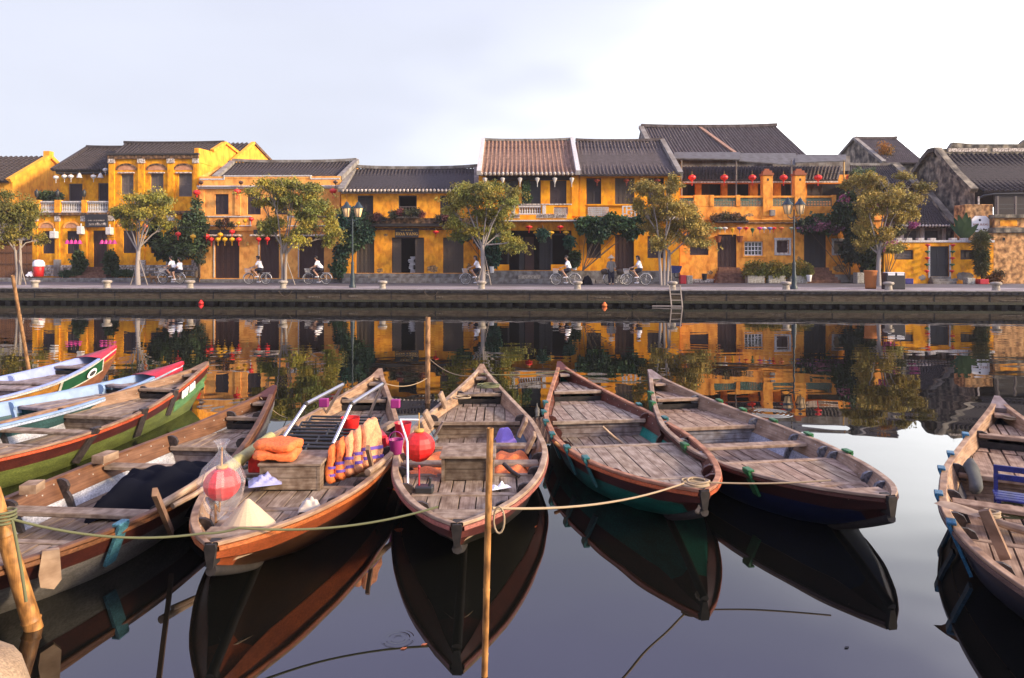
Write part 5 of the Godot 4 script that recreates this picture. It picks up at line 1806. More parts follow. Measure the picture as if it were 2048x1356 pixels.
func shrub(called: String, label: String, category: String, lobes_px: Array, z: float, count: int, kind: String, cols: Array, base_u: float, base_v: float, size := 1.0, hollow := 0.2, group := "") -> Node3D:
	var base := pt(base_u, base_v, z)
	var root := thing(called, label, category, base, 0.0, group)
	var px := bx(base_u + 1, z) - bx(base_u, z)
	var lobes := []
	var b := MB.new()
	for l in lobes_px:
		var c := pt(l[0], l[1], z) - base
		lobes.append([c, Vector3(l[2] * px, l[3] * px, minf(maxf(l[2], l[3]) * px * 0.7, 1.0))])
		b.tube(PackedVector3Array([Vector3.ZERO, c * 0.5 + Vector3(rnd(-0.1, 0.1), 0.1, 0.05), c]), 0.03, 0.012, 5)
	put(b, "stem", M.bark_dark, root)
	crown(root, lobes, count, kind, cols, "foliage", size, hollow)
	return root

func make_trees() -> void:
	var z := -41.5
	street_tree("olive leaved street tree with two supports before the thatched hut at far left", 36, 565, z, 500, 2, [[20, 415, 30, 28], [52, 420, 24, 28], [14, 455, 22, 28], [44, 452, 22, 24], [62, 478, 9, 10]], 800, [Color(0.17, 0.155, 0.02), Color(0.21, 0.18, 0.02), Color(0.12, 0.125, 0.02)], M.bark)
	street_tree("pale stemmed street tree before the tall block of the yellow villa", 276, 569, z, 497, 1, [[258, 404, 26, 18], [295, 400, 30, 16], [322, 410, 24, 18], [232, 428, 18, 14], [275, 425, 30, 14], [312, 432, 22, 14], [256, 448, 14, 9], [328, 450, 14, 10]], 900, OLIVE, M.bark_white)
	street_tree("broad drooping street tree before the pale orange house", 568, 571, z, 500, 2, [[548, 378, 38, 22], [590, 372, 36, 18], [622, 390, 32, 24], [520, 405, 18, 12], [575, 405, 34, 20], [640, 430, 32, 36], [655, 470, 22, 22], [535, 450, 32, 20], [600, 470, 24, 16], [618, 440, 24, 26], [560, 480, 14, 12]], 1500, OLIVE, M.bark)
	street_tree("round olive street tree between sign house and tan roofed house", 965, 572, z, 490, 1, [[925, 390, 34, 24], [975, 380, 36, 20], [1010, 400, 30, 24], [905, 420, 20, 26], [950, 415, 34, 22], [990, 430, 30, 24], [930, 455, 30, 22], [1000, 465, 20, 20], [1035, 485, 24, 18], [970, 460, 22, 14]], 1500, OLIVE, M.bark_white)
	street_tree("tall feathery yellowish street tree with several white stems beside the ladder", 1328, 574, z, 500, 3, [[1300, 390, 28, 24], [1330, 380, 24, 22], [1282, 412, 16, 16], [1345, 415, 32, 26], [1375, 425, 28, 26], [1310, 430, 26, 24], [1398, 445, 22, 20], [1340, 460, 34, 26], [1380, 475, 34, 20], [1320, 485, 20, 12]], 1600, [Color(0.31, 0.24, 0.05), Color(0.25, 0.205, 0.04), Color(0.36, 0.27, 0.05)], M.bark_white)
	street_tree("large rounded olive tree with whitewashed trunk near the yellow yard wall", 1757, 576, z, 500, 1, [[1735, 370, 30, 22], [1775, 365, 34, 22], [1805, 385, 30, 26], [1825, 415, 22, 22], [1725, 405, 22, 26], [1770, 405, 40, 24], [1800, 430, 28, 18], [1738, 445, 26, 26], [1765, 465, 34, 22], [1785, 490, 18, 12], [1735, 485, 18, 16]], 1600, [Color(0.3, 0.235, 0.045), Color(0.24, 0.2, 0.04), Color(0.34, 0.26, 0.05)], M.bark_white)
	for w in [[52, 567, 38, 520, "support pole of the far left tree"], [261, 569, 273, 532, "left slanting support of the pale stemmed tree"], [295, 566, 279, 520, "right slanting support of the pale stemmed tree"], [590, 572, 573, 520, "slanting support of the drooping tree by the orange house"], [955, 572, 967, 520, "left support of the round olive tree"], [982, 572, 970, 512, "right support of the round olive tree"], [1343, 574, 1340, 500, "upright support of the feathery tree beside the ladder"]]:
		props_for_tree(w[0], w[1], w[2], w[3], z + 0.1, "bamboo pole, " + w[4])
	# dark ficus and its neighbours
	var f := street_tree("dark green ficus with low dense crown between villa and pale orange house", 338, 553, -46.4, 520, 1, [[315, 490, 28, 22], [350, 470, 34, 30], [385, 455, 22, 32], [375, 500, 26, 14], [340, 505, 30, 12], [398, 430, 9, 24]], 1300, DEEP, M.bark_dark, "broad")
	f.name = "ficus_tree"
	shrub("twisted_tree", "old twisted grey trunk with sparse dark leaves beside the orange house corner", "tree", [[394, 470, 12, 30], [402, 440, 9, 20], [398, 510, 8, 24]], -46.6, 260, "fine", DEEP, 400, 556, 0.8)
	shrub("climbing_vine", "dark green climbing vine hanging over the lamp post between two houses", "vine", [[695, 440, 20, 24], [720, 450, 22, 26], [705, 480, 22, 20], [735, 470, 10, 14], [682, 505, 10, 20], [676, 540, 12, 16]], -46.0, 700, "broad", TEAL, 676, 555)
	shrub("climbing_vine", "green creeper covering the balcony front of the dark roofed house", "vine", [[1175, 450, 20, 14], [1200, 458, 22, 18], [1225, 445, 18, 14], [1250, 450, 20, 14], [1280, 448, 18, 12], [1300, 440, 14, 12], [1190, 472, 14, 10], [1262, 465, 14, 10]], -45.1, 900, "broad", [Color(0.03, 0.085, 0.025), Color(0.02, 0.06, 0.03), Color(0.05, 0.1, 0.03)], 1165, 542)
	var plant := shrub("bougainvillea", "bougainvillea with mauve flowers draped over the terrace corner", "bougainvillea", [[1640, 445, 22, 16], [1665, 450, 24, 18], [1610, 452, 18, 10], [1690, 430, 22, 34], [1700, 395, 16, 22]], -46.2, 520, "broad", DEEP, 1700, 560)
	var bloom := shrub("bougainvillea_bloom", "mauve blossom spray on the terrace corner creeper", "flowers", [[1640, 450, 20, 12], [1672, 458, 16, 10], [1690, 400, 14, 12], [1612, 455, 12, 6]], -45.9, 130, "tiny", [Color(0.3, 0.12, 0.2), Color(0.2, 0.1, 0.17), Color(0.4, 0.1, 0.25)], 1662, 456, 1.0)
	var petals: Node3D = bloom.get_node("foliage")
	bloom.remove_child(petals)
	petals.name = "blossom"
	plant.add_child(petals)
	petals.position = bloom.position - plant.position
	bloom.free()
	shrub("bougainvillea", "magenta flowering climber trailing behind the rounded olive tree", "bougainvillea", [[1765, 415, 14, 8], [1782, 440, 12, 16], [1795, 460, 14, 14], [1780, 490, 14, 10], [1828, 449, 8, 6]], -44.5, 200, "tiny", [Color(0.45, 0.06, 0.28), Color(0.35, 0.08, 0.22), Color(0.08, 0.09, 0.03)], 1772, 560, 1.2)
	shrub("dark_shrub", "tall dark green shrub against the ochre wall behind the orange pot", "shrub", [[1715, 470, 18, 34], [1735, 505, 18, 36], [1700, 500, 14, 24], [1742, 540, 14, 20], [1725, 430, 12, 30]], -45.9, 900, "broad", [Color(0.02, 0.05, 0.022), Color(0.035, 0.06, 0.02), Color(0.028, 0.05, 0.03)], 1728, 560)
	shrub("grass_plant", "spiky pale green plant rising above the rounded olive tree", "plant", [[1712, 350, 5, 16], [1728, 352, 5, 14], [1742, 348, 5, 12], [1722, 365, 14, 8]], -46.5, 150, "fine", [Color(0.1, 0.14, 0.05)], 1725, 372)
	shrub("roof_sapling", "orange leaved sapling growing on the far grey roof", "sapling", [[1770, 292, 9, 5], [1780, 297, 7, 4], [1767, 302, 7, 4], [1777, 307, 6, 4]], -58.5, 75, "fine", [Color(0.45, 0.2, 0.02), Color(0.3, 0.18, 0.03)], 1775, 316, 0.8, -1.0)
	shrub("terrace_hedge", "dark potted hedge behind the villa balustrade", "hedge", [[88, 395, 10, 6], [100, 394, 12, 6], [114, 394, 8, 6]], -49.8, 160, "broad", DEEP, 98, 402)
	# flower boxes, planters
	shrub("box_flowers", "reddish flowering plants in the box under the open window of the sign house", "plants", [[786, 428, 9, 7], [800, 424, 10, 6], [815, 425, 12, 6], [832, 424, 11, 7], [844, 428, 7, 6]], -45.6, 260, "tiny", [Color(0.05, 0.06, 0.03), Color(0.18, 0.05, 0.05), Color(0.07, 0.08, 0.03)], 815, 432)
	for w in [[748, 434, "left"], [884, 436, "right"]]:
		shrub("ledge_plant", "scrubby plants on the stained ledge at the %s of the flower box" % w[2], "plants", [[w[0] - 6, w[1], 8, 6], [w[0] + 7, w[1] - 1, 8, 7], [w[0] + 18, w[1] + 3, 6, 4]], -45.8, 110, "tiny", [Color(0.06, 0.05, 0.03), Color(0.14, 0.05, 0.05)], w[0], w[1] + 5)
	for w in [[450, "first door hood of the orange house"], [534, "second door hood of the orange house"]]:
		shrub("box_plant", "leafy plants in the black box over the " + w[1], "plants", [[w[0] - 12, 447, 6, 8], [w[0] + 2, 444, 6, 9], [w[0] + 13, 449, 6, 7]], -47.0, 70, "tiny", [Color(0.06, 0.07, 0.03), Color(0.12, 0.05, 0.03)], w[0], 460, 1.1)
	shrub("dry_plant", "dry trailing plants on the dark hood over the first stepped door", "plants", [[1432, 436, 9, 8], [1450, 432, 12, 8], [1470, 434, 12, 8], [1485, 438, 7, 8]], -46.5, 240, "tiny", [Color(0.16, 0.1, 0.05), Color(0.12, 0.1, 0.04)], 1455, 444)
	shrub("hanging_vine", "narrow green vine hanging in the upper opening of the tan roofed house", "vine", [[1053, 370, 4, 8], [1052, 384, 4, 9], [1056, 398, 5, 7]], -45.6, 80, "tiny", [Color(0.05, 0.11, 0.03)], 1053, 362, 1.2)
	shrub("side_bush", "dark green bush beside the column behind the round olive tree", "bush", [[985, 495, 12, 20], [965, 480, 14, 12], [925, 465, 14, 12], [988, 522, 7, 10]], -45.0, 420, "broad", TEAL, 985, 548)
	for w in [[158, 528, 7, 14, "left"], [222, 528, 8, 16, "right"]]:
		shrub("potted_shrub", "dark shrub standing %s of the villa door steps" % w[4], "shrub", [[w[0], w[1], w[2], w[3]], [w[0], w[1] - w[3], w[2] * 0.7, w[3] * 0.5]], -47.9, 170, "broad", DEEP, w[0], 553)
	for w in [[140, 547, "left"], [246, 546, "right"]]:
		shrub("low_hedge", "low clipped green hedge on the %s of the villa steps" % w[2], "hedge", [[w[0] - 9, w[1], 12, 6], [w[0] + 10, w[1], 12, 6]], -47.9, 220, "tiny", [Color(0.02, 0.06, 0.02), Color(0.03, 0.075, 0.02)], w[0], 554)
	for k in 3:
		var u: float = [1509.5, 1551.0, 1594.5][k]
		var which: String = ["left", "middle", "right"][k]
		var zz := -45.7
		var b := MB.new()
		var h := px_hole(u - 17, 551, u + 17, 564, zz)
		b.cbox(Vector3(h[0], STREET, zz - 0.3), Vector3(h[2], h[3], zz + 0.3), 0.03)
		lone(b, "planter", M.concrete_pot, "whitish concrete planter, %s of three below the grille window" % which, "planter", Vector3((h[0] + h[2]) / 2, STREET, zz), "concrete planters")
		shrub("planter_shrub", "yellow green leafy shrub in the %s concrete planter" % which, "shrub", [[u - 9, 541, 11, 12], [u + 9, 540, 11, 13], [u, 533, 12, 9]], zz, 260, "fine", [Color(0.22, 0.2, 0.03), Color(0.12, 0.14, 0.02), Color(0.28, 0.2, 0.03)], u, 551, 1.15, 0.2, "planter shrubs")
	shrub("planter_plant", "small leafy plant growing beside the third planter near the lamp post", "plant", [[1617, 538, 6, 8]], -45.6, 60, "fine", [Color(0.2, 0.19, 0.03)], 1617, 551)
	# banana and dracaena on the right
	var base := pt(1928, 482, -46.0)
	var root := thing("banana_plant", "big leaved banana plant rising behind the yellow yard wall", "banana plant", base)
	for w in [[1909, 434, 0.2], [1917, 428, 0.24], [1929, 423, 0.28], [1936, 432, 0.24], [1949, 446, 0.26], [1902, 446, 0.2]]:
		var tip := pt(w[0], w[1], -45.9 + rnd(-0.3, 0.3)) - base
		var b := MB.new()
		var rows := []
		for i in 8:
			var t := i / 7.0
			var c := tip * t + Vector3(tip.x * 0.25 * t * t, -0.1 * t * t, 0.15 * t)
			var wd: float = w[2] * sin(PI * pow(t, 0.8)) + 0.015
			rows.append(PackedVector3Array([c + Vector3(-wd, 0.06, 0), c, c + Vector3(wd, 0.06, 0.05)]))
		b.tint = Color(0.035, 0.075, 0.02) if w[0] > 1915 else Color(0.02, 0.07, 0.03)
		b.grid(rows)
		put(b, "leaf", M.leaf, root)
	shrub("dracaena", "shaggy hanging dracaena before the right end of the yard wall", "plant", [[1963, 475, 14, 8], [1962, 490, 12, 12], [1964, 510, 11, 14], [1963, 530, 9, 14], [1962, 545, 6, 9]], -44.6, 240, "strap", [Color(0.09, 0.1, 0.03), Color(0.16, 0.14, 0.035), Color(0.05, 0.07, 0.02)], 1963, 560, 0.75)
	shrub("rusty_plant", "rust coloured low plant at the foot of the stained plaster wall", "plant", [[1990, 555, 7, 8], [1996, 548, 6, 7]], -44.3, 70, "fine", [Color(0.2, 0.09, 0.02), Color(0.1, 0.07, 0.02)], 1993, 566)

# ---------------------------------------------------------------- street furniture
func lamp_post(u: float, dist_in: float, label: String) -> void:
	var o := quay_at(quay_u(u, dist_in), dist_in, STREET)
	var root := thing("street_lamp", label, "street lamp", o)
	var b := MB.new()
	b.lathe(PackedVector2Array([Vector2(0.187, 0), Vector2(0.187, 0.12), Vector2(0.133, 0.18), Vector2(0.117, 0.5), Vector2(0.148, 0.56), Vector2(0.094, 0.75), Vector2(0.078, 1.25), Vector2(0.101, 1.3), Vector2(0.047, 1.42), Vector2(0.039, 3.4), Vector2(0.062, 3.45), Vector2(0.035, 3.55), Vector2(0.031, 4.0), Vector2(0.000, 4.05)]), Transform3D(), 10)
	put(b, "post", M.lamp_green, root)
	for s in [-1.0, 1.0]:
		b = MB.new()
		b.tube(PackedVector3Array([Vector3(0, 3.62, 0), Vector3(s * 0.16, 3.58, 0), Vector3(s * 0.3, 3.68, 0), Vector3(s * 0.31, 3.8, 0)]), 0.025, 0.02, 6)
		put(b, "bracket", M.lamp_green, root)
		var x := Transform3D(Basis(), Vector3(s * 0.31, 3.8, 0))
		b = MB.new()
		b.lathe(PackedVector2Array([Vector2(0.0, 0.0), Vector2(0.14, 0.0), Vector2(0.25, 0.46), Vector2(0.0, 0.46)]), x, 6)
		var lan := put(b, "lantern", M.cream_glass, root)
		b = MB.new()
		b.lathe(PackedVector2Array([Vector2(0.29, 0.46), Vector2(0.27, 0.5), Vector2(0.12, 0.68), Vector2(0.1, 0.76), Vector2(0.03, 0.8), Vector2(0.0, 0.9)]), x, 6)
		for k in 6:
			var a := TAU * k / 6
			b.bar(x * Vector3(0.145 * cos(a), 0, 0.145 * sin(a)), x * Vector3(0.255 * cos(a), 0.46, 0.255 * sin(a)), 0.02, 0.02)
		put(b, "lantern_cap", M.lamp_green, lan)

func bollard_proto() -> Node3D:
	var root := thing("mooring_bollard", "", "bollard", Vector3.ZERO, 0.0, "stone bollards along the quay")
	var b := MB.new()
	b.lathe(PackedVector2Array([Vector2(0.19, 0), Vector2(0.17, 0.04), Vector2(0.155, 0.22), Vector2(0.17, 0.26)]), Transform3D(), 12)
	put(b, "foot", M.pale_stone, root)
	b = MB.new()
	b.lathe(PackedVector2Array([Vector2(0.16, 0.255), Vector2(0.225, 0.27), Vector2(0.25, 0.31), Vector2(0.25, 0.36), Vector2(0.225, 0.4), Vector2(0.12, 0.42), Vector2(0, 0.425)]), Transform3D(), 14)
	put(b, "cap", M.pale_stone, root)
	return root

func lantern_proto(shape: String, m: Material) -> Node3D:
	var root := thing("paper_lantern", "", "lantern", Vector3.ZERO)
	var b := MB.new()
	var p := PackedVector2Array()
	if shape == "round":
		for i in 9:
			var a := lerpf(-1.3, 1.3, i / 8.0)
			p.append(Vector2(cos(a) * 0.24, sin(a) * 0.175))
	elif shape == "flat":
		for i in 7:
			var a := lerpf(-1.2, 1.2, i / 6.0)
			p.append(Vector2(cos(a) * 0.27, sin(a) * 0.12))
	elif shape == "bell":
		p = PackedVector2Array([Vector2(0.27, -0.2), Vector2(0.22, -0.14), Vector2(0.17, 0.05), Vector2(0.1, 0.18), Vector2(0.04, 0.22)])
	else:   # drop: wide at the top, narrow below
		p = PackedVector2Array([Vector2(0.04, -0.24), Vector2(0.1, -0.14), Vector2(0.2, 0.08), Vector2(0.21, 0.14), Vector2(0.13, 0.2), Vector2(0.06, 0.21)])
	b.lathe(p, Transform3D(), 16, 0.06)
	put(b, "paper_shade", m, root)
	b = MB.new()
	var t := p[p.size() - 1]; var l := p[0]
	b.lathe(PackedVector2Array([Vector2(0.0, t.y), Vector2(t.x + 0.01, t.y - 0.005), Vector2(t.x + 0.01, t.y + 0.03), Vector2(0.0, t.y + 0.03)]), Transform3D(), 10)
	b.tube(PackedVector3Array([Vector3(0, t.y + 0.03, 0), Vector3(0, t.y + 0.22, 0)]), 0.008, 0.008, 4)
	put(b, "top_ring", M.gold, root)
	if shape != "bell":
		b = MB.new()
		b.lathe(PackedVector2Array([Vector2(0.0, l.y - 0.34), Vector2(0.03, l.y - 0.33), Vector2(0.02, l.y - 0.12), Vector2(l.x + 0.01, l.y - 0.02), Vector2(l.x + 0.01, l.y + 0.01)]), Transform3D(), 8)
		put(b, "tassel", m, root)
	return root

var lamps := {}

func lantern(u: float, v: float, z: float, shape: String, color: String, label: String, r_px := 8.0, group := "") -> void:
	var key := shape + color
	var at := pt(u, v, z)
	var s: float = r_px * (bx(u + 1, z) - bx(u, z)) / 0.25
	var o: Node3D
	if lamps.has(key):
		o = copy(lamps[key], at, rnd(0, 3), label, group)
	else:
		o = lantern_proto(shape, M["lantern_" + color])
		lamps[key] = o
		o.position = at
		o.set_meta("label", label)
		if group: o.set_meta("group", group)
	o.scale = Vector3(s, s, s)

func make_lanterns() -> void:
	var ord := ["first", "second", "third", "fourth", "fifth", "sixth", "seventh", "eighth", "ninth", "tenth", "eleventh", "twelfth", "thirteenth", "fourteenth", "fifteenth", "sixteenth", "seventeenth"]
	var g := "lanterns under the villa eave"
	var k := 0
	for w in [[112, 355, "round"], [129, 353, "round"], [142, 353, "round"], [159, 351, "bell"], [187, 353, "round"], [201, 351, "bell"], [211, 340, "round"]]:
		lantern(w[0], w[1], -49.6, w[2], "white", "white %s lantern, %s from the left under the villa eave" % [w[2], ord[k]], 5.5, g)
		k += 1
	# red ones on the pale orange house
	for w in [[393.4, 385, "left corner"], [474, 383, "middle"], [666, 382, "right corner"]]:
		lantern(w[0], w[1], -46.9, "round", "red", "red round lantern hanging at the %s of the orange house cornice" % w[2], 7.5, "red lanterns on the orange house")
	for w in [[402, 365, "left end"], [482, 365, "middle"], [671, 364, "right end"]]:
		lantern(w[0], w[1], -47.1, "round", "bronze", "dark bronze globe lantern on the %s of the stepped parapet" % w[2], 5.0, "dark globes on the parapet")
	k = 0
	for w in [[413, 472, "red"], [422.6, 479, "red"], [436, 479, "yellow"], [440.5, 469.5, "yellow"], [449.5, 479, "yellow"], [464, 479, "yellow"], [464, 463.5, "red"], [477.5, 479, "red"]]:
		lantern(w[0], w[1], -46.6, "round", w[2], "%s lantern, %s of the bunch over the first dark red door" % [w[2], ord[k]], 6.0, "lanterns over the first dark red door")
		k += 1
	for w in [[517, 478.5, "red", "left red lantern hanging over the second dark red door"], [534.5, 478, "red", "right red lantern hanging over the second dark red door"], [619.5, 478, "yellow", "yellow lantern over the third dark red door"], [477, 446.5, "yellow", "lower yellow lantern beside the plant box of the orange house"], [490.5, 441.5, "yellow", "upper yellow lantern beside the plant box of the orange house"], [502.5, 438, "red", "red lantern at the end of the plant box of the orange house"]]:
		lantern(w[0], w[1], -46.6, "round", w[2], w[3], 5.5)
	for w in [[581, 462, "orange", "orange lantern in the drooping tree", 8.0], [562, 441, "yellow", "upper yellow lantern in the drooping tree", 5.5], [327, 461, "yellow", "left yellow lantern strung before the dark ficus", 6.0], [356, 468, "red", "red lantern strung before the middle of the dark ficus", 6.0], [386, 473, "yellow", "right yellow lantern strung before the dark ficus", 6.0], [290, 452, "orange", "orange lantern beside the pale stemmed tree", 5.5]]:
		lantern(w[0], w[1], -43.2, "round", w[2], w[3], w[4])
	lantern(871.5, 464, -45.8, "flat", "red", "flat red lantern right of the sign house name board", 6.0)
	k = 0
	for u in [970.0, 1005.4, 1040.0, 1074.7, 1109.6, 1143.5]:
		lantern(u, 360, -45.4, "drop", "white", "white tapering lantern, %s from the left under the tan roof eave" % ord[k], 6.0, "white lanterns under the tan roof")
		k += 1
	for w in [[1058, 454, "red", "left red lantern under the balcony slab of the tan roofed house"], [1120.5, 454, "red", "right red lantern under the balcony slab of the tan roofed house"], [1073, 465.5, "yellow", "left yellow lantern under the balcony slab of the tan roofed house"], [1102, 465.5, "yellow", "middle yellow lantern under the balcony slab of the tan roofed house"], [1132, 465, "yellow", "right yellow lantern under the balcony slab of the tan roofed house"]]:
		lantern(w[0], w[1], -45.2, "flat", w[2], w[3], 6.5)
	for w in [[1194, "left"], [1253, "middle"], [1315, "right"]]:
		lantern(w[0], 361, -45.8, "flat", "rust", "dim rusty red lantern in the %s upper bay of the dark roofed house" % w[1], 6.0, "rusty lanterns under the dark roof")
	k = 0
	for u in [1384.0, 1448.5, 1504.4, 1567.0, 1636.0, 1699.4]:
		lantern(u, 355, -48.0, "round", "red", "bright red lantern, %s from the left along the terrace awning" % ord[k], 8.2, "red lanterns along the terrace")
		k += 1
	k = 0
	for w in [[1410, "blue", "flat"], [1430, "green", "flat"], [1440, "pale_green", "flat"], [1450, "white", "flat"], [1465, "yellow", "drop"], [1479, "violet", "flat"], [1492, "red", "flat"], [1505, "green", "drop"], [1519.5, "pink", "flat"], [1528, "white", "flat"], [1540, "blue", "flat"], [1547, "red", "flat"], [1563, "orange", "flat"], [1583, "pale_green", "flat"], [1598, "violet", "flat"], [1623, "pale_green", "flat"], [1636, "red", "flat"]]:
		lantern(w[0], 456.5 + (4.0 if w[2] == "drop" else 0.0), -46.2, w[2], w[1], "%s lantern, %s from the left in the mixed row above the doors" % [w[1].replace("_", " "), ord[k]], 5.2, "mixed lanterns above the stepped doors")
		k += 1
	for w in [[1400.0, 1650.0, 450.5, -46.2, "thin cable from which the mixed lanterns hang above the stepped doors"], [1362.0, 1700.0, 346.0, -48.0, "thin cable along the terrace awning from which the red lanterns hang"], [310.0, 412.0, 452.0, -43.2, "thin cable strung with lanterns before the dark ficus"]]:
		var path := PackedVector3Array()
		for i in 15:
			var t := i / 14.0
			path.append(pt(lerpf(w[0], w[1], t), w[2], w[3]) - Vector3(0, 0.12 * sin(PI * t), 0))
		var cb := MB.new()
		cb.tube(path, 0.012, 0.012, 4)
		lone(cb, "lantern_cable", M.iron, w[4], "cable", path[0])
	for side in [[1855.5, "left"], [1906.0, "right"]]:
		for j in 5:
			lantern(side[0] - j * 0.5, 490 + j * 13.0, -44.95, "flat", "red" if j % 2 == 0 else "green", "%s lantern, %s from the top on the %s of the yard gate" % ["red" if j % 2 == 0 else "green", ord[j], side[1]], 4.6, "lanterns beside the yard gate")
	# pink lamp shades on stands
	for w in [[146.5, 532, "left, before the arched window"], [216, 532, "right, before the door"]]:
		var z := -48.0
		var base := pt(w[0], 545, z)
		base.y = 1.06
		var root := thing("lantern_stand", "thin iron stand with a cross bar for pink lanterns, " + w[2], "stand", base)
		var top := by(474.5, base.x, z) - base.y
		var b := MB.new()
		b.tube(PackedVector3Array([Vector3(0, 0, 0), Vector3(0, top, 0)]), 0.022, 0.018, 6)
		put(b, "pole", M.iron, root)
		b = MB.new()
		b.tube(PackedVector3Array([Vector3(-0.5, top, 0), Vector3(0.55, top, 0)]), 0.015, 0.015, 6)
		put(b, "cross_bar", M.iron, root)
		b = MB.new()
		b.lathe(PackedVector2Array([Vector2(0.25, 0), Vector2(0.25, 0.04), Vector2(0.05, 0.06)]), Transform3D(), 10)
		put(b, "foot", M.iron, root)
		for j in 4:
			lantern(w[0] - 12 + j * 8.3, 484, z, "bell", "pink", "pink bell lantern, %s from the left on the stand %s" % [ord[j], "by the arched window" if w[0] < 180 else "by the villa door"], 4.6, "pink lanterns on stands")

# ---------------------------------------------------------------- figures: one smooth skin over a jointed skeleton
func skin_mesh(bones: Array, cell: float, blend := 0.035) -> MB:      # bones: [a, b, radius a, radius b]
	var lo := Vector3.INF; var hi := -Vector3.INF
	for w in bones:
		var m: float = maxf(w[2], w[3]) + cell * 2.5
		for p in [w[0], w[1]]:
			lo = lo.min(p - Vector3(m, m, m)); hi = hi.max(p + Vector3(m, m, m))
	var nx := int((hi.x - lo.x) / cell) + 2; var ny := int((hi.y - lo.y) / cell) + 2; var nz := int((hi.z - lo.z) / cell) + 2
	var f := PackedFloat32Array()
	f.resize(nx * ny * nz)
	f.fill(1.0)
	for w in bones:
		var a: Vector3 = w[0]; var e: Vector3 = w[1]; var ra: float = w[2]; var rb: float = w[3]
		var d := e - a
		var dd := maxf(d.dot(d), 1e-9)
		var m: float = maxf(ra, rb) + cell * 2.0 + blend
		var i0 := Vector3i(((a.min(e) - Vector3(m, m, m) - lo) / cell).floor().max(Vector3.ZERO))
		var i1 := Vector3i(((a.max(e) + Vector3(m, m, m) - lo) / cell).ceil()).min(Vector3i(nx - 1, ny - 1, nz - 1))
		for z in range(i0.z, i1.z + 1):
			for y in range(i0.y, i1.y + 1):
				var row := (z * ny + y) * nx
				for x in range(i0.x, i1.x + 1):
					var p := lo + Vector3(x, y, z) * cell - a
					var t := clampf(p.dot(d) / dd, 0.0, 1.0)
					var s := (p - d * t).length() - lerpf(ra, rb, t)
					var o := f[row + x]
					var h := maxf(blend - absf(o - s), 0.0) / blend
					f[row + x] = minf(o, s) - h * h * blend * 0.25
	var ids := {}
	var pos := PackedVector3Array()
	var corner := [Vector3i(0, 0, 0), Vector3i(1, 0, 0), Vector3i(0, 1, 0), Vector3i(1, 1, 0), Vector3i(0, 0, 1), Vector3i(1, 0, 1), Vector3i(0, 1, 1), Vector3i(1, 1, 1)]
	var edges := [[0, 1], [2, 3], [4, 5], [6, 7], [0, 2], [1, 3], [4, 6], [5, 7], [0, 4], [1, 5], [2, 6], [3, 7]]
	for z in nz - 1:
		for y in ny - 1:
			for x in nx - 1:
				var base := (z * ny + y) * nx + x
				var inside := 0
				for k in 8:
					var c: Vector3i = corner[k]
					if f[base + c.x + c.y * nx + c.z * nx * ny] < 0.0: inside += 1
				if inside == 0 or inside == 8:
					continue
				var sum := Vector3.ZERO
				var cnt := 0
				for e in edges:
					var c0: Vector3i = corner[e[0]]; var c1: Vector3i = corner[e[1]]
					var v0 := f[base + c0.x + c0.y * nx + c0.z * nx * ny]; var v1 := f[base + c1.x + c1.y * nx + c1.z * nx * ny]
					if (v0 < 0.0) != (v1 < 0.0):
						sum += Vector3(c0).lerp(Vector3(c1), v0 / (v0 - v1))
						cnt += 1
				ids[base] = pos.size()
				pos.append(lo + (Vector3(x, y, z) + sum / cnt) * cell)
	var quads := []
	var norm := PackedVector3Array()
	norm.resize(pos.size())
	var stride := [1, nx, nx * ny]
	for base in ids.keys():
		for ax in 3:
			var s0: int = stride[ax]; var s1: int = stride[(ax + 1) % 3]; var s2: int = stride[(ax + 2) % 3]
			var a: int = base
			if base + s0 >= f.size(): continue
			if (f[a] < 0.0) == (f[a + s0] < 0.0): continue
			if not (ids.has(a - s1) and ids.has(a - s2) and ids.has(a - s1 - s2)): continue
			var q := [ids[a], ids[a - s1], ids[a - s1 - s2], ids[a - s2]]
			var nn := (pos[q[2]] - pos[q[0]]).cross(pos[q[3]] - pos[q[1]])
			var want := Vector3.ZERO
			want[ax] = 1.0 if f[a] < 0.0 else -1.0
			if nn.dot(want) < 0.0: nn = -nn
			for i in q: norm[i] += nn
			quads.append(q)
	var b := MB.new()
	for q in quads:
		var n0 := norm[q[0]].normalized(); var n1 := norm[q[1]].normalized(); var n2 := norm[q[2]].normalized(); var n3 := norm[q[3]].normalized()
		b.tri(pos[q[0]], pos[q[1]], pos[q[2]], n0, n1, n2)
		b.tri(pos[q[0]], pos[q[2]], pos[q[3]], n0, n2, n3)
	return b

func fingers(b: MB, wrist: Vector3, dir: Vector3, down: Vector3, side: Vector3, s := 1.0) -> void:      # four fingers curled over a grip, thumb from the side of the palm
	for k in 4:
		var o := wrist + dir * 0.085 * s + side * (k - 1.5) * 0.021 * s
		var l: float = [0.9, 1.05, 1.0, 0.8][k]
		b.tube(PackedVector3Array([o, o + dir * 0.03 * l * s + down * 0.012, o + dir * 0.04 * l * s + down * 0.04, o + dir * 0.015 * s + down * 0.055]), 0.0095 * s, 0.007 * s, 5)
	var t := wrist + dir * 0.03 * s - side * 0.035 * s
	b.tube(PackedVector3Array([t, t + dir * 0.03 * s - side * 0.02 * s + down * 0.01, t + dir * 0.05 * s - side * 0.005 * s + down * 0.04]), 0.011 * s, 0.008 * s, 5)

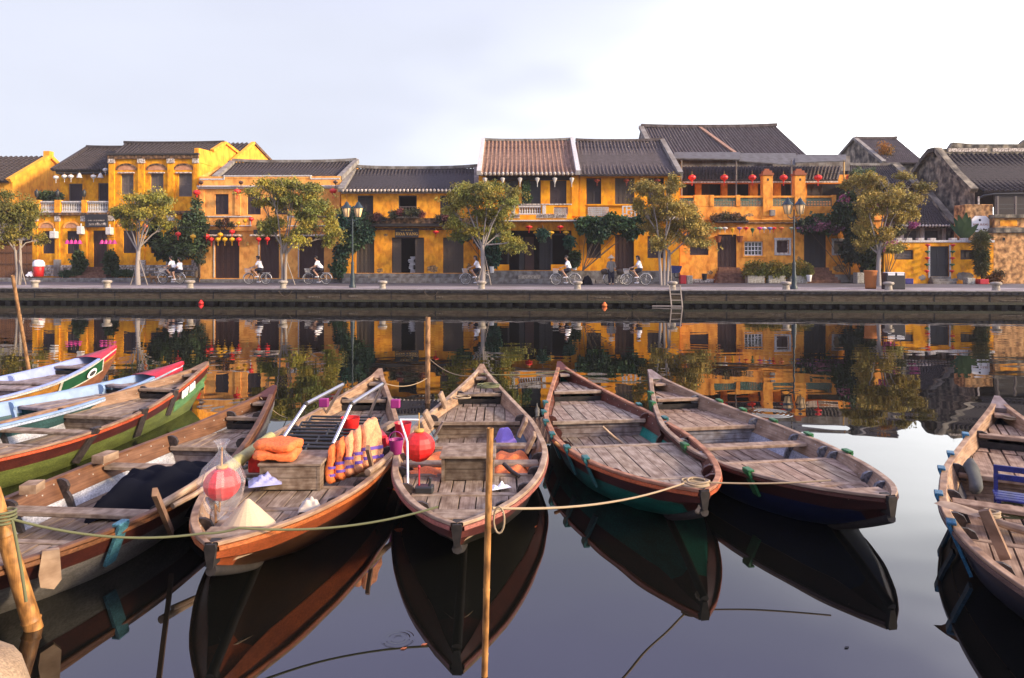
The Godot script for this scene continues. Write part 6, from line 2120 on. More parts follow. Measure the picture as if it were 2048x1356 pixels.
func face_on(b: MB, head: Vector3, fwd: Vector3) -> void:
	var side := fwd.cross(Vector3.UP).normalized()
	for s in [-1.0, 1.0]:
		b.ball(head + fwd * 0.088 + side * 0.032 * s + Vector3(0, 0.005, 0), Vector3(0.012, 0.008, 0.012), 4, 6)
		b.ball(head + side * 0.085 * s - fwd * 0.01, Vector3(0.018, 0.03, 0.018), 4, 6)
	b.ball(head + fwd * 0.1 + Vector3(0, -0.025, 0), Vector3(0.014, 0.022, 0.014), 4, 6)
	b.ball(head + fwd * 0.085 + Vector3(0, -0.06, 0), Vector3(0.02, 0.008, 0.02), 4, 6)

# a rider in the bicycle's axes: forward is -x, saddle at (0.2, 0.9)
func rider(label: String, at: Vector3, long_hair: bool, lean: float, passenger := false, shorts := 0.5, turn := 0.0) -> Node3D:
	var root := thing("person", label, "person", at, turn)
	var hip := Vector3(0.2, 0.95, 0)
	var chest := Vector3(0.2 - lean, 1.36, 0)
	var head := Vector3(0.14 - lean * 1.25, 1.62, 0)
	if passenger:
		hip = Vector3(0.56, 0.84, 0); chest = Vector3(0.53, 1.25, 0); head = Vector3(0.5, 1.51, 0)
	var skin := []
	var shirt := []
	var pants := []
	skin.append([hip + Vector3(0, 0, -0.05), hip + Vector3(0, 0, 0.05), 0.13, 0.13])
	skin.append([hip + Vector3(0, 0.06, 0), chest + Vector3(0, -0.08, 0), 0.115, 0.125])
	skin.append([chest + Vector3(0.01, 0, -0.1), chest + Vector3(0.01, 0, 0.1), 0.085, 0.085])
	skin.append([chest, head - Vector3(0, 0.06, 0), 0.055, 0.05])
	skin.append([head + Vector3(0.012, 0.03, 0), head + Vector3(-0.015, -0.03, 0), 0.095, 0.078])
	shirt.append([hip + Vector3(0, 0.1, -0.03), hip + Vector3(0, 0.1, 0.03), 0.14, 0.14])
	shirt.append([hip + Vector3(0, 0.1, 0), chest + Vector3(0, -0.08, 0), 0.135, 0.145])
	shirt.append([chest + Vector3(0.01, 0, -0.11), chest + Vector3(0.01, 0, 0.11), 0.098, 0.098])
	pants.append([hip + Vector3(0, 0.0, -0.05), hip + Vector3(0, 0, 0.05), 0.148, 0.148])
	for s in [-1.0, 1.0]:
		var up: bool = s > 0
		var knee := Vector3(-0.2, 0.86, 0.12 * s) if up else Vector3(-0.1, 0.62, 0.11 * s)
		var ankle := Vector3(0.07, 0.52, 0.12 * s) if up else Vector3(0.1, 0.2, 0.12 * s)
		var toe := ankle + Vector3(-0.17, -0.05, 0)
		if passenger:
			knee = Vector3(0.2, 0.72, 0.19 * s); ankle = Vector3(0.34, 0.34, 0.24 * s); toe = ankle + Vector3(-0.18, -0.06, 0)
		var h := hip + Vector3(-0.02, -0.02, 0.08 * s)
		skin.append([h, knee, 0.095, 0.06])
		skin.append([knee, ankle, 0.058, 0.036])
		skin.append([ankle, toe, 0.04, 0.03])
		pants.append([h, h.lerp(knee, shorts), 0.115, 0.098])
		var sh := chest + Vector3(0, 0.02, 0.17 * s)
		var hand := Vector3(-0.27, 1.05, 0.24 * s)
		if passenger: hand = Vector3(0.3, 1.0, 0.14 * s)
		var elbow := sh.lerp(hand, 0.5) + Vector3(0.05, -0.07, 0.05 * s)
		skin.append([sh, elbow, 0.052, 0.042])
		skin.append([elbow, hand, 0.042, 0.03])
		skin.append([hand, hand + (hand - elbow).normalized() * 0.075, 0.036, 0.034])
		shirt.append([sh, sh.lerp(elbow, 0.62), 0.072, 0.066])
	var b := skin_mesh(skin, 0.026)
	for s in [-1.0, 1.0]:
		var hand2 := Vector3(0.3, 1.0, 0.14 * s) if passenger else Vector3(-0.27, 1.05, 0.24 * s)
		fingers(b, hand2, Vector3(-1, 0, 0), Vector3.DOWN, Vector3(0, 0, s))
	face_on(b, head, Vector3(-1, 0, 0))
	put(b, "body", M.skin, root)
	put(skin_mesh(shirt, 0.026), "shirt", M.shirt, root)
	put(skin_mesh(pants, 0.026), "shorts", M.navy, root)
	var hair := [[head + Vector3(0.03, 0.05, 0), head + Vector3(-0.03, 0.075, 0), 0.098, 0.08], [head + Vector3(0.045, 0.0, 0), head + Vector3(0.05, -0.02, 0), 0.085, 0.07]]
	if long_hair:
		hair.append([head + Vector3(0.07, -0.02, 0), head + Vector3(0.13, -0.22, 0), 0.07, 0.05])
		hair.append([head + Vector3(0.13, -0.22, 0), head + Vector3(0.17, -0.36, 0), 0.05, 0.02])
	put(skin_mesh(hair, 0.024), "hair", M.hair, root)
	for s in [-1.0, 1.0]:
		var an := Vector3(0.07, 0.52, 0.12 * s) if s > 0 else Vector3(0.1, 0.2, 0.12 * s)
		if passenger: an = Vector3(0.34, 0.34, 0.24 * s)
		put(skin_mesh([[an + Vector3(0.02, -0.03, 0), an + Vector3(-0.18, -0.06, 0), 0.048, 0.038]], 0.024), "shoe", M.shirt, root)
	return root

func ring_tube(b: MB, c: Vector3, r: float, w: float, seg := 22, sides := 5, a0 := 0.0, a1 := TAU) -> void:
	var p := PackedVector3Array()
	for k in seg + 1:
		var a := lerpf(a0, a1, float(k) / seg)
		p.append(c + Vector3(cos(a) * r, sin(a) * r, 0))
	b.tube(p, w, w, sides, a1 - a0 < TAU - 0.01)

func bicycle_proto() -> Node3D:
	var root := thing("bicycle", "", "bicycle", Vector3.ZERO, 0.0, "bicycles ridden along the quay")
	for x in [0.54, -0.56]:
		var c := Vector3(x, 0.335, 0)
		var b := MB.new()
		ring_tube(b, c, 0.315, 0.022)
		var wheel := put(b, "wheel", M.rubber, root)
		b = MB.new()
		ring_tube(b, c, 0.292, 0.011)
		b.tube(PackedVector3Array([c + Vector3(0, 0, -0.05), c + Vector3(0, 0, 0.05)]), 0.025, 0.025, 6)
		for k in 14:
			var a := TAU * k / 14
			b.tube(PackedVector3Array([c + Vector3(0, 0, 0.02 * (1 if k % 2 else -1)), c + Vector3(cos(a), sin(a), 0) * 0.29]), 0.003, 0.003, 3, false)
		put(b, "rim", M.chrome, wheel)
		b = MB.new()
		ring_tube(b, c, 0.365, 0.024, 12, 5, 0.15 if x > 0 else 0.7, PI - 0.2 if x > 0 else PI - 0.1)
		put(b, "mudguard", M.chrome, root)
	var f := MB.new()
	var bb := Vector3(0.06, 0.29, 0); var seat := Vector3(0.2, 0.84, 0); var neck := Vector3(-0.4, 0.86, 0); var rear := Vector3(0.54, 0.335, 0)
	f.tube(PackedVector3Array([bb, seat]), 0.017, 0.015, 6)
	f.tube(PackedVector3Array([neck + Vector3(0.02, -0.1, 0), Vector3(-0.15, 0.5, 0), bb]), 0.02, 0.02, 6)
	f.tube(PackedVector3Array([neck + Vector3(0.015, -0.03, 0), Vector3(-0.1, 0.58, 0), Vector3(0.13, 0.55, 0)]), 0.016, 0.016, 6)
	f.tube(PackedVector3Array([neck + Vector3(-0.02, 0.04, 0), neck + Vector3(0.05, -0.16, 0)]), 0.026, 0.026, 6)
	for s in [-1.0, 1.0]:
		f.tube(PackedVector3Array([bb, rear + Vector3(0, 0, 0.05 * s)]), 0.011, 0.01, 5)
		f.tube(PackedVector3Array([Vector3(0.15, 0.65, 0), rear + Vector3(0, 0, 0.05 * s)]), 0.01, 0.01, 5)
		f.tube(PackedVector3Array([neck + Vector3(0.04, -0.16, 0.03 * s), Vector3(-0.52, 0.45, 0.045 * s), Vector3(-0.56, 0.335, 0.05 * s)]), 0.013, 0.011, 5)
	put(f, "frame", M.iron, root)
	var b2 := MB.new()
	b2.tube(PackedVector3Array([Vector3(-0.24, 1.04, -0.3), Vector3(-0.36, 1.03, -0.22), Vector3(-0.42, 0.98, 0), Vector3(-0.36, 1.03, 0.22), Vector3(-0.24, 1.04, 0.3)]), 0.012, 0.012, 6)
	b2.tube(PackedVector3Array([neck, Vector3(-0.42, 0.98, 0)]), 0.014, 0.014, 6)
	put(b2, "handlebar", M.chrome, root)
	var sd := skin_mesh([[Vector3(0.28, 0.9, -0.06), Vector3(0.28, 0.9, 0.06), 0.05, 0.05], [Vector3(0.28, 0.89, 0), Vector3(0.05, 0.885, 0), 0.06, 0.025]], 0.02)
	put(sd, "saddle", M.rubber, root)
	var k2 := MB.new()
	for s in [-1.0, 1.0]:
		ring_tube(k2, bb + Vector3(0, 0, 0.05), 0.085, 0.008, 14, 4)
		k2.tube(PackedVector3Array([bb + Vector3(0, 0, 0.07 * s), bb + Vector3(0, 0.17 * s, 0.08 * s)]), 0.01, 0.01, 5)
		k2.box(bb + Vector3(-0.045, 0.17 * s - 0.012, 0.1 * s - 0.04), bb + Vector3(0.045, 0.17 * s + 0.012, 0.1 * s + 0.04))
	put(k2, "crankset", M.chrome, root)
	var r := MB.new()
	r.box(Vector3(0.32, 0.72, -0.07), Vector3(0.78, 0.735, 0.07))
	for s in [-1.0, 1.0]:
		r.tube(PackedVector3Array([Vector3(0.6, 0.72, 0.06 * s), Vector3(0.54, 0.34, 0.06 * s)]), 0.007, 0.007, 4)
	put(r, "luggage_rack", M.chrome, root)
	var w := MB.new()
	for y in [0.74, 0.82, 0.9, 0.98]:
		var g: float = (y - 0.74) * 0.2
		w.tube(PackedVector3Array([Vector3(-0.45, y, -0.13 - g), Vector3(-0.72 - g, y, -0.13 - g), Vector3(-0.72 - g, y, 0.13 + g), Vector3(-0.45, y, 0.13 + g), Vector3(-0.45, y, -0.13 - g)]), 0.006, 0.006, 4)
	for i in 9:
		var x := lerpf(-0.46, -0.72, i / 8.0)
		for s in [-1.0, 1.0]:
			w.tube(PackedVector3Array([Vector3(x, 0.74, 0.13 * s), Vector3(x, 0.99, 0.178 * s)]), 0.004, 0.004, 3, false)
	for i in 9:
		var z := lerpf(-0.13, 0.13, i / 8.0)
		w.tube(PackedVector3Array([Vector3(-0.72, 0.74, z), Vector3(-0.77, 0.99, z * 1.35)]), 0.004, 0.004, 3, false)
	w.box(Vector3(-0.72, 0.735, -0.13), Vector3(-0.46, 0.742, 0.13))
	put(w, "basket", M.chrome, root)
	return root

func make_cyclists() -> void:
	var proto: Node3D = null
	var spots := [[343.0, "carrying two people before the dark ficus"], [515.0, "passing the second dark red door of the orange house"], [635.0, "passing the third dark red door of the orange house"], [950.0, "with red basket load behind the round olive tree"], [1131.0, "passing the open front of the tan roofed house"], [1273.0, "passing the middle door of the dark roofed house"]]
	for w in spots:
		var inn := 7.0
		var at := quay_at(quay_u(w[0], inn), inn, STREET - 0.008)
		var turn := -atan2(q_dir.z, q_dir.x)
		var label: String = "city bicycle with front basket " + w[1]
		if proto == null:
			proto = bicycle_proto()
			proto.position = at
			proto.rotation.y = turn
			proto.set_meta("label", label)
		else:
			copy(proto, at, turn, label)
	var who := [["person in white shirt and dark shorts steering a bicycle with a passenger behind", false, 0.16, false], ["person in white shirt and black shorts cycling past the second dark red door", false, 0.1, false], ["person in white shirt leaning forward cycling past the third dark red door", false, 0.2, false], ["person with long dark hair in white shirt cycling behind the round olive tree", true, 0.1, false], ["person with short dark hair in white shirt cycling past the open ground floor", false, 0.08, false], ["person with long hair in white shirt cycling upright before the dark roofed house", true, 0.06, false]]
	for k in 6:
		var inn := 7.0
		var at := quay_at(quay_u(spots[k][0], inn), inn, STREET - 0.008)
		rider(who[k][0], at, who[k][1], who[k][2], false, 0.55, -atan2(q_dir.z, q_dir.x))
	var a2 := quay_at(quay_u(343.0, 7.0), 7.0, STREET - 0.008)
	rider("person with dark hair in white shirt sitting on the rack behind a cyclist", a2, false, 0.0, true, 0.5, -atan2(q_dir.z, q_dir.x))
	# the vendor pushing a loaded bicycle towards us
	var vu := 1224.0
	var at := quay_at(quay_u(vu, 8.3), 8.3, STREET - 0.008)
	copy(proto, at + Vector3(0.25, 0, 0), 0.45, "laden vendor bicycle with dark baskets behind the cyclist with long hair")
	var v := thing("person", "person in conical straw hat and grey jacket pushing a laden bicycle", "person", at + Vector3(-0.1, 0, 0.45))
	var sk := [[Vector3(0, 0.9, 0), Vector3(0, 1.25, 0), 0.13, 0.13], [Vector3(-0.12, 1.32, 0), Vector3(0.12, 1.32, 0), 0.08, 0.08], [Vector3(0, 1.36, 0), Vector3(0, 1.5, 0), 0.05, 0.05], [Vector3(0, 1.53, 0), Vector3(0, 1.6, 0), 0.08, 0.09]]
	var coat := [[Vector3(0, 0.88, 0), Vector3(0, 1.25, 0), 0.17, 0.155], [Vector3(-0.13, 1.33, 0), Vector3(0.13, 1.33, 0), 0.095, 0.095]]
	var legs := []
	for s in [-1.0, 1.0]:
		sk.append([Vector3(0.09 * s, 0.9, 0), Vector3(0.1 * s, 0.48, 0.06), 0.09, 0.06]); sk.append([Vector3(0.1 * s, 0.48, 0.06), Vector3(0.1 * s, 0.08, -0.05 * s), 0.058, 0.04]); sk.append([Vector3(0.1 * s, 0.05, -0.05 * s), Vector3(0.1 * s, 0.04, 0.12 - 0.05 * s), 0.04, 0.035])
		legs.append([Vector3(0.09 * s, 0.9, 0), Vector3(0.1 * s, 0.48, 0.06), 0.115, 0.085]); legs.append([Vector3(0.1 * s, 0.48, 0.06), Vector3(0.1 * s, 0.16, -0.04 * s), 0.085, 0.07])
		var el := Vector3(0.24 * s, 1.1, 0.04)
		sk.append([Vector3(0.17 * s, 1.32, 0), el, 0.05, 0.04]); sk.append([el, Vector3(0.2 * s, 0.98, 0.24), 0.04, 0.03])
		coat.append([Vector3(0.17 * s, 1.32, 0), el, 0.072, 0.062]); coat.append([el, Vector3(0.205 * s, 1.0, 0.2), 0.06, 0.045])
	var b := skin_mesh(sk, 0.026)
	for s in [-1.0, 1.0]: fingers(b, Vector3(0.2 * s, 0.98, 0.22), Vector3(0, 0, 1), Vector3.DOWN, Vector3(s, 0, 0))
	face_on(b, Vector3(0, 1.56, 0), Vector3(0, 0, 1))
	put(b, "body", M.skin, v)
	put(skin_mesh(coat, 0.026), "jacket", M.grey_plaster, v)
	put(skin_mesh(legs, 0.026), "trousers", M.navy, v)
	b = MB.new()
	b.lathe(PackedVector2Array([Vector2(0.24, 1.6), Vector2(0.225, 1.615), Vector2(0.1, 1.74), Vector2(0.0, 1.83)]), Transform3D(), 16)
	put(b, "straw_hat", M.straw, v)
	for s in [[-0.45, 0.62, "left"], [0.5, 0.6, "right"]]:
		b = MB.new()
		b.lathe(PackedVector2Array([Vector2(0.0, 0.0), Vector2(0.2, 0.0), Vector2(0.26, 0.2), Vector2(0.28, 0.24), Vector2(0.2, 0.3), Vector2(0.0, 0.36)]), Transform3D(Basis(), at + Vector3(s[0], s[1], 0.2)), 12)
		lone(b, "vendor_basket", M.bark_dark, "dark woven basket on the %s of the laden vendor bicycle" % s[2], "basket", at + Vector3(s[0], s[1], 0.2), "baskets on the vendor bicycle")
	# dog
	var dq := quay_at(quay_u(309.0, 8.0), 8.0, STREET - 0.008)
	var dg := [[Vector3(-0.18, 0.36, 0), Vector3(0.0, 0.38, 0), 0.12, 0.11], [Vector3(0, 0.38, 0), Vector3(0.22, 0.38, 0), 0.105, 0.085], [Vector3(-0.2, 0.4, 0), Vector3(-0.33, 0.52, 0), 0.07, 0.055], [Vector3(-0.34, 0.53, 0), Vector3(-0.47, 0.49, 0), 0.065, 0.03], [Vector3(0.24, 0.4, 0), Vector3(0.36, 0.52, 0), 0.03, 0.018], [Vector3(0.36, 0.52, 0), Vector3(0.36, 0.6, 0), 0.018, 0.014]]
	for s in [-1.0, 1.0]:
		var k: float = 0.06 * s
		dg.append([Vector3(-0.2, 0.3, k), Vector3(-0.2 + k, 0.15, k), 0.045, 0.026]); dg.append([Vector3(-0.2 + k, 0.15, k), Vector3(-0.21 + k * 1.6, 0.02, k), 0.024, 0.022])
		dg.append([Vector3(0.2, 0.34, k), Vector3(0.14 - k, 0.2, k), 0.065, 0.035]); dg.append([Vector3(0.14 - k, 0.2, k), Vector3(0.25 - k, 0.13, k), 0.032, 0.022]); dg.append([Vector3(0.25 - k, 0.13, k), Vector3(0.22 - k, 0.02, k), 0.022, 0.022])
		dg.append([Vector3(-0.31, 0.57, k * 0.7), Vector3(-0.29, 0.63, k * 0.9), 0.025, 0.01])
	var dog := thing("dog", "small brown dog walking beside the bicycle with two riders", "dog", dq)
	put(skin_mesh(dg, 0.02, 0.03), "body", M.dog, dog)

# ---------------------------------------------------------------- boats. In a boat's own axes -z runs from its near end (s = 0) to its far end (s = 1), x to the right, y = 0 is the water
const PLAN_S := [0.0, 0.02, 0.04, 0.094, 0.22, 0.373, 0.565, 0.715, 0.86, 0.95, 1.0]
const PLAN_W := [0.035, 0.16, 0.29, 0.51, 0.83, 1.0, 0.9, 0.63, 0.33, 0.12, 0.02]

class Boat:
	var len := 6.0
	var half := 0.74
	var near_h := 0.47
	var mid_h := 0.33
	var far_h := 0.62
	var root: Node3D

	func raw(s: float) -> float:
		for i in range(1, PLAN_S.size()):
			if s <= PLAN_S[i]:
				return lerpf(PLAN_W[i - 1], PLAN_W[i], (s - PLAN_S[i - 1]) / (PLAN_S[i] - PLAN_S[i - 1]))
		return PLAN_W[PLAN_W.size() - 1]

	func w(s: float) -> float:        # half width at the gunwale
		var k := minf(0.05, minf(s, 1.0 - s) * 0.9)
		var t := 0.0
		for j in range(-3, 4):
			t += raw(clampf(s + k * j / 3.0, 0, 1))
		return half * t / 7.0

	func h(s: float) -> float:
		if s < 0.4:
			return mid_h + (near_h - mid_h) * pow((0.4 - s) / 0.4, 2.0)
		return mid_h + (far_h - mid_h) * pow((s - 0.4) / 0.6, 2.4)

	func keel(s: float) -> float:
		var k := -0.2
		if s < 0.3: k = lerpf(k, near_h - 0.14, pow(1.0 - s / 0.3, 1.5))
		if s > 0.8: k = lerpf(k, far_h - 0.22, pow((s - 0.8) / 0.2, 1.8))
		return k

	func z(s: float) -> float:
		return (0.5 - s) * len

	func section(s: float, inset := 0.0) -> PackedVector2Array:     # (x, y) of the right half from keel to gunwale
		var ww := maxf(w(s) - inset, 0.004)
		var hh := h(s)
		var k := keel(s) + inset * 0.8
		var y2 := lerpf(k, hh, 0.42)
		var band := hh - 0.15
		var f := smoothstep(0.0, 0.32, s)
		var w2 := ww * lerpf(0.6, 0.8, f)
		var out := PackedVector2Array([Vector2(0, k), Vector2(ww * lerpf(0.24, 0.5, f), k + 0.03 + 0.05 * (1.0 - f)), Vector2(w2, y2)])
		var t := clampf((band - y2) / maxf(hh - y2, 0.01), 0.05, 0.95)
		out.append(Vector2(lerpf(w2, ww, t), lerpf(y2, hh, t)))
		out.append(Vector2(ww, hh))
		return out

	func inner(s: float, y: float) -> float:     # half width inside at height y
		var q := section(s, 0.045)
		for i in range(1, 5):
			if y <= q[i].y:
				return lerpf(q[i - 1].x, q[i].x, clampf((y - q[i - 1].y) / maxf(q[i].y - q[i - 1].y, 1e-4), 0, 1))
		return q[4].x

	func at(s: float, x: float, y: float) -> Vector3:
		return Vector3(x, y, z(s))

	func world(p: Vector3) -> Vector3:
		return root.transform * p

func ring_rows(bt: Boat, i0: int, i1: int, sgn: float, inset: float, s0 := 0.0, s1 := 1.0) -> Array:
	var rows := []
	for k in 41:
		var s := lerpf(s0, s1, k / 40.0)
		var q := bt.section(s, inset)
		var line := PackedVector3Array()
		for i in range(i0, i1 + 1):
			line.append(Vector3(q[i].x * sgn, q[i].y, bt.z(s)))
		rows.append(line)
	return rows

func strip_uv(rows: Array, us: float, vs: float) -> Array:
	var out := []
	for r in rows:
		var line := PackedVector2Array()
		for p in r:
			line.append(Vector2(p.y * us, p.z * vs))
		out.append(line)
	return out

func plank(bt: Boat, x0: float, x1: float, s0: float, s1: float, y: float, thick: float, m: Material, called: String, tone: float) -> void:
	var b := MB.new()
	var rnd_u := rnd(0, 20); var rnd_v := rnd(0, 20)
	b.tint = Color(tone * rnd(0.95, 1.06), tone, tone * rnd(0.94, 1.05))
	var n := 5
	var tops := []
	for k in n + 1:
		var s := lerpf(s0, s1, float(k) / n)
		var wi := bt.inner(s, y) - 0.006
		tops.append([clampf(x0, -wi, wi), clampf(x1, -wi, wi), bt.z(s)])
	var dn := Vector3(0, -thick, 0)
	var e := 0.004
	var any := false
	for k in n:
		var p = tops[k]; var q = tops[k + 1]
		if p[1] - p[0] < 0.012 and q[1] - q[0] < 0.012: continue
		any = true
		var a := Vector3(p[0] + e, y, p[2]); var c := Vector3(p[1] - e, y, p[2]); var d := Vector3(q[1] - e, y, q[2]); var f := Vector3(q[0] + e, y, q[2])
		var uv := func(v: Vector3) -> Vector2: return Vector2(v.x * 5.0 + rnd_u, v.z * 0.45 + rnd_v)
		b.quad(a, c, d, f, Vector3.UP, uv.call(a), uv.call(c), uv.call(d), uv.call(f))
		b.quad(a, f, f + dn - Vector3(e, 0, 0), a + dn - Vector3(e, 0, 0), Vector3.LEFT, uv.call(a), uv.call(f), uv.call(f), uv.call(a))
		b.quad(c, d, d + dn + Vector3(e, 0, 0), c + dn + Vector3(e, 0, 0), Vector3.RIGHT, uv.call(c), uv.call(d), uv.call(d), uv.call(c))
		if k == 0: b.quad(a, c, c + dn, a + dn, Vector3.BACK, uv.call(a), uv.call(c), uv.call(c), uv.call(a))
		if k == n - 1: b.quad(f, d, d + dn, f + dn, Vector3.FORWARD, uv.call(f), uv.call(d), uv.call(d), uv.call(f))
	if any:
		put(b, called, m, bt.root)

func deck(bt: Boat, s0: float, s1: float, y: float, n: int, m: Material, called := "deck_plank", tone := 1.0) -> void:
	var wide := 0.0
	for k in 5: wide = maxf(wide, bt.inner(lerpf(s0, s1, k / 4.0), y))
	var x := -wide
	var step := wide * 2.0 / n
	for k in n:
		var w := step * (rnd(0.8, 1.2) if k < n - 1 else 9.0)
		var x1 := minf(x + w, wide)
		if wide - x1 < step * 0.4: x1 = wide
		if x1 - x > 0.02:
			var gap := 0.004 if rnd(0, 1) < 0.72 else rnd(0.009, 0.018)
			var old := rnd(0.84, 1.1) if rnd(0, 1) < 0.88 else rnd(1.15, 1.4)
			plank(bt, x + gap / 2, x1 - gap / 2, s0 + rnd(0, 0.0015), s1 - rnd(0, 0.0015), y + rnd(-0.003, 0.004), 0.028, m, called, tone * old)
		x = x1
	# dark bearer sheet under the boards so that the joints read as gaps
	var b := MB.new()
	var rows := []
	for k in 7:
		var s := lerpf(s0, s1, k / 6.0)
		var wi := bt.inner(s, y - 0.04)
		rows.append(PackedVector3Array([Vector3(-wi, y - 0.04, bt.z(s)), Vector3(wi, y - 0.04, bt.z(s))]))
	b.grid(rows)
	put(b, "bearer", M.boat_dark, bt.root)

func across(bt: Boat, s: float, y: float, deep: float, thick: float, m: Material, called: String, tone := 1.0, over := 0.0) -> void:   # a board from side to side
	var b := MB.new()
	b.tint = shade(tone * rnd(0.9, 1.1))
	var wi := bt.inner(s, y - thick) + over
	var u := rnd(0, 9)
	b.cbox(Vector3(-wi, y - thick, bt.z(s) - deep / 2), Vector3(wi, y, bt.z(s) + deep / 2), 0.006)
	for i in b.v.size():
		b.t[i] = Vector2((b.v[i].z + b.v[i].y) * 5.0 + u, b.v[i].x * 0.5 + u)
	put(b, called, m, bt.root)

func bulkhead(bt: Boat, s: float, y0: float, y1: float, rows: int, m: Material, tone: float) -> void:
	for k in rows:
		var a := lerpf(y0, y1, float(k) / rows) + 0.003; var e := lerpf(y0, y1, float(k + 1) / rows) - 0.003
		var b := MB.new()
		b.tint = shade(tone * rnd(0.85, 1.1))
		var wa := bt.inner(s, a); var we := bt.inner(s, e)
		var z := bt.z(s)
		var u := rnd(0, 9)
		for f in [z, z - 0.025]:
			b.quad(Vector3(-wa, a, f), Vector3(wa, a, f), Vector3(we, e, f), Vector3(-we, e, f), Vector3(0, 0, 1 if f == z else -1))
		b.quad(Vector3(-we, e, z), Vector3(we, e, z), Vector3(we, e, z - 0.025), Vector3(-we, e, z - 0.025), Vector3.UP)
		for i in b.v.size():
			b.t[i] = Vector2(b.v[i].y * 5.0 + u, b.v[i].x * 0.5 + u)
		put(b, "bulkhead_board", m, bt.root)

func knee(bt: Boat, s: float, sgn: float, m: Material, low := 0.1) -> void:
	var hh := bt.h(s)
	var o := PackedVector2Array()
	var wi := bt.inner(s, hh)
	o.append(Vector2(wi + 0.02, hh + 0.012))
	o.append(Vector2(wi - 0.04, hh + 0.014)); o.append(Vector2(wi - 0.08, hh - 0.005)); o.append(Vector2(wi - 0.1, hh - 0.045)); o.append(Vector2(wi - 0.085, hh - 0.09))
	o.append(Vector2(bt.inner(s, lerpf(hh, low, 0.6)) - 0.06, lerpf(hh, low, 0.6)))
	o.append(Vector2(bt.inner(s, low) - 0.05, low)); o.append(Vector2(bt.inner(s, low) + 0.01, low))
	o.append(Vector2(bt.inner(s, lerpf(hh, low, 0.5)) + 0.01, lerpf(hh, low, 0.5)))
	if sgn < 0:
		for i in o.size(): o[i].x = -o[i].x
	var b := MB.new()
	b.prism(o, 0.03, Transform3D(Basis(), Vector3(0, 0, bt.z(s) + 0.015)))
	put(b, "knee", m, bt.root)

func fender(bt: Boat, s: float, sgn: float, m: Material, long := 0.27, lean := 0.0) -> void:
	var b := MB.new()
	var hh := bt.h(s)
	var q := bt.section(s)
	var p0 := Vector3((q[4].x + 0.035) * sgn, hh + 0.035, bt.z(s))
	var t := clampf(long / maxf(hh - q[2].y, 0.05), 0, 1)
	var p1 := Vector3((lerpf(q[4].x, q[2].x, t) + 0.035) * sgn, hh - long, bt.z(s) + lean)
	b.bar(p0, p1, 0.022, 0.11, Vector3(0, 0, 1))
	b.cbox(Vector3(-0.03, -0.01, -0.055), Vector3(0.03, 0.01, 0.055), 0.005, Transform3D(Basis(), Vector3((q[4].x + 0.015) * sgn, hh + 0.042, bt.z(s))))
	put(b, "fender", m, bt.root)

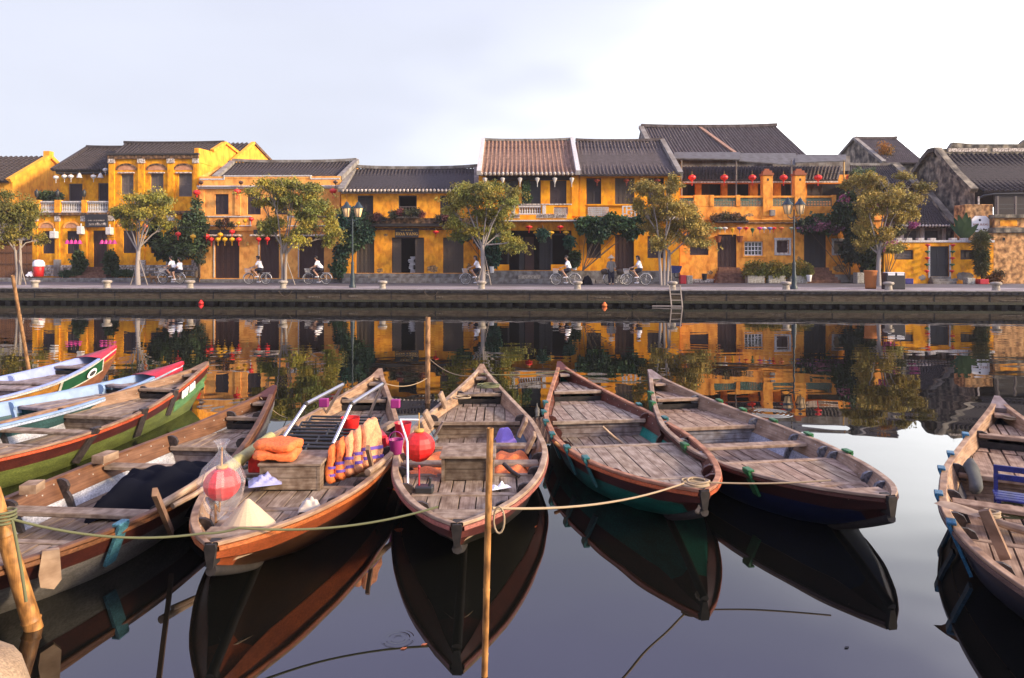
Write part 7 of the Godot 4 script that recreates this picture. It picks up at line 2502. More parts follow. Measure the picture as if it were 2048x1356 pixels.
func make_boat(label: String, near_pt: Vector3, far_pt: Vector3, half: float, look: Dictionary) -> Boat:
	var bt := Boat.new()
	bt.half = half
	bt.near_h = look.get("near_h", 0.47); bt.mid_h = look.get("mid_h", 0.33); bt.far_h = look.get("far_h", 0.59)
	var d := far_pt - near_pt
	d.y = 0
	bt.len = d.length()
	var mid := (near_pt + far_pt) / 2.0
	mid.y = 0
	bt.root = thing("wooden_boat", label, "boat", mid, atan2(-d.x, -d.z), "boats moored side by side")
	var r := bt.root
	var hull := MB.new()
	for sgn in [-1.0, 1.0]:
		hull.grid(ring_rows(bt, 0, 3, sgn, 0.0, 0.05, 1.0))
	put(hull, "hull", look.hull, r)
	hull = MB.new()
	for sgn in [-1.0, 1.0]:
		hull.grid(ring_rows(bt, 0, 3, sgn, 0.0, 0.0, 0.05))
	put(hull, "bow_planking", look.strake, r)
	for sgn in [-1.0, 1.0]:
		var b := MB.new()
		var rr := ring_rows(bt, 3, 4, sgn, -0.006)
		b.grid(rr, strip_uv(rr, 5.0, 0.5))
		put(b, "top_strake", look.strake, r)
	for sgn in [-1.0, 1.0]:
		var b := MB.new()
		var rr := ring_rows(bt, 3, 4, sgn, 0.04)
		b.tint = shade(1.0)
		b.grid(rr, strip_uv(rr, 5.0, 0.5))
		put(b, "inner_strake", look.inside, r)
		b = MB.new()
		rr = ring_rows(bt, 0, 3, sgn, 0.045)
		for line in rr:
			for i in line.size(): line[i].y = maxf(line[i].y, 0.035)
		b.grid(rr, strip_uv(rr, 5.0, 0.5))
		put(b, "bilge_lining", look.bilge, r)
	# rubbing rail and cap
	for sgn in [-1.0, 1.0]:
		var cap := MB.new()
		cap.tint = shade(1.0)
		var rail := MB.new()
		var prof_c := [Vector2(-0.042, 0.0), Vector2(-0.042, 0.017), Vector2(-0.036, 0.022), Vector2(0.01, 0.022), Vector2(0.015, 0.017), Vector2(0.015, 0.0)]
		var prof_r := [Vector2(0.0, -0.004), Vector2(0.021, -0.006), Vector2(0.024, -0.03), Vector2(0.018, -0.036), Vector2(0.0, -0.036)]
		for w in [[cap, prof_c], [rail, prof_r]]:
			var prof: Array = w[1]
			for i in prof.size() - 1:
				var rows := []
				for k in 41:
					var s := k / 40.0
					var ww := bt.w(s)
					var line := PackedVector3Array()
					for p in [prof[i], prof[i + 1]]:
						line.append(Vector3(maxf(ww + p.x, 0.003) * sgn, bt.h(s) + p.y, bt.z(s)))
					rows.append(line)
				w[0].grid(rows, strip_uv(rows, 3.0, 0.5))
		put(cap, "gunwale", look.cap, r)
		put(rail, "rubbing_rail", look.rail, r)
	# nail heads along the planking
	var nails := MB.new()
	for k in 34:
		var sk := 0.06 + k * 0.026
		for sgn in [-1.0, 1.0]:
			var q := bt.section(sk, 0.037)
			var pn := Vector3(lerpf(q[3].x, q[4].x, 0.55 + 0.3 * (k % 2)) * sgn, lerpf(q[3].y, q[4].y, 0.55 + 0.3 * (k % 2)), bt.z(sk))
			nails.cbox(pn - Vector3(0.005, 0.007, 0.007), pn + Vector3(0.005, 0.007, 0.007), 0.003)
	tag(put(nails, "nail_heads", M.concrete_pot, r), "", "", "", "stuff")
	# stems
	var b2 := MB.new()
	var hn := bt.near_h
	var keel := PackedVector3Array()
	for k in 9:
		var sk := 0.16 * k / 8.0
		keel.append(Vector3(0, bt.keel(sk) - 0.005, bt.z(sk) + 0.01))
	b2.tube(keel, 0.034, 0.03, 8)
	b2.prism(PackedVector2Array([Vector2(-0.036, 0.06), Vector2(-0.03, 0.085), Vector2(0.03, 0.085), Vector2(0.036, 0.06), Vector2(0.018, -0.06), Vector2(-0.018, -0.06)]), 0.11, Transform3D(Basis(), Vector3(0, hn - 0.07, bt.len / 2 + 0.025)))
	put(b2, "stem_post", look.get("stem", M.boat_dark), r)
	b2 = MB.new()
	var hf := bt.far_h
	b2.prism(PackedVector2Array([Vector2(-0.028, 0.0), Vector2(0.028, 0.0), Vector2(0.11, -0.34), Vector2(-0.11, -0.34)]), 0.05, Transform3D(Basis(Vector3.RIGHT, Vector3(0, 0.25, -0.97).normalized(), Vector3(0, 0.97, 0.25).normalized()), Vector3(0, hf + 0.045, -bt.len / 2 - 0.02)))
	put(b2, "prow_block", look.get("prow", look.cap), r)
	# decks
	var wood: Material = look.get("wood", M.deck_wood)
	var tone: float = look.get("tone", 1.0)
	var d0: float = look.get("deck0", 0.27); var d1: float = look.get("deck1", 0.6); var d2: float = look.get("deck2", 0.79)
	var yd: float = bt.mid_h - 0.05
	var near_split: float = look.get("split", 0.18)
	if d0 > 0.05:
		deck(bt, 0.035, near_split, yd + 0.015, 7, wood, "deck_plank", tone)
		across(bt, near_split + 0.006, yd + 0.025, 0.07, 0.05, wood, "deck_beam", tone)
		deck(bt, near_split + 0.012, d0 - 0.006, yd, 9, wood, "deck_plank", tone)
		across(bt, d0, yd + 0.008, 0.06, 0.05, wood, "deck_beam", tone)
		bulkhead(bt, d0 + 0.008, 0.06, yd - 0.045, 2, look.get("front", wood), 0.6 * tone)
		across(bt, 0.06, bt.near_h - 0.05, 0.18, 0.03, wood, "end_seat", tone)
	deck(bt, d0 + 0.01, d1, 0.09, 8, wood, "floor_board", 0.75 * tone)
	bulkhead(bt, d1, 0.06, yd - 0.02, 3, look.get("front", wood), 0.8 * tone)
	across(bt, d1 - 0.002, yd + 0.012, 0.06, 0.045, wood, "deck_beam", tone)
	deck(bt, d1 + 0.006, d2 - 0.03, yd, 8, wood, "deck_plank", tone)
	deck(bt, d2 - 0.028, d2, yd + 0.004, 6, wood, "deck_plank", tone * 0.9)
	var yu: float = bt.h(0.82) - 0.05
	bulkhead(bt, d2 + 0.004, yd, yu - 0.045, 1, M.boat_dark, 1.0)
	across(bt, d2 + 0.01, yu + 0.03, 0.1, 0.04, wood, "deck_beam", tone * 1.05)
	deck(bt, d2 + 0.02, 0.925, yu, 6, wood, "deck_plank", tone)
	across(bt, 0.93, bt.h(0.93) - 0.02, 0.16, 0.035, wood, "end_seat", tone * 1.05)
	for s in look.get("thwarts", [0.36, 0.46]):
		across(bt, s, bt.h(s) - 0.03, 0.14, 0.035, wood, "thwart", tone)
	for s in look.get("knees", [0.1, near_split + 0.01, d0, 0.36, 0.46, d1, d2 + 0.012]):
		for sgn in [-1.0, 1.0]:
			knee(bt, s, sgn, look.get("knee", M.knee_wood), 0.1 if s > d0 and s < d1 else bt.h(s) - 0.13)
	for f in look.get("fenders", []):
		fender(bt, f[0], f[1], look.fender, f[2] if f.size() > 2 else 0.27, f[3] if f.size() > 3 else 0.0)
	return bt

func wood_mat(r: float, g: float, b: float, rough := 0.8) -> StandardMaterial3D:     # weathered boards: grain runs with v
	var m := StandardMaterial3D.new()
	m.albedo_color = lin(r, g, b)
	m.albedo_texture = T.grain
	m.roughness = rough
	m.metallic_specular = 0.35
	m.uv1_scale = Vector3(0.6, 0.3, 1)
	m.vertex_color_use_as_albedo = true
	m.detail_enabled = true
	m.detail_albedo = T.worn
	m.detail_blend_mode = BaseMaterial3D.BLEND_MODE_MUL
	m.detail_uv_layer = BaseMaterial3D.DETAIL_UV_2
	m.uv2_triplanar = true
	m.uv2_world_triplanar = false
	m.uv2_scale = Vector3(1.1, 1.1, 0.55)
	m.heightmap_enabled = true
	m.heightmap_texture = T.grain
	m.heightmap_scale = 0.1
	return m

func boat_paint(r: float, g: float, b: float, rough := 0.45) -> StandardMaterial3D:
	var m := layer(mat(lin(r, g, b), rough, noise_cache(0.8), Vector3(1.2, 2.5, 0.5), false), T.fine, Vector3(3, 3, 1), false)
	m.metallic_specular = 0.4
	return m

func make_boat_materials() -> void:
	T.worn = noise_tex(0.016, 8, Color(0.74, 0.69, 0.65), Color(1, 0.99, 0.97), 0.1, 0.75, FastNoiseLite.TYPE_SIMPLEX_SMOOTH, 51)
	M.deck_wood = wood_mat(0.33, 0.265, 0.205)
	M.warm_wood = wood_mat(0.34, 0.23, 0.16)
	M.tan_wood = wood_mat(0.43, 0.3, 0.205)
	M.brown_wood = wood_mat(0.19, 0.095, 0.052, 0.55)
	M.grey_wood = wood_mat(0.33, 0.29, 0.3)
	M.dark_red_wood = wood_mat(0.13, 0.045, 0.032, 0.55)
	M.pale_wood = wood_mat(0.46, 0.355, 0.26)
	M.boat_dark = mat(lin(0.02, 0.015, 0.013), 0.8, noise_cache(0.6), Vector3(2, 2, 2), false)
	M.knee_wood = mat(lin(0.045, 0.033, 0.03), 0.6, noise_cache(0.6), Vector3(3, 3, 3), false)
	M.knee_grey = mat(lin(0.14, 0.14, 0.16), 0.6, noise_cache(0.6), Vector3(3, 3, 3), false)
	M.straw = mat(lin(0.72, 0.55, 0.35), 0.8, T.fine, Vector3(6, 6, 6), false)
	M.dog = mat(lin(0.2, 0.1, 0.04), 0.9)
	M.bamboo = layer(mat(lin(0.56, 0.29, 0.085), 0.5, T.stain, Vector3(2, 0.9, 2), false), T.grain, Vector3(9, 0.6, 9), false)
	M.bamboo_dull = mat(lin(0.42, 0.24, 0.11), 0.7, T.stain, Vector3(2, 0.8, 2), false)
	M.rope_green = mat(lin(0.16, 0.17, 0.08), 0.9, T.fine, Vector3(20, 20, 20), false)
	M.rope_tan = mat(lin(0.42, 0.32, 0.2), 0.9, T.fine, Vector3(20, 20, 20), false)
	M.vest = relief(mat(lin(0.85, 0.2, 0.045), 0.75, noise_cache(0.85), Vector3(5, 5, 5), false), T.bumps, 0.6)
	M.vest_pale = relief(mat(lin(0.85, 0.36, 0.17), 0.75, noise_cache(0.85), Vector3(5, 5, 5), false), T.bumps, 0.6)
	M.strap_violet = mat(lin(0.1, 0.05, 0.3), 0.7)
	M.cloth_black = mat(lin(0.006, 0.007, 0.012), 1.0)
	M.cloth_black.metallic_specular = 0.15
	M.plastic_red = mat(lin(0.42, 0.015, 0.03), 0.35)
	M.plastic_magenta = mat(lin(0.26, 0.02, 0.16), 0.5)
	M.white_text = mat(lin(0.8, 0.8, 0.8), 0.6)

var boats := []

func make_boats() -> void:
	make_boat_materials()
	var teal := boat_paint(0.02, 0.26, 0.2)
	var light_blue := mat(lin(0.26, 0.33, 0.6), 0.6, noise_cache(0.9), Vector3(1, 1, 1), false)
	var sky_blue := mat(lin(0.21, 0.32, 0.5), 0.6, noise_cache(0.9), Vector3(1, 1, 1), false)
	# 0: blue boat with painted eye
	var b0 := make_boat("light blue boat with red prow and painted eye at the far left", afloat(-7.9, 7.5, 0), afloat(-7.38, 13.0, 0), 0.72, {"hull": boat_paint(0.3, 0.11, 0.045), "strake": boat_paint(0.62, 0.28, 0.04), "inside": light_blue, "bilge": boat_paint(0.04, 0.05, 0.25), "cap": light_blue, "rail": boat_paint(0.7, 0.68, 0.62), "wood": M.grey_wood, "prow": M.plastic_red, "stem": M.plastic_red, "far_h": 0.6, "deck1": 0.56, "knee": light_blue, "knees": [0.36, 0.5, 0.66], "thwarts": [0.62]})
	eye_panel(b0)
	red_tip(b0)
	# 1: blue boat with red tip
	var b1 := make_boat("pale blue boat with small red and yellow tip behind the green hulled boat", afloat(-7.2, 6.0, 0), afloat(-5.29, 11.2, 0), 0.68, {"hull": boat_paint(0.03, 0.1, 0.11), "strake": boat_paint(0.05, 0.13, 0.14), "inside": sky_blue, "bilge": boat_paint(0.03, 0.1, 0.12), "cap": sky_blue, "rail": boat_paint(0.5, 0.6, 0.75), "wood": M.grey_wood, "front": M.boat_teal_front if M.has("boat_teal_front") else wood_mat(0.02, 0.1, 0.12), "prow": M.plastic_red, "far_h": 0.56, "knee": sky_blue, "knees": [0.4, 0.58, 0.78], "thwarts": []})
	red_tip(b1)
	# 2: green hull with white letters
	var b2 := make_boat("brown and olive green boat with white letters near its far tip", afloat(-5.65, 5.3, 0), afloat(-4.78, 10.95, 0), 0.72, {"hull": boat_paint(0.17, 0.21, 0.05), "strake": boat_paint(0.1, 0.022, 0.015), "inside": M.warm_wood, "bilge": boat_paint(0.5, 0.52, 0.58, 0.7), "cap": M.warm_wood, "rail": boat_paint(0.6, 0.1, 0.03), "deck0": 0.36, "fender": M.knee_wood, "fenders": [[0.44, 1.0, 0.3, 0.16], [0.6, 1.0, 0.3], [0.76, 1.0, 0.28, 0.1]], "thwarts": [0.46]})
	boat_letters(b2)
	# 3: boat with the black cloth
	var b3 := make_boat("brown boat with white lining and black cloth over its middle at lower left", afloat(-3.47, 3.45, 0), afloat(-3.01, 8.85, 0), 0.7, {"hull": boat_paint(0.2, 0.19, 0.18), "strake": boat_paint(0.08, 0.02, 0.014), "inside": M.brown_wood, "bilge": boat_paint(0.55, 0.56, 0.6, 0.7), "cap": M.brown_wood, "rail": boat_paint(0.2, 0.08, 0.03), "front": M.grey_wood, "deck0": 0.25, "deck1": 0.7, "deck2": 0.84, "knee": M.knee_wood, "fender": boat_paint(0.08, 0.25, 0.33), "fenders": [[0.27, 1.0, 0.24], [0.48, 1.0, 0.2]], "thwarts": [0.35, 0.56], "wood": M.deck_wood, "prow": M.dark_red_wood})
	# 4: loaded boat
	var b4 := make_boat("orange sided boat loaded with life vests, straw hat and black rack", afloat(-1.83, 4.26, 0), afloat(-1.93, 10.25, 0), 0.74, {"hull": boat_paint(0.075, 0.03, 0.012), "strake": boat_paint(0.42, 0.1, 0.03, 0.35), "inside": M.tan_wood, "bilge": boat_paint(0.4, 0.4, 0.45, 0.7), "cap": M.tan_wood, "rail": boat_paint(0.55, 0.16, 0.045, 0.35), "deck0": 0.28, "thwarts": [0.345]})
	# 5: middle boat
	var b5 := make_boat("tan boat with pinkish rim and open seat box in the middle of the row", afloat(-0.36, 4.58, 0), afloat(-0.46, 10.7, 0), 0.75, {"hull": boat_paint(0.035, 0.03, 0.02), "strake": boat_paint(0.13, 0.032, 0.022), "inside": M.tan_wood, "bilge": boat_paint(0.16, 0.2, 0.26, 0.7), "cap": M.pale_wood, "rail": boat_paint(0.48, 0.17, 0.13), "deck0": 0.28, "deck1": 0.62, "thwarts": [0.335, 0.44], "prow": M.tan_wood})
	# 6: teal boat
	var b6 := make_boat("teal hulled boat with orange rim and long planked foredeck", afloat(1.44, 5.25, 0), afloat(0.74, 10.98, 0), 0.74, {"hull": teal, "strake": boat_paint(0.11, 0.026, 0.018), "inside": M.dark_red_wood, "bilge": teal, "cap": wood_mat(0.46, 0.24, 0.15), "rail": boat_paint(0.6, 0.14, 0.05), "deck0": 0.36, "split": 0.15, "deck1": 0.56, "deck2": 0.76, "thwarts": [], "knee": M.dark_red_knee if M.has("dark_red_knee") else boat_paint(0.09, 0.03, 0.022), "fender": boat_paint(0.04, 0.2, 0.2), "fenders": [[0.22, -1.0, 0.22], [0.3, -1.0, 0.22], [0.4, -1.0, 0.22], [0.5, -1.0, 0.2], [0.58, -1.0, 0.2], [0.66, -1.0, 0.2], [0.5, 1.0, 0.15], [0.62, 1.0, 0.15]], "wood": wood_mat(0.37, 0.31, 0.26), "prow": M.dark_red_wood, "front": M.grey_wood})
	# 7: navy boat
	var b7 := make_boat("navy and dark red boat with weathered deck, right of the teal one", afloat(2.77, 5.12, 0), afloat(2.0, 10.15, 0), 0.74, {"hull": boat_paint(0.007, 0.018, 0.09), "strake": boat_paint(0.055, 0.014, 0.012), "inside": wood_mat(0.36, 0.27, 0.2), "bilge": boat_paint(0.42, 0.44, 0.5, 0.7), "cap": wood_mat(0.4, 0.31, 0.24), "rail": boat_paint(0.1, 0.03, 0.022), "deck0": 0.32, "split": 0.16, "deck1": 0.6, "deck2": 0.79, "thwarts": [0.43], "front": wood_mat(0.32, 0.34, 0.42), "knee": M.knee_grey, "fender": boat_paint(0.04, 0.2, 0.07), "fenders": [[0.3, 1.0, 0.2], [0.44, 1.0, 0.2], [0.56, 1.0, 0.2], [0.66, 1.0, 0.2], [0.74, 1.0, 0.2], [0.4, -1.0, 0.26], [0.74, -1.0, 0.24], [0.82, -1.0, 0.24], [0.2, -1.0, 0.18]], "wood": wood_mat(0.38, 0.295, 0.235), "prow": M.grey_wood})
	# 8: boat at the right edge
	var b8 := make_boat("tan boat with blue side straps at the right edge", afloat(2.85, 3.02, 0), afloat(5.65, 8.15, 0), 0.75, {"hull": boat_paint(0.02, 0.02, 0.035), "strake": boat_paint(0.05, 0.03, 0.025), "inside": M.tan_wood, "bilge": boat_paint(0.1, 0.1, 0.13), "cap": M.tan_wood, "rail": boat_paint(0.2, 0.12, 0.09), "deck0": 0.3, "deck1": 0.6, "fender": boat_paint(0.05, 0.22, 0.38), "fenders": [[0.3, -1.0, 0.3], [0.42, -1.0, 0.26], [0.55, -1.0, 0.26], [0.64, -1.0, 0.26], [0.76, -1.0, 0.2]], "wood": wood_mat(0.37, 0.27, 0.2), "prow": M.grey_wood, "thwarts": [0.44]})
	boats = [b0, b1, b2, b3, b4, b5, b6, b7, b8]

func red_tip(bt: Boat) -> void:      # red painted end deck and sides of the prow
	var b := MB.new()
	var rows := []
	for k in 7:
		var s := lerpf(0.87, 1.0, k / 6.0)
		rows.append(PackedVector3Array([Vector3(-bt.w(s) - 0.012, bt.h(s) - 0.1, bt.z(s)), Vector3(-bt.w(s) - 0.016, bt.h(s) + 0.032, bt.z(s)), Vector3(0, bt.h(s) + 0.05, bt.z(s)), Vector3(bt.w(s) + 0.016, bt.h(s) + 0.032, bt.z(s)), Vector3(bt.w(s) + 0.012, bt.h(s) - 0.1, bt.z(s))]))
	b.grid(rows)
	put(b, "painted_tip", boat_paint(0.6, 0.03, 0.06), bt.root)

func hull_patch(bt: Boat, s0: float, s1: float, t0: float, t1: float, out: float, m: Material, called: String) -> MeshInstance3D:      # paint on the right flank between two heights given as shares down from the gunwale
	var b := MB.new()
	var rows := []
	for k in 9:
		var s := lerpf(s0, s1, k / 8.0)
		var q := bt.section(s)
		var line := PackedVector3Array()
		for t in [t0, (t0 + t1) / 2, t1]:
			var y: float = bt.h(s) - t
			var x := q[4].x
			for i in range(4, 0, -1):
				if y <= q[i].y and y >= q[i - 1].y:
					x = lerpf(q[i - 1].x, q[i].x, (y - q[i - 1].y) / maxf(q[i].y - q[i - 1].y, 1e-4))
			line.append(Vector3(x + out, y, bt.z(s)))
		rows.append(line)
	b.grid(rows)
	return put(b, called, m, bt.root)

func eye_panel(bt: Boat) -> void:
	hull_patch(bt, 0.62, 0.9, 0.0, 0.24, 0.024, boat_paint(0.75, 0.72, 0.6), "panel_border")
	hull_patch(bt, 0.635, 0.89, 0.025, 0.215, 0.028, boat_paint(0.015, 0.12, 0.04), "green_panel")
	var q := bt.section(0.8)
	var c := Vector3(q[4].x - 0.01, bt.h(0.8) - 0.12, bt.z(0.8))
	var tang := Vector3(bt.w(0.83) - bt.w(0.77), bt.h(0.83) - bt.h(0.77), bt.z(0.83) - bt.z(0.77)).normalized()
	var upv := (Vector3(q[4].x - q[3].x, q[4].y - q[3].y, 0)).normalized()
	var nrm := tang.cross(upv).normalized()
	if nrm.x < 0: nrm = -nrm
	var bas := Basis(tang, nrm, upv)
	for w in [[0.19, 0.075, 0.045, M.white_text, "eye_white"], [0.12, 0.04, 0.052, M.rubber, "eye_pupil"]]:
		var b := MB.new()
		b.lathe(PackedVector2Array([Vector2(0, 0.0), Vector2(1.0, 0.0), Vector2(0.95, 0.006), Vector2(0, 0.007)]), Transform3D(bas * Basis.from_scale(Vector3(w[0], 1, w[1])), c + nrm * w[2]), 18)
		put(b, w[4], w[3], bt.root)
	var strip := hull_patch(bt, 0.3, 0.62, 0.0, 0.03, 0.026, boat_paint(0.75, 0.72, 0.6), "white_line")
	strip.name = "white_line"

func boat_letters(bt: Boat) -> void:
	hull_patch(bt, 0.78, 0.98, 0.16, 0.3, 0.003, boat_paint(0.13, 0.3, 0.12), "green_patch")
	var s := 0.845
	var q := bt.section(s)
	var tang := Vector3(bt.w(0.88) - bt.w(0.81), bt.h(0.88) - bt.h(0.81), bt.z(0.88) - bt.z(0.81)).normalized()
	var upv := Vector3(q[4].x - q[3].x, q[4].y - q[3].y, 0).normalized()
	var nrm := tang.cross(upv).normalized()
	upv = nrm.cross(tang).normalized()
	var c := Vector3((q[4].x + q[3].x) / 2, (q[4].y + q[3].y) / 2, bt.z(s)) + nrm * 0.035 - Vector3(0, 0.02, 0)
	sign_text(bt.root, "087 MA", c, 0.12, M.white_text, "Droid Sans", "lettering", Basis(tang, upv, nrm)).position = c

# ---------------------------------------------------------------- what lies in the boats, poles, ropes, small things on the quay
func sag_rope(label: String, pts: Array, sag: float, r: float, m: Material, group := "") -> void:
	var path := PackedVector3Array()
	for i in pts.size() - 1:
		var a: Vector3 = pts[i]; var e: Vector3 = pts[i + 1]
		var n := 14
		for k in n + (1 if i == pts.size() - 2 else 0):
			var t := float(k) / n
			path.append(a.lerp(e, t) - Vector3(0, sag * a.distance_to(e) * 4.0 * t * (1.0 - t), 0))
	var b := MB.new()
	b.tube(path, r, r, 6)
	lone(b, "mooring_rope", m, label, "rope", pts[0], group)

func coil(label: String, c: Vector3, r: float, turns: int, m: Material) -> void:
	var p := PackedVector3Array()
	for k in turns * 14:
		var a := TAU * k / 14.0
		var rr := r * (1.0 + 0.25 * sin(a * 0.37 + k * 0.05))
		p.append(c + Vector3(cos(a) * rr, 0.012 + 0.006 * sin(a * 1.7) + k * 0.0006, sin(a) * rr * 0.8))
	var b := MB.new()
	b.tube(p, 0.009, 0.009, 5)
	lone(b, "rope_coil", m, label, "rope", c)

func bamboo(label: String, pts: Array, r0: float, r1: float, m: Material, every := 0.42) -> void:
	var a: Vector3 = pts[0]; var e: Vector3 = pts[1]
	var dir := (e - a).normalized()
	var len_ := a.distance_to(e)
	var y := dir
	var x := (Vector3.RIGHT - y * y.x).normalized()
	var prof := PackedVector2Array([Vector2(0, 0)])
	var n := int(len_ / every)
	for k in n:
		var t := (k + 0.5) / n
		var r := lerpf(r0, r1, t)
		var h := len_ * t
		prof.append(Vector2(r * 0.97, len_ * k / n + 0.02))
		prof.append(Vector2(r * 0.96, h - 0.02)); prof.append(Vector2(r * 1.0, h - 0.008)); prof.append(Vector2(r * 1.09, h)); prof.append(Vector2(r * 0.93, h + 0.006)); prof.append(Vector2(r * 0.96, h + 0.03))
	prof.append(Vector2(r1, len_)); prof.append(Vector2(r1 * 0.75, len_)); prof.append(Vector2(r1 * 0.7, len_ - 0.06)); prof.append(Vector2(0, len_ - 0.06))
	var b := MB.new()
	b.lathe(prof, Transform3D(Basis(x, y, x.cross(y)), a), 14)
	lone(b, "mooring_pole", m, label, "pole", a, "")

func seat_box(bt: Boat, s: float, wide: float, deep: float, high: float, y: float, label: String, open_front := false) -> void:
	var c := bt.world(bt.at(s, 0.0, y))
	var root := thing("seat_box", label, "box", c, bt.root.rotation.y)
	var b := MB.new()
	b.tint = shade(0.75)
	b.box(Vector3(-wide / 2, 0, -deep / 2), Vector3(-wide / 2 + 0.025, high, deep / 2))
	b.box(Vector3(wide / 2 - 0.025, 0, -deep / 2), Vector3(wide / 2, high, deep / 2))
	b.box(Vector3(-wide / 2 + 0.025, 0, -deep / 2), Vector3(wide / 2 - 0.025, high, -deep / 2 + 0.02))
	for i in b.v.size(): b.t[i] = Vector2(b.v[i].y * 5, b.v[i].x * 0.6)
	put(b, "side_board", M.deck_wood, root)
	for k in 2:
		b = MB.new()
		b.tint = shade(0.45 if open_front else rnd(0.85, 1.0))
		var z0 := deep / 2 - (0.05 if open_front else 0.024)
		b.box(Vector3(-wide / 2 + 0.026, high * k / 2 + 0.003, z0), Vector3(wide / 2 - 0.026, high * (k + 1) / 2 - 0.003, z0 + 0.022))
		for i in b.v.size(): b.t[i] = Vector2(b.v[i].y * 5 + k, b.v[i].x * 0.6)
		put(b, "front_board", M.deck_wood, root)
	for k in 3:
		b = MB.new()
		b.tint = shade(rnd(0.9, 1.1))
		var z0 := lerpf(-deep / 2 - 0.01, deep / 2 + 0.015, k / 3.0)
		b.cbox(Vector3(-wide / 2 - 0.015, high, z0 + 0.002), Vector3(wide / 2 + 0.015, high + 0.022, z0 + (deep + 0.025) / 3 - 0.002), 0.004)
		for i in b.v.size(): b.t[i] = Vector2(b.v[i].z * 5 + k, b.v[i].x * 0.6)
		put(b, "lid_board", M.deck_wood, root)

func vest(at: Vector3, bas: Basis, label: String, m: Material, straps := true) -> void:      # a folded life vest: padded slabs with a soft top edge and straps
	var root := thing("life_vest", label, "life vest", at, 0.0, "orange life vests in the boats")
	root.basis = bas
	var pads := []
	for k in 7:
		var z := -0.126 + k * 0.042
		var top := 0.35 - 0.05 * absf(k - 3) / 3.0 - (0.05 if k == 3 else 0.0)
		pads.append([Vector3(0.018, 0.04, z), Vector3(0.018, top, z * 0.9), 0.045, 0.04])
		pads.append([Vector3(-0.022, 0.04, z), Vector3(-0.02, top - 0.02, z * 0.9), 0.045, 0.04])
	var b := skin_mesh(pads, 0.015, 0.025)
	var fold := FastNoiseLite.new()
	fold.seed = 6
	fold.frequency = 9.0
	fold.fractal_octaves = 2
	for i in b.v.size():
		b.v[i].x = b.v[i].x * 0.5 + 0.007 * sin(b.v[i].y * 23.0 + b.v[i].z * 19.0)
		b.v[i].z += 0.008 * sin(b.v[i].y * 14.0)
		b.v[i] += b.n[i] * fold.get_noise_3dv(b.v[i] * Vector3(1.6, 0.8, 1.0) + at) * 0.02
	put(b, "padded_body", m, root)
	if straps:
		for y in [0.07, 0.14]:
			b = MB.new()
			ring_strap(b, Vector3(0, y, 0), 0.046, 0.176, 0.025)
			put(b, "strap", M.strap_violet, root)

func ring_strap(b: MB, c: Vector3, rx: float, rz: float, high: float) -> void:
	var rows := []
	for k in 25:
		var a := TAU * k / 24
		var ca := cos(a); var sa := sin(a)
		var p := c + Vector3(signf(ca) * pow(absf(ca), 0.6) * rx, 0, signf(sa) * pow(absf(sa), 0.6) * rz)
		rows.append(PackedVector3Array([p - Vector3(0, high / 2, 0), p + Vector3(0, high / 2, 0)]))
	b.grid(rows)

func cloth(label: String, called: String, cat: String, m: Material, c: Vector3, turn: float, sx: float, sz: float, f: Callable, n := 22) -> void:
	var rows := []
	for i in n + 1:
		var line := PackedVector3Array()
		for j in n + 1:
			var u := float(i) / n * 2 - 1; var v := float(j) / n * 2 - 1
			line.append(Vector3(u * sx, f.call(u, v), v * sz))
		rows.append(line)
	var b := MB.new()
	b.grid(rows)
	var o := put(b, called, m)
	o.position = c
	o.rotation.y = turn
	tag(o, label, cat)

func oar(label: String, a: Vector3, e: Vector3, m: Material, blade := 0.0, r := 0.026) -> Node3D:
	var root := thing("oar", label, "oar", a)
	var b := MB.new()
	var mid := (a + e) / 2 - a + Vector3(0, -0.01, 0)
	b.tube(PackedVector3Array([Vector3.ZERO, mid, e - a]), r, r * 0.85, 8)
	put(b, "shaft", m, root)
	if blade > 0.0:
		var d := (e - a).normalized()
		var s := d.cross(Vector3.UP).normalized()
		b = MB.new()
		var rows := []
		for k in 7:
			var t := k / 6.0
			var w := blade * (0.25 + 0.75 * sin(PI * minf(t * 0.62 + 0.1, 1.0)))
			var p := (e - a) + d * (t * 0.36 - 0.05)
			rows.append(PackedVector3Array([p - s * w, p + Vector3(0, 0.012, 0), p + s * w]))
		b.grid(rows)
		put(b, "blade", m, root)
	return root

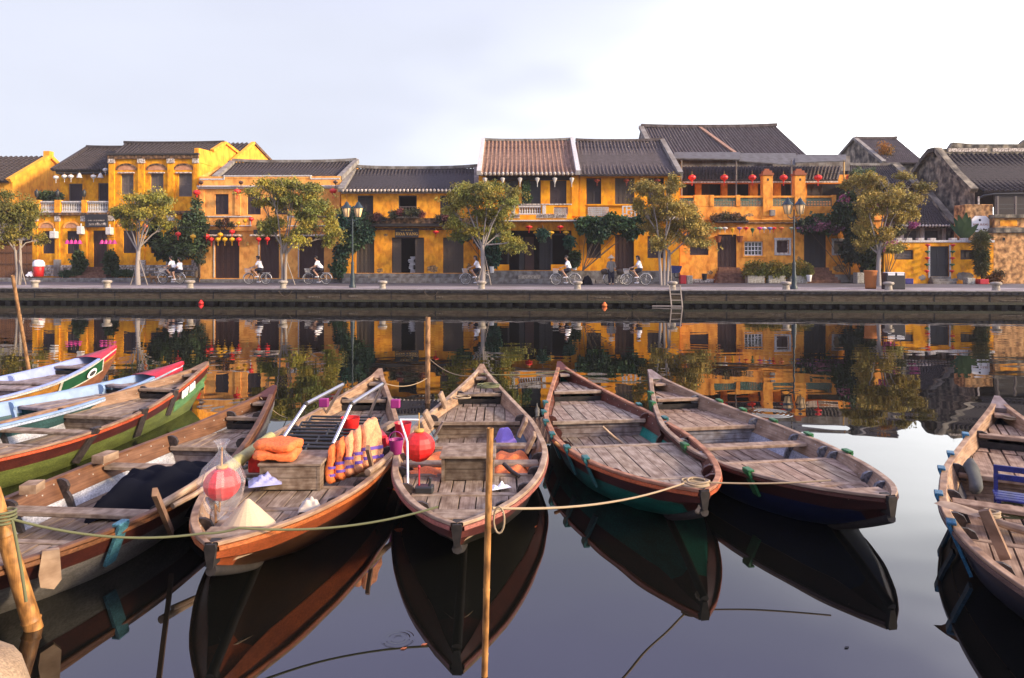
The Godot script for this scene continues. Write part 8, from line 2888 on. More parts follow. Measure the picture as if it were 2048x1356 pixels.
func fill_boats() -> void:
	var b3: Boat = boats[3]; var b4: Boat = boats[4]; var b5: Boat = boats[5]; var b6: Boat = boats[6]; var b7: Boat = boats[7]; var b8: Boat = boats[8]
	var rot := b4.root.rotation.y
	# black cloth in the brown boat
	var cc := b3.world(b3.at(0.5, 0.22, 0.2))
	cloth("black cloth heaped over the middle of the brown boat", "black_cloth", "cloth", M.cloth_black, cc, b3.root.rotation.y + 0.25, 0.52, 0.42, func(u: float, v: float) -> float:
		var e := maxf(absf(u), absf(v))
		return 0.17 * (1.0 - pow(e, 3.0)) + 0.05 * sin(u * 3.1 + v * 1.7) * (1.0 - e) + 0.035 * absf(sin(u * 4.0 - v * 5.0)) * (1.0 - e * 0.4) + 0.02 * sin(u * 11.0 + v * 3.0) - 0.12 * pow(e, 6.0), 34)
	# long pole handles lying on the gunwale between brown and loaded boat
	oar("pale wooden scull with grey grip lying on the right gunwale of the brown boat", seen(322, 1010, 0.42), seen(432, 938, 0.5), M.pale_wood, 0.0, 0.03)
	oar("second pale shaft beneath the scull on the brown boat gunwale", seen(345, 1012, 0.38), seen(425, 965, 0.44), M.pale_wood, 0.0, 0.022)
	var b := MB.new()
	b.bar(seen(309, 984, 0.72), seen(343, 1066, 0.16), 0.03, 0.055)
	lone(b, "thole_pin", M.warm_wood, "brown wooden thole board leaning over the right gunwale of the brown boat", "wood", seen(326, 1025, 0.4))
	b = MB.new()
	b.bar(seen(735, 895, 0.62), seen(752, 970, 0.2), 0.03, 0.05)
	lone(b, "thole_pin", M.warm_wood, "brown wooden thole board at the right gunwale of the loaded boat", "wood", seen(742, 930, 0.4))
	for w in [[195, 920, 226, 908, 0.4, "pale wood block on the left gunwale of the brown boat beside the rear thwart"], [55, 980, 74, 968, 0.42, "pale wood block on the left gunwale of the brown boat at the frame edge"]]:
		b = MB.new()
		var p0 := seen(w[0], w[1], w[4]); var p1 := seen(w[2], w[3], w[4])
		b.bar(p0, p1, 0.12, 0.07)
		lone(b, "wood_block", M.pale_wood, w[5], "block", (p0 + p1) / 2)
	b = MB.new()
	var pb := b3.world(b3.at(0.17, b3.w(0.17) + 0.05, 0.0))
	b.prism(PackedVector2Array([Vector2(-0.04, 0.42), Vector2(0.05, 0.41), Vector2(0.06, 0.22), Vector2(0.02, 0.17), Vector2(-0.05, 0.2), Vector2(-0.06, 0.28)]), 0.04, Transform3D(Basis(Vector3.UP, 0.7), pb))
	lone(b, "wood_board", M.pale_wood, "pale rounded board hung outside the brown boat near the thick bamboo", "board", pb)
	# ---- loaded boat
	seat_box(b4, 0.30, 0.5, 0.42, 0.2, b4.mid_h - 0.04, "closed wooden seat box under the folded life vest in the loaded boat")
	var hat := seen(495, 1055, 0.36)
	b = MB.new()
	b.lathe(PackedVector2Array([Vector2(0.192, 0.0), Vector2(0.19, 0.007), Vector2(0.15, 0.05), Vector2(0.08, 0.128), Vector2(0.016, 0.195), Vector2(0.0, 0.2)]), Transform3D(Basis(), hat), 40, 0.012)
	lone(b, "conical_hat", M.straw, "conical straw hat lying on the foredeck of the loaded boat", "hat", hat)
	# vests
	var vb := b4.world(b4.at(0.305, 0.0, b4.mid_h + 0.19))
	for k in 2:
		vest(vb + Vector3(0.02 - 0.02 * k, 0.035 + k * 0.055, 0.06 - 0.05 * k), Basis(Vector3.UP, rot + 0.06 - 0.2 * k) * Basis(Vector3.BACK, PI / 2) * Basis(Vector3.RIGHT, 0.05), "bright orange life vest lying flat, %s of two on the closed seat box" % ["lower", "upper"][k], M.vest, false)
	var k := 0
	for w in ["first", "second", "third", "fourth", "fifth"]:
		var p := b4.world(b4.at(0.31 + 0.008 * k, 0.315 + 0.075 * k, b4.mid_h - 0.05 + 0.018 * k))
		vest(p, Basis(Vector3.UP, rot - 0.12 - 0.05 * k) * Basis(Vector3.RIGHT, -0.18) * Basis(Vector3.BACK, 0.06 + 0.03 * k) * Basis.from_scale(Vector3(1.0, 0.9 + 0.06 * k, 0.95)), "orange life vest, %s from the box in the upright row of the loaded boat" % w, M.vest if k < 2 else M.vest_pale)
		k += 1
	# red lantern in a clear bag at the near end
	var ls := 0.52
	var lc := seen(444, 968, 0.62)
	var l: Node3D = copy(lamps["roundred"], lc, 0.4, "red lantern wrapped in a clear plastic bag above the loaded boat")
	l.scale = Vector3(ls, ls * 1.28, ls)
	l.get_node("tassel").free()
	b = MB.new()
	var prof := PackedVector2Array()
	for w in [[0.0, -0.24], [0.05, -0.24], [0.1, -0.19], [0.15, -0.08], [0.17, 0.02], [0.13, 0.12], [0.05, 0.2], [0.022, 0.24], [0.035, 0.28], [0.06, 0.31]]:
		prof.append(Vector2(w[0], w[1]))
	b.lathe(prof, Transform3D(), 18, 0.14)
	var o := put(b, "plastic_bag", M.clear_plastic)
	o.position = lc
	tag(o, "clear plastic bag tied around the red lantern of the loaded boat", "bag")
	b = MB.new()
	b.tube(PackedVector3Array([seen(432, 1045, 0.4), seen(430, 1010, 0.48), lc + Vector3(-0.02, -0.2, 0), lc + Vector3(0, 0.26, 0)]), 0.009, 0.007, 6)
	lone(b, "lantern_stick", M.bamboo, "thin stick that carries the bagged lantern on the loaded boat", "stick", seen(432, 1045, 0.4))
	# black stacked rack, aluminium frame
	var rack := thing("black_rack", "black slatted metal rack lying across the middle of the loaded boat", "rack", b4.world(b4.at(0.5, -0.12, 0.3)), rot - 0.1)
	for i in 6:
		b = MB.new()
		var z := 0.75 - i * 0.3
		var y := 0.02 + 0.0 * i
		for r2 in 4:
			b.tube(PackedVector3Array([Vector3(-0.42, y + r2 * 0.022, z - r2 * 0.055), Vector3(0.42, y + r2 * 0.022, z - r2 * 0.055)]), 0.013, 0.013, 6)
		for s in [-0.42, 0.0, 0.42]:
			b.tube(PackedVector3Array([Vector3(s, y, z), Vector3(s, y + 0.066, z - 0.165)]), 0.013, 0.013, 6)
		put(b, "rack_panel", M.iron, rack)
	b = MB.new()
	for s in [-0.42, 0.42]:
		b.bar(Vector3(s, -0.02, 0.85), Vector3(s, -0.02, -1.0), 0.03, 0.03)
	put(b, "rack_rail", M.iron, rack)
	b = MB.new()
	b.bar(Vector3(0.35, 0.06, 1.0), Vector3(0.62, 0.1, -0.6), 0.07, 0.05)
	put(b, "brace_board", M.deck_wood, rack)
	for w in [[[555, 893, 0.34], [612, 808, 0.85], [686, 769, 1.0], [648, 833, 0.42], "left"], [[665, 890, 0.34], [703, 808, 0.85], [765, 768, 1.0], [734, 840, 0.42], "right"]]:
		var pts := []
		for i in 4: pts.append(seen(w[i][0], w[i][1], w[i][2]))
		# the frame stands in one upright plane along the boat
		var d0: float = -pts[0].z
		for i in range(1, 4):
			var u: float = w[i][0]; var v: float = w[i][1]
			var dist: float = d0 + [0.0, 0.35, 1.35, 1.7][i]
			pts[i] = on_line(u, dist, EYE - (v - HORIZON) * dist / FOCAL)
		var fr := thing("metal_frame", "bent aluminium frame leaning up at the %s of the black rack" % w[4], "frame", pts[0])
		b = MB.new()
		b.tube(PackedVector3Array([Vector3.ZERO, pts[1] - pts[0]]), 0.019, 0.019, 8)
		put(b, "leg", M.alu, fr)
		b = MB.new()
		b.tube(PackedVector3Array([pts[1] - pts[0], pts[2] - pts[0]]), 0.022, 0.022, 8)
		put(b, "top_bar", M.alu, fr)
		b = MB.new()
		b.tube(PackedVector3Array([pts[2] - pts[0], pts[3] - pts[0]]), 0.017, 0.017, 8)
		put(b, "leg", M.alu, fr)
		for i in [1, 2]:
			b = MB.new()
			b.ball(pts[i] - pts[0], Vector3(0.028, 0.028, 0.028), 5, 8)
			put(b, "joint", M.rubber, fr)
	# red stool, pots, cups
	var st := thing("plastic_stool", "dark red plastic stool upside by the rack in the loaded boat", "stool", b4.world(b4.at(0.5, 0.42, 0.12)), 0.4)
	b = MB.new()
	b.cbox(Vector3(-0.14, 0.26, -0.14), Vector3(0.14, 0.3, 0.14), 0.015)
	put(b, "seat", M.plastic_red, st)
	for sx in [-1.0, 1.0]:
		for sz in [-1.0, 1.0]:
			b = MB.new()
			b.bar(Vector3(0.12 * sx, 0.27, 0.12 * sz), Vector3(0.16 * sx, 0, 0.16 * sz), 0.045, 0.045)
			put(b, "leg", M.plastic_red, st)
	for w in [[701, 858, 0.3, 0.1, "red plastic pot at the left side of the rack in the loaded boat", M.lantern_red], [792, 895, 0.36, 0.07, "magenta bucket with handle at the right side of the loaded boat", M.plastic_magenta], [806, 866, 0.32, 0.09, "dark red pot under the right gunwale of the loaded boat", M.plastic_red]]:
		var p := seen(w[0], w[1] + 12, w[2])
		b = MB.new()
		b.lathe(PackedVector2Array([Vector2(0, 0), Vector2(w[3] * 0.75, 0), Vector2(w[3], w[3] * 1.9), Vector2(w[3] * 1.05, w[3] * 1.95), Vector2(w[3] * 0.92, w[3] * 1.9), Vector2(w[3] * 0.7, 0.02), Vector2(0, 0.02)]), Transform3D(Basis(), p), 16)
		if w[5] == M.plastic_magenta:
			var hp := PackedVector3Array()
			for i in 9:
				var a := PI * i / 8.0
				hp.append(p + Vector3(cos(a) * 0.07, 0.13 + sin(a) * 0.08, 0))
			b.tube(hp, 0.006, 0.006, 5)
		lone(b, "pot", w[5], w[4], "pot", p)
	for w in [[791, 808, 0.45, "magenta square cup fixed at the right gunwale far along the loaded boat"], [648, 806, 0.46, "magenta square cup fixed at the left gunwale far along the loaded boat"], [519, 935, 0.34, "red square box inside the left gunwale of the loaded boat"]]:
		var p := seen(w[0], w[1] + 8, w[2])
		b = MB.new()
		var s2 := 0.055 if w[0] > 600 else 0.085
		b.cbox(Vector3(-s2, 0, -s2 * 0.6), Vector3(s2, s2 * 1.9, s2 * 0.6), 0.01, Transform3D(Basis(), p))
		lone(b, "square_cup", M.lantern_red if w[0] < 600 else M.plastic_magenta, w[3], "cup", p)
	cloth("crumpled blue and clear plastic bags beside the seat box of the loaded boat", "plastic_bags", "bag", mat(lin(0.35, 0.36, 0.6), 0.3), seen(530, 965, 0.36), 0.4, 0.13, 0.1, func(u: float, v: float) -> float: return 0.07 * (1.0 - maxf(absf(u), absf(v))) * (1.0 + 0.6 * sin(u * 8.0) * cos(v * 9.0)), 12)
	cloth("crumpled grey bag on the right of the loaded boat foredeck", "paper_bag", "bag", mat(lin(0.5, 0.45, 0.38), 0.6), seen(619, 1018, 0.33), 0.2, 0.08, 0.06, func(u: float, v: float) -> float: return 0.08 * (1.0 - maxf(u * u, v * v)) * (1.0 + 0.3 * sin(u * 7.0) * cos(v * 6.0)), 12)
	bamboo("pale green bamboo pole lashed along the left gunwale of the loaded boat", [seen(452, 940, 0.5), seen(541, 874, 0.5)], 0.055, 0.05, mat(lin(0.38, 0.36, 0.13), 0.55, T.patch, Vector3(2, 2, 2), false), 0.4)
	oar("pale scull resting between the loaded boat and middle boat", seen(735, 945, 0.4), seen(782, 908, 0.42), M.pale_wood, 0.0, 0.03)
	# ---- middle boat
	seat_box(b5, 0.275, 0.46, 0.34, 0.2, b5.mid_h - 0.045, "open fronted wooden seat box in the middle boat", true)
	for w in [[-0.33, 0.40, 0.17, "left rear"], [-0.40, 0.30, 0.2, "left front"], [0.40, 0.40, 0.18, "right rear"], [0.38, 0.31, 0.2, "right front"]]:
		var p := b5.world(b5.at(w[1], w[0], w[2]))
		var sg := signf(w[0])
		cloth("orange life vests spread on the floor at the %s of the middle boat" % w[3], "life_vest", "life vest", M.vest, p, b5.root.rotation.y + 0.15 * sg, 0.2 if sg > 0 else 0.24, 0.24, func(u: float, v: float) -> float: return 0.09 * (1.0 - pow(maxf(absf(u), absf(v)), 3.0)) + 0.015 * sin(u * 6.0 + v * 4.0 * sg) - 0.03 * pow(absf(v), 4.0), 16)
	cloth("violet cloth stuffed under the right gunwale of the middle boat", "violet_cloth", "cloth", M.strap_violet_light, seen(1012, 885, 0.2), 0.2, 0.1, 0.2, func(u: float, v: float) -> float: return 0.16 * (1.0 - pow(maxf(absf(u), absf(v)), 2.0)) + 0.02 * sin(v * 9.0), 14)
	var hp := seen(838, 906, 0.47)
	var l2: Node3D = copy(lamps["roundred"], hp + Vector3(0, 0.06, 0), 0.2, "red lantern hanging from a white pole over the middle boat")
	l2.scale = Vector3(0.6, 0.78, 0.6)
	l2.get_node("tassel").free()
	var lp := thing("lantern_pole", "white bent pole carrying the red lantern on the middle boat", "pole", seen(816, 972, 0.36))
	var tip := hp + Vector3(0, 0.3, 0) - lp.position
	b = MB.new()
	b.tube(PackedVector3Array([Vector3.ZERO, Vector3(-0.05, 0.3, -0.25), Vector3(tip.x - 0.17, tip.y, tip.z)]), 0.009, 0.009, 8)
	put(b, "upright", M.white_paint, lp)
	b = MB.new()
	b.tube(PackedVector3Array([Vector3(tip.x - 0.17, tip.y, tip.z), tip]), 0.009, 0.009, 8)
	put(b, "arm", M.white_paint, lp)
	var wn := thing("steering_gear", "small black mechanism with red lever on the middle boat foredeck", "mechanism", seen(849, 985, 0.3))
	b = MB.new()
	b.cbox(Vector3(-0.075, 0, -0.05), Vector3(0.075, 0.06, 0.05), 0.01)
	b.tube(PackedVector3Array([Vector3(0.04, 0.06, 0.0), Vector3(0.05, 0.12, 0)]), 0.012, 0.012, 6)
	put(b, "housing", M.iron, wn)
	b = MB.new()
	b.tube(PackedVector3Array([Vector3(-0.045, 0.06, 0), Vector3(-0.045, 0.2, 0)]), 0.008, 0.007, 6)
	b.ball(Vector3(-0.045, 0.21, 0), Vector3(0.013, 0.016, 0.013), 4, 8)
	put(b, "lever", M.plastic_red, wn)
	oar("dark stick leaning on the front thwart of the middle boat", seen(1008, 928, 0.34), seen(1038, 952, 0.3), M.knee_wood, 0.0, 0.02)
	oar("pale stick standing at the left of the far deck in the middle boat", seen(868, 873, 0.14), seen(886, 843, 0.33), M.grey_wood, 0.0, 0.018)
	for w in [[857, 838, 0.42, -0.5, "pale square board leaning inside the left gunwale of the middle boat"], [1045, 855, 0.4, 0.5, "pale square board leaning inside the right gunwale of the middle boat"], [1061, 885, 0.38, 0.5, "narrow pale board leaning inside the right gunwale of the middle boat"], [886, 800, 0.47, -0.4, "small pale board inside the left gunwale at the far end of the middle boat"]]:
		var p := seen(w[0], w[1], w[2])
		b = MB.new()
		b.cbox(Vector3(-0.02, -0.1, -0.1), Vector3(0.02, 0.1, 0.1), 0.008, Transform3D(Basis(Vector3.BACK, -w[3] * 0.9), p))
		lone(b, "wood_board", M.pale_wood, w[4], "board", p)
	coil("tangled rope on the far seat of the middle boat", seen(978, 775, 0.5), 0.13, 4, M.rope_green)
	coil("loose tan rope hanging over the far beam of the middle boat", seen(925, 797, 0.43), 0.1, 2, M.rope_tan)
	cloth("white crumpled plastic scrap on the right of the middle boat foredeck", "plastic_scrap", "scrap", M.white_paint, seen(1000, 975, 0.31), 0.5, 0.09, 0.04, func(u: float, v: float) -> float: return 0.03 * (1.0 - maxf(absf(u), absf(v))) * (1.2 + sin(u * 8.0)), 10)
	# ---- teal, navy and right boats
	oar("bamboo stick leaning against the far bulkhead of the teal boat", seen(1248, 889, 0.12), seen(1205, 853, 0.32), M.pale_wood, 0.0, 0.016)
	oar("short bamboo at the left gunwale of the teal boat", seen(1110, 885, 0.36), seen(1130, 896, 0.32), M.bamboo, 0.0, 0.018)
	coil("grey rope coiled at the near tip of the teal boat", seen(1393, 972, 0.47), 0.09, 4, M.rope_tan)
	b = MB.new()
	for i in 9:
		b.ball(seen(1400, 1016, 0.33) + Vector3(rnd(-0.025, 0.025), rnd(-0.02, 0.02), 0.02 + rnd(-0.02, 0.02)), Vector3(0.025, 0.022, 0.025), 4, 6)
	lone(b, "rope_knot", M.rope_tan, "frayed tan rope knot on the stem of the teal boat", "knot", seen(1400, 1016, 0.33))
	var pd := oar("long pale scull laid across the right edge boat", seen(2075, 1068, 0.48), seen(1960, 1030, 0.46), M.pale_wood, 0.085, 0.03)
	pd.name = "scull"
	b = MB.new()
	b.bar(seen(1968, 1020, 0.62), seen(2012, 1118, 0.34), 0.05, 0.06)
	lone(b, "thole_pin", M.warm_wood, "brown thole post holding the scull in the right edge boat", "wood", seen(1990, 1060, 0.42))
	coil("rope lashing around the thole post of the right edge boat", seen(1982, 1036, 0.5), 0.05, 4, M.rope_tan)
	coil("rope lying on the far seat of the right edge boat", seen(2028, 838, 0.46), 0.1, 3, M.rope_tan)
	coil("green rope heap in the right edge boat", seen(2022, 1030, 0.22), 0.12, 5, M.rope_green)
	var ch := thing("blue_chair", "blue painted wooden folding chair in the right edge boat", "chair", seen(2034, 1046, 0.12), -0.5)
	ch.scale = Vector3(0.8, 0.8, 0.8)
	var blue := boat_paint(0.03, 0.04, 0.22)
	for w in [[-0.16, -0.15], [0.16, -0.15], [-0.16, 0.15], [0.16, 0.15]]:
		b = MB.new()
		b.bar(Vector3(w[0], 0, w[1]), Vector3(w[0], 0.5 if w[1] < 0 else 0.24, w[1] * (1.3 if w[1] < 0 else 1.0)), 0.035, 0.035)
		put(b, "leg", blue, ch)
	for i in 4:
		b = MB.new()
		b.cbox(Vector3(-0.19, 0.24, -0.16 + i * 0.085), Vector3(0.19, 0.262, -0.09 + i * 0.085), 0.005)
		put(b, "seat_slat", blue, ch)
	for i in 2:
		b = MB.new()
		b.cbox(Vector3(-0.18, 0.36 + i * 0.09, -0.2), Vector3(0.18, 0.42 + i * 0.09, -0.175), 0.005)
		put(b, "back_slat", blue, ch)
	var fb := skin_mesh([[Vector3(0, 0, 0), Vector3(0.15, 0.09, -0.3), 0.05, 0.055], [Vector3(0.15, 0.09, -0.3), Vector3(0.19, 0.13, -0.37), 0.055, 0.035]], 0.022)
	for i in fb.v.size(): fb.v[i] += Vector3(0.008 * sin(fb.v[i].y * 40.0), 0, 0.006 * sin(fb.v[i].y * 33.0))
	var um := put(fb, "rolled_bundle", mat(lin(0.07, 0.075, 0.07), 0.85, T.fine, Vector3(5, 5, 5), false))
	um.position = seen(1952, 978, 0.25)
	tag(um, "dark grey rolled canvas lying inside the left gunwale of the right edge boat", "bundle")

func poles_and_ropes() -> void:
	var base := seen(969, 1352, 0.0)
	var dist := FOCAL * EYE / (1352.0 - HORIZON)
	var top := on_line(980.5, dist, EYE - (856.0 - HORIZON) * dist / FOCAL)
	bamboo("tall yellow bamboo pole standing in the water before the middle boat", [base.lerp(top, -0.3), top], 0.0175, 0.0185, M.bamboo, 0.31)
	# thick pole at the lower left
	base = afloat(-2.87, 4.2, 0.0)
	top = afloat(-3.02, 4.06, EYE - (980.0 - HORIZON) * 4.06 / FOCAL)
	bamboo("thick orange bamboo post at the lower left holding the green rope", [base.lerp(top, -0.25), top], 0.054, 0.046, M.bamboo, 0.55)
	# thin slanting pole far left, stake in the middle
	dist = 12.4
	base = on_line(60, dist + 0.9, 0.0); top = on_line(25, dist, EYE - (551.0 - HORIZON) * dist / FOCAL)
	bamboo("thin slanting pole behind the painted eye boat", [base, top], 0.036, 0.03, M.bamboo_dull, 0.5)
	dist = FOCAL * EYE / (806.0 - HORIZON)
	base = on_line(855, dist, -0.4); top = on_line(856, dist, EYE - (634.0 - HORIZON) * dist / FOCAL)
	bamboo("brown wooden stake standing in the water between two far prows", [base, top], 0.042, 0.038, M.bamboo_dull, 0.6)
	# ropes
	var b4: Boat = boats[4]; var b5: Boat = boats[5]; var b6: Boat = boats[6]; var b7: Boat = boats[7]
	var post := on_line(24, 4.03, EYE - (1032.0 - HORIZON) * 4.08 / FOCAL)
	var n4 := b4.world(b4.at(0.03, 0.1, 0.51)); var n5 := b5.world(b5.at(0.05, -0.15, 0.49)); var n6 := b6.world(b6.at(0.03, -0.05, 0.5)); var n7 := b7.world(b7.at(0.03, 0.0, 0.5))
	sag_rope("green mooring rope from the thick bamboo post to the loaded boat", [post, b4.world(b4.at(0.02, -0.1, 0.5))], 0.06, 0.008, M.rope_green)
	sag_rope("green mooring rope between the loaded boat and middle boat", [b4.world(b4.at(0.02, -0.1, 0.5)), n4, n5], 0.05, 0.008, M.rope_green)
	sag_rope("tan mooring rope between the yellow bamboo pole and teal boat", [on_line(984, 3.75, EYE - (1016.0 - HORIZON) * 3.75 / FOCAL), n6], 0.03, 0.0075, M.rope_tan)
	sag_rope("thin tan rope between the teal boat and navy boat", [n6, n7 + Vector3(-0.3, 0.02, -0.1)], 0.02, 0.007, M.rope_tan)
	sag_rope("loose rope tail hanging from the thick bamboo post", [post, post + Vector3(0.12, -0.45, 0.05)], -0.05, 0.009, M.rope_green)
	# windings on the post
	var p := PackedVector3Array()
	var c := post + Vector3(-0.06, -0.02, -0.01)
	for k in 40:
		var a := TAU * k / 12.0
		p.append(c + Vector3(cos(a) * 0.062, k * 0.0017, sin(a) * 0.062))
	var b := MB.new()
	b.tube(p, 0.008, 0.008, 6)
	lone(b, "rope_winding", M.rope_green, "green rope wound round the top of the thick bamboo post", "rope", c)
	b = MB.new()
	p = PackedVector3Array()
	c = on_line(985, 3.72, EYE - (1016.0 - HORIZON) * 3.72 / FOCAL)
	for k in 15:
		var a := TAU * k / 14.0
		p.append(c + Vector3(0.035 + sin(a) * 0.028, -0.06 + cos(a) * 0.07, 0.01))
	b.tube(p, 0.006, 0.006, 5)
	lone(b, "rope_loop", M.rope_tan, "tan rope loop hanging beside the yellow bamboo pole", "rope", c)
	var f: Array = []
	for i in 9: f.append(boats[i].world(boats[i].at(0.93, 0.0, boats[i].h(0.93) + 0.03)))
	sag_rope("thin rope between the far ends of the middle boat and teal boat", [f[5], f[6]], 0.03, 0.007, M.rope_green)
	sag_rope("thin rope between the far ends of the teal boat and navy boat", [f[6], f[7]], 0.06, 0.007, M.rope_green)
	sag_rope("thin rope from the loaded boat far end to the brown stake", [f[4], on_line(857, FOCAL * EYE / (806.0 - HORIZON), 0.4)], 0.1, 0.007, M.rope_tan)
	sag_rope("thin rope from the brown stake to the middle boat far end", [on_line(857, FOCAL * EYE / (806.0 - HORIZON), 0.7), f[5]], 0.12, 0.006, M.rope_tan)
	sag_rope("thin rope trailing into the water from the brown boat far tip", [f[3], seen(575, 836, 0.0)], 0.03, 0.006, M.rope_tan)
	# near stone bollard at the lower left corner
	var root := thing("near_bollard", "big rounded tan stone bollard top at the lower left corner", "bollard", afloat(-1.425, 1.62, 0.77))
	b = MB.new()
	b.lathe(PackedVector2Array([Vector2(0.19, 0.0), Vector2(0.17, 0.2), Vector2(0.24, 0.26), Vector2(0.265, 0.34), Vector2(0.24, 0.43), Vector2(0.16, 0.49), Vector2(0, 0.51)]), Transform3D(), 24)
	put(b, "cap", M.near_stone, root)
	# rings spreading on the water
	for w in [[1540, 826, 0.34, 4], [796, 1277, 0.1, 3]]:
		b = MB.new()
		var prof := PackedVector2Array()
		for k in 41:
			var t := k / 40.0
			prof.append(Vector2(w[2] * (0.25 + 0.75 * t), 0.0012 + w[2] * 0.004 * (1.0 - cos(TAU * t * w[3])) * sin(PI * t)))
		b.lathe(prof, Transform3D(Basis(), seen(w[0], w[1], 0.0)), 40)
		setting(b, "ripple_water", M.water)
	# drifting leaves
	for w in [[807, 1296, "small red leaf floating left of the bamboo pole"], [848, 1288, "pinkish leaf floating beside the middle boat reflection"], [1693, 1294, "dark twig floating under the navy boat"]]:
		b = MB.new()
		var q := seen(w[0], w[1], 0.005)
		b.prism(PackedVector2Array([Vector2(-0.018, 0), Vector2(0.0, -0.009), Vector2(0.02, 0.0), Vector2(0.0, 0.01)]), 0.003, Transform3D(Basis(Vector3.RIGHT, -PI / 2) * Basis(Vector3.BACK, 0.5), q))
		lone(b, "floating_leaf", M.rubber if w[0] > 1000 else M.terracotta, w[2], "leaf", q, "leaves drifting on the water")

func quay_things() -> void:
	var ord := ["first", "second", "third", "fourth", "fifth", "sixth", "seventh", "eighth", "ninth", "tenth", "eleventh"]
	var near := ["before the thatched hut", "before the villa door", "before the dark ficus", "under the drooping tree", "right of the first lamp post", "under the round olive tree", "before the tan roofed house column", "above the water ladder", "left of the second lamp post", "before the dark waste bins", "at the right end by the plaster wall"]
	var proto: Node3D = null
	var us := [70.0, 214.0, 380.0, 566.0, 765.0, 963.0, 1155.0, 1345.0, 1572.0, 1777.0, 1992.0]
	for i in 11:
		var at := quay_at(quay_u(us[i], 0.55), 0.55, STREET)
		var label: String = "pale stone bollard, %s from the left, %s" % [ord[i], near[i]]
		if proto == null:
			proto = bollard_proto()
			proto.position = at
			proto.set_meta("label", label)
		else:
			copy(proto, at, 0.0, label)
	lamp_post(705, 2.0, "dark green street lamp with two cream lanterns left of the sign house")
	lamp_post(1588, 1.6, "dark green street lamp with two cream lanterns before the terrace house")
	# ladder into the water with its floating plank
	var a0 := quay_u(1342.0, -0.1)
	var lad := thing("ladder", "wooden ladder leaning on the quay wall down to the water", "ladder", quay_at(a0, -0.5, 0.0), -atan2(q_dir.z, q_dir.x))
	for s in [0.0, 0.52]:
		var b := MB.new()
		b.bar(Vector3(s, -0.3, 0.0), Vector3(s - 0.06, 1.02, -0.52), 0.05, 0.05)
		put(b, "rail", M.bark, lad)
	for k in 4:
		var b := MB.new()
		var t := 0.25 + k * 0.22
		b.bar(Vector3(-0.02 - 0.06 * t, lerpf(-0.3, 1.02, t), -0.52 * t), Vector3(0.54 - 0.06 * t, lerpf(-0.3, 1.02, t), -0.52 * t), 0.04, 0.04)
		put(b, "rung", M.bark, lad)
	var b := MB.new()
	b.bar(quay_at(quay_u(1305, -0.7), -0.55, 0.05), quay_at(quay_u(1363, -0.7), -0.75, 0.06), 0.16, 0.05)
	lone(b, "floating_plank", M.bark, "grey plank floating at the foot of the water ladder", "plank", quay_at(quay_u(1330, -0.7), -0.65, 0.05))
	for w in [[1209, -0.4, M.vest, "orange float bobbing by the quay left of the ladder"], [402, -0.1, M.lantern_red, "small red float at the quay wall on the left"]]:
		b = MB.new()
		var q := quay_at(quay_u(w[0], w[1]), w[1], 0.05)
		b.lathe(PackedVector2Array([Vector2(0, -0.08), Vector2(0.12, -0.04), Vector2(0.13, 0.04), Vector2(0.07, 0.1), Vector2(0.05, 0.16), Vector2(0.0, 0.18)]), Transform3D(Basis(), q), 10)
		lone(b, "float", w[2], w[3], "float", q)
	for w in [[571.0, "below the drooping tree"], [862.0, "left of the round olive tree"], [1265.0, "left of the water ladder"]]:
		var path := PackedVector3Array()
		var u0 := quay_u(w[0], -0.1)
		for k in 13:
			var t := k / 12.0
			path.append(quay_at(u0 - 0.35 + 0.7 * t, -0.12, 0.7 - 0.3 * sin(PI * t)))
		b = MB.new()
		b.tube(path, 0.013, 0.013, 5)
		lone(b, "rope_loop", M.bark_dark, "slack rope loop hanging from the quay edge " + w[1], "rope", path[0])
	# bins, bags, pots
	var rb := thing("waste_bin", "red waste bin with white lid left of the yellow villa", "bin", pt(77.5, 553, -47.9))
	b = MB.new()
	b.lathe(PackedVector2Array([Vector2(0.0, 0.0), Vector2(0.3, 0.0), Vector2(0.34, 0.72), Vector2(0.0, 0.72)]), Transform3D(), 16)
	put(b, "body", M.lantern_red, rb)
	b = MB.new()
	b.lathe(PackedVector2Array([Vector2(0.37, 0.7), Vector2(0.39, 0.76), Vector2(0.36, 0.98), Vector2(0.25, 1.14), Vector2(0.0, 1.18)]), Transform3D(), 16)
	put(b, "lid", M.white_paint, rb)
	cloth("white rubbish bags heaped beside the red waste bin", "rubbish_bags", "bags", M.white_paint, pt(61, 553, -47.8) + Vector3(0, 0.02, 0), 0.0, 0.28, 0.2, func(u: float, v: float) -> float: return 0.32 * (1.0 - pow(maxf(absf(u), absf(v)), 2.0)) + 0.05 * sin(u * 7.0) * cos(v * 6.0), 12)
	var wb := thing("waste_bin", "black double waste bin with two white lids before the yard wall", "bin", quay_at(quay_u(1786.5, 2.0), 2.0, STREET), -atan2(q_dir.z, q_dir.x))
	b = MB.new()
	b.cbox(Vector3(-0.46, 0, -0.3), Vector3(0.46, 0.84, 0.3), 0.03)
	put(b, "cabinet", M.door_black, wb)
	for s in [-0.22, 0.22]:
		b = MB.new()
		b.cbox(Vector3(s - 0.19, 0.8, -0.2), Vector3(s + 0.19, 0.86, 0.31), 0.02)
		b.cbox(Vector3(s - 0.17, 0.7, 0.301), Vector3(s + 0.17, 0.8, 0.315), 0.005)
		put(b, "lid", M.white_paint, wb)
	var ob := thing("planter", "tall orange terracotta planter left of the whitewashed trunk", "planter", quay_at(quay_u(1741, 2.4), 2.4, STREET))
	b = MB.new()
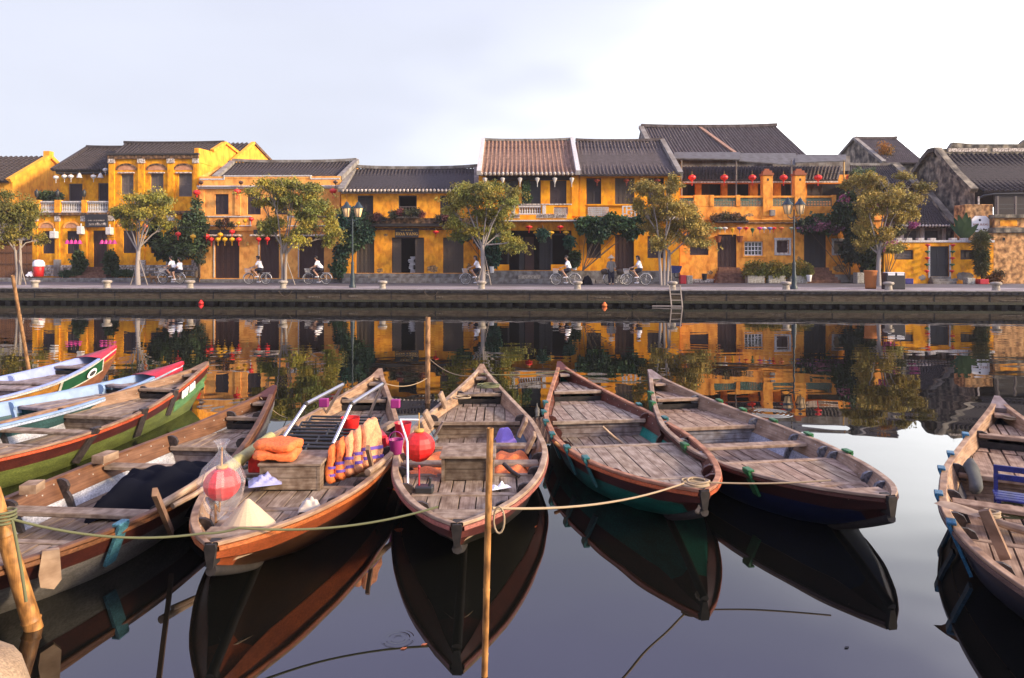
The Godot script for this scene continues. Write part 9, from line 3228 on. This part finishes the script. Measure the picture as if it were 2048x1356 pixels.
	b.lathe(PackedVector2Array([Vector2(0.0, 0.0), Vector2(0.32, 0.0), Vector2(0.36, 0.08), Vector2(0.34, 0.14), Vector2(0.4, 0.85), Vector2(0.44, 0.88), Vector2(0.42, 0.95), Vector2(0.36, 0.95), Vector2(0.34, 0.85), Vector2(0.0, 0.85)]), Transform3D(Basis(Vector3.UP, 0.4)), 4)
	put(b, "pot", mat(lin(0.5, 0.17, 0.04), 0.85, T.fine, Vector3(3, 3, 3), false), ob)
	for w in [[1938, 556, 1930, 567, -44.4, 0.25, "white box planter under the right window of the yard wall", M.concrete_pot], [1964, 558, 1955, 567, -44.2, 0.25, "maroon trough beneath the hanging dracaena", M.plastic_red], [1815, 557, 1807, 567, -44.5, 0.25, "blue crate beside the black double bin", boat_paint(0.06, 0.05, 0.3)], [1365, 550, 1359, 565, -44.4, 0.22, "red box at the foot of the feathery tree", M.plastic_red], [1378, 551, 1372, 563, -44.5, 0.2, "white box beside the red box by the terrace house", M.concrete_pot], [1717, 545, 1710, 558, -45.6, 0.3, "grey pot with shrub stems beside the orange planter", M.concrete_pot]]:
		b = MB.new()
		var h := px_hole(w[2], w[1], w[0] * 2 - w[2], w[3], w[4])
		b.cbox(Vector3(h[0], STREET - 0.01, w[4] - w[5]), Vector3(h[2], maxf(h[3], STREET + 0.3), w[4] + w[5]), 0.03)
		lone(b, "box", w[7], w[6], "box", Vector3((h[0] + h[2]) / 2, STREET, w[4]))
	cloth("black rubbish bag with green stems standing on the road", "rubbish_bag", "bag", M.cloth_black, quay_at(quay_u(1174, 7.6), 7.6, STREET), 0.2, 0.3, 0.24, func(u: float, v: float) -> float: return 0.55 * (1.0 - pow(maxf(absf(u), absf(v)), 2.4)) + 0.05 * sin(u * 6.0) * cos(v * 5.0), 14)
	for w in [[984, 546, 0.16, "white pot at the foot of the bush by the open ground floor", M.white_paint, -44.9], [1149, 540, 0.17, "white pot with plant beside the tan roofed house column", M.white_paint, -44.8], [1618, 563, 0.17, "white pot beside the third concrete planter", M.white_paint, -45.3], [1409, 560, 0.18, "dark pot at the plinth of the terrace house", M.door_black, -45.9]]:
		b = MB.new()
		var q := pt(w[0], w[1], w[5])
		b.lathe(PackedVector2Array([Vector2(0, 0), Vector2(w[2] * 0.75, 0), Vector2(w[2], 0.38), Vector2(w[2] * 1.1, 0.42), Vector2(w[2] * 0.9, 0.42), Vector2(w[2] * 0.8, 0.34), Vector2(0, 0.34)]), Transform3D(Basis(), q), 14)
		lone(b, "flower_pot", w[4], w[3], "pot", q, "flower pots before the houses")
	shrub("pot_plant", "leafy plant in the white pot beside the tan roofed house column", "plant", [[1149, 521, 7, 9], [1151, 511, 5, 7]], -44.8, 70, "broad", DEEP, 1149, 532)
	shrub("hanging_plant", "hanging plant basket under the balcony slab of the tan roofed house", "plant", [[1085, 466, 8, 8], [1085, 476, 5, 6]], -45.0, 70, "fine", TEAL, 1085, 450)
	shrub("hanging_plant", "hanging plant with white pot beside the tan roofed house column", "plant", [[1139, 486, 7, 7]], -45.0, 60, "broad", TEAL, 1139, 470)
	var bench := thing("bench", "dark low bench at the foot of the twisted grey trunk", "bench", pt(380, 555, -46.1))
	b = MB.new()
	b.cbox(Vector3(-0.5, 0.4, -0.18), Vector3(0.5, 0.45, 0.18), 0.01)
	put(b, "seat", M.bark_dark, bench)
	for s in [-0.42, 0.42]:
		b = MB.new()
		b.box(Vector3(s - 0.04, 0, -0.15), Vector3(s + 0.04, 0.4, 0.15))
		put(b, "leg", M.bark_dark, bench)
	var mb := thing("wheelbarrow", "blue folded handcart leaning behind the feathery tree", "cart", pt(1352, 556, -44.6))
	b = MB.new()
	b.prism(PackedVector2Array([Vector2(-0.35, 0.3), Vector2(0.25, 0.35), Vector2(0.4, 0.75), Vector2(-0.3, 0.8)]), 0.3, Transform3D())
	put(b, "tray", boat_paint(0.04, 0.06, 0.25), mb)
	b = MB.new()
	ring_tube(b, Vector3(0.1, 0.2, -0.15), 0.18, 0.03)
	put(b, "wheel", M.rubber, mb)

func _ready() -> void:
	rng.seed = 20240
	make_view()
	make_materials()
	make_setting()
	far_left_house()
	villa()
	parapet_house()
	sign_house()
	tan_roof_house()
	dark_roof_house()
	terrace_house()
	right_houses()
	M.strap_violet_light = mat(lin(0.22, 0.15, 0.5), 0.7)
	M.clear_plastic = StandardMaterial3D.new()
	M.clear_plastic.albedo_color = Color(0.9, 0.92, 0.95, 0.07)
	M.clear_plastic.roughness = 0.12
	M.clear_plastic.transparency = BaseMaterial3D.TRANSPARENCY_ALPHA
	make_boats()
	make_trees()
	make_lanterns()
	make_cyclists()
	quay_things()
	fill_boats()
	poles_and_ropes()
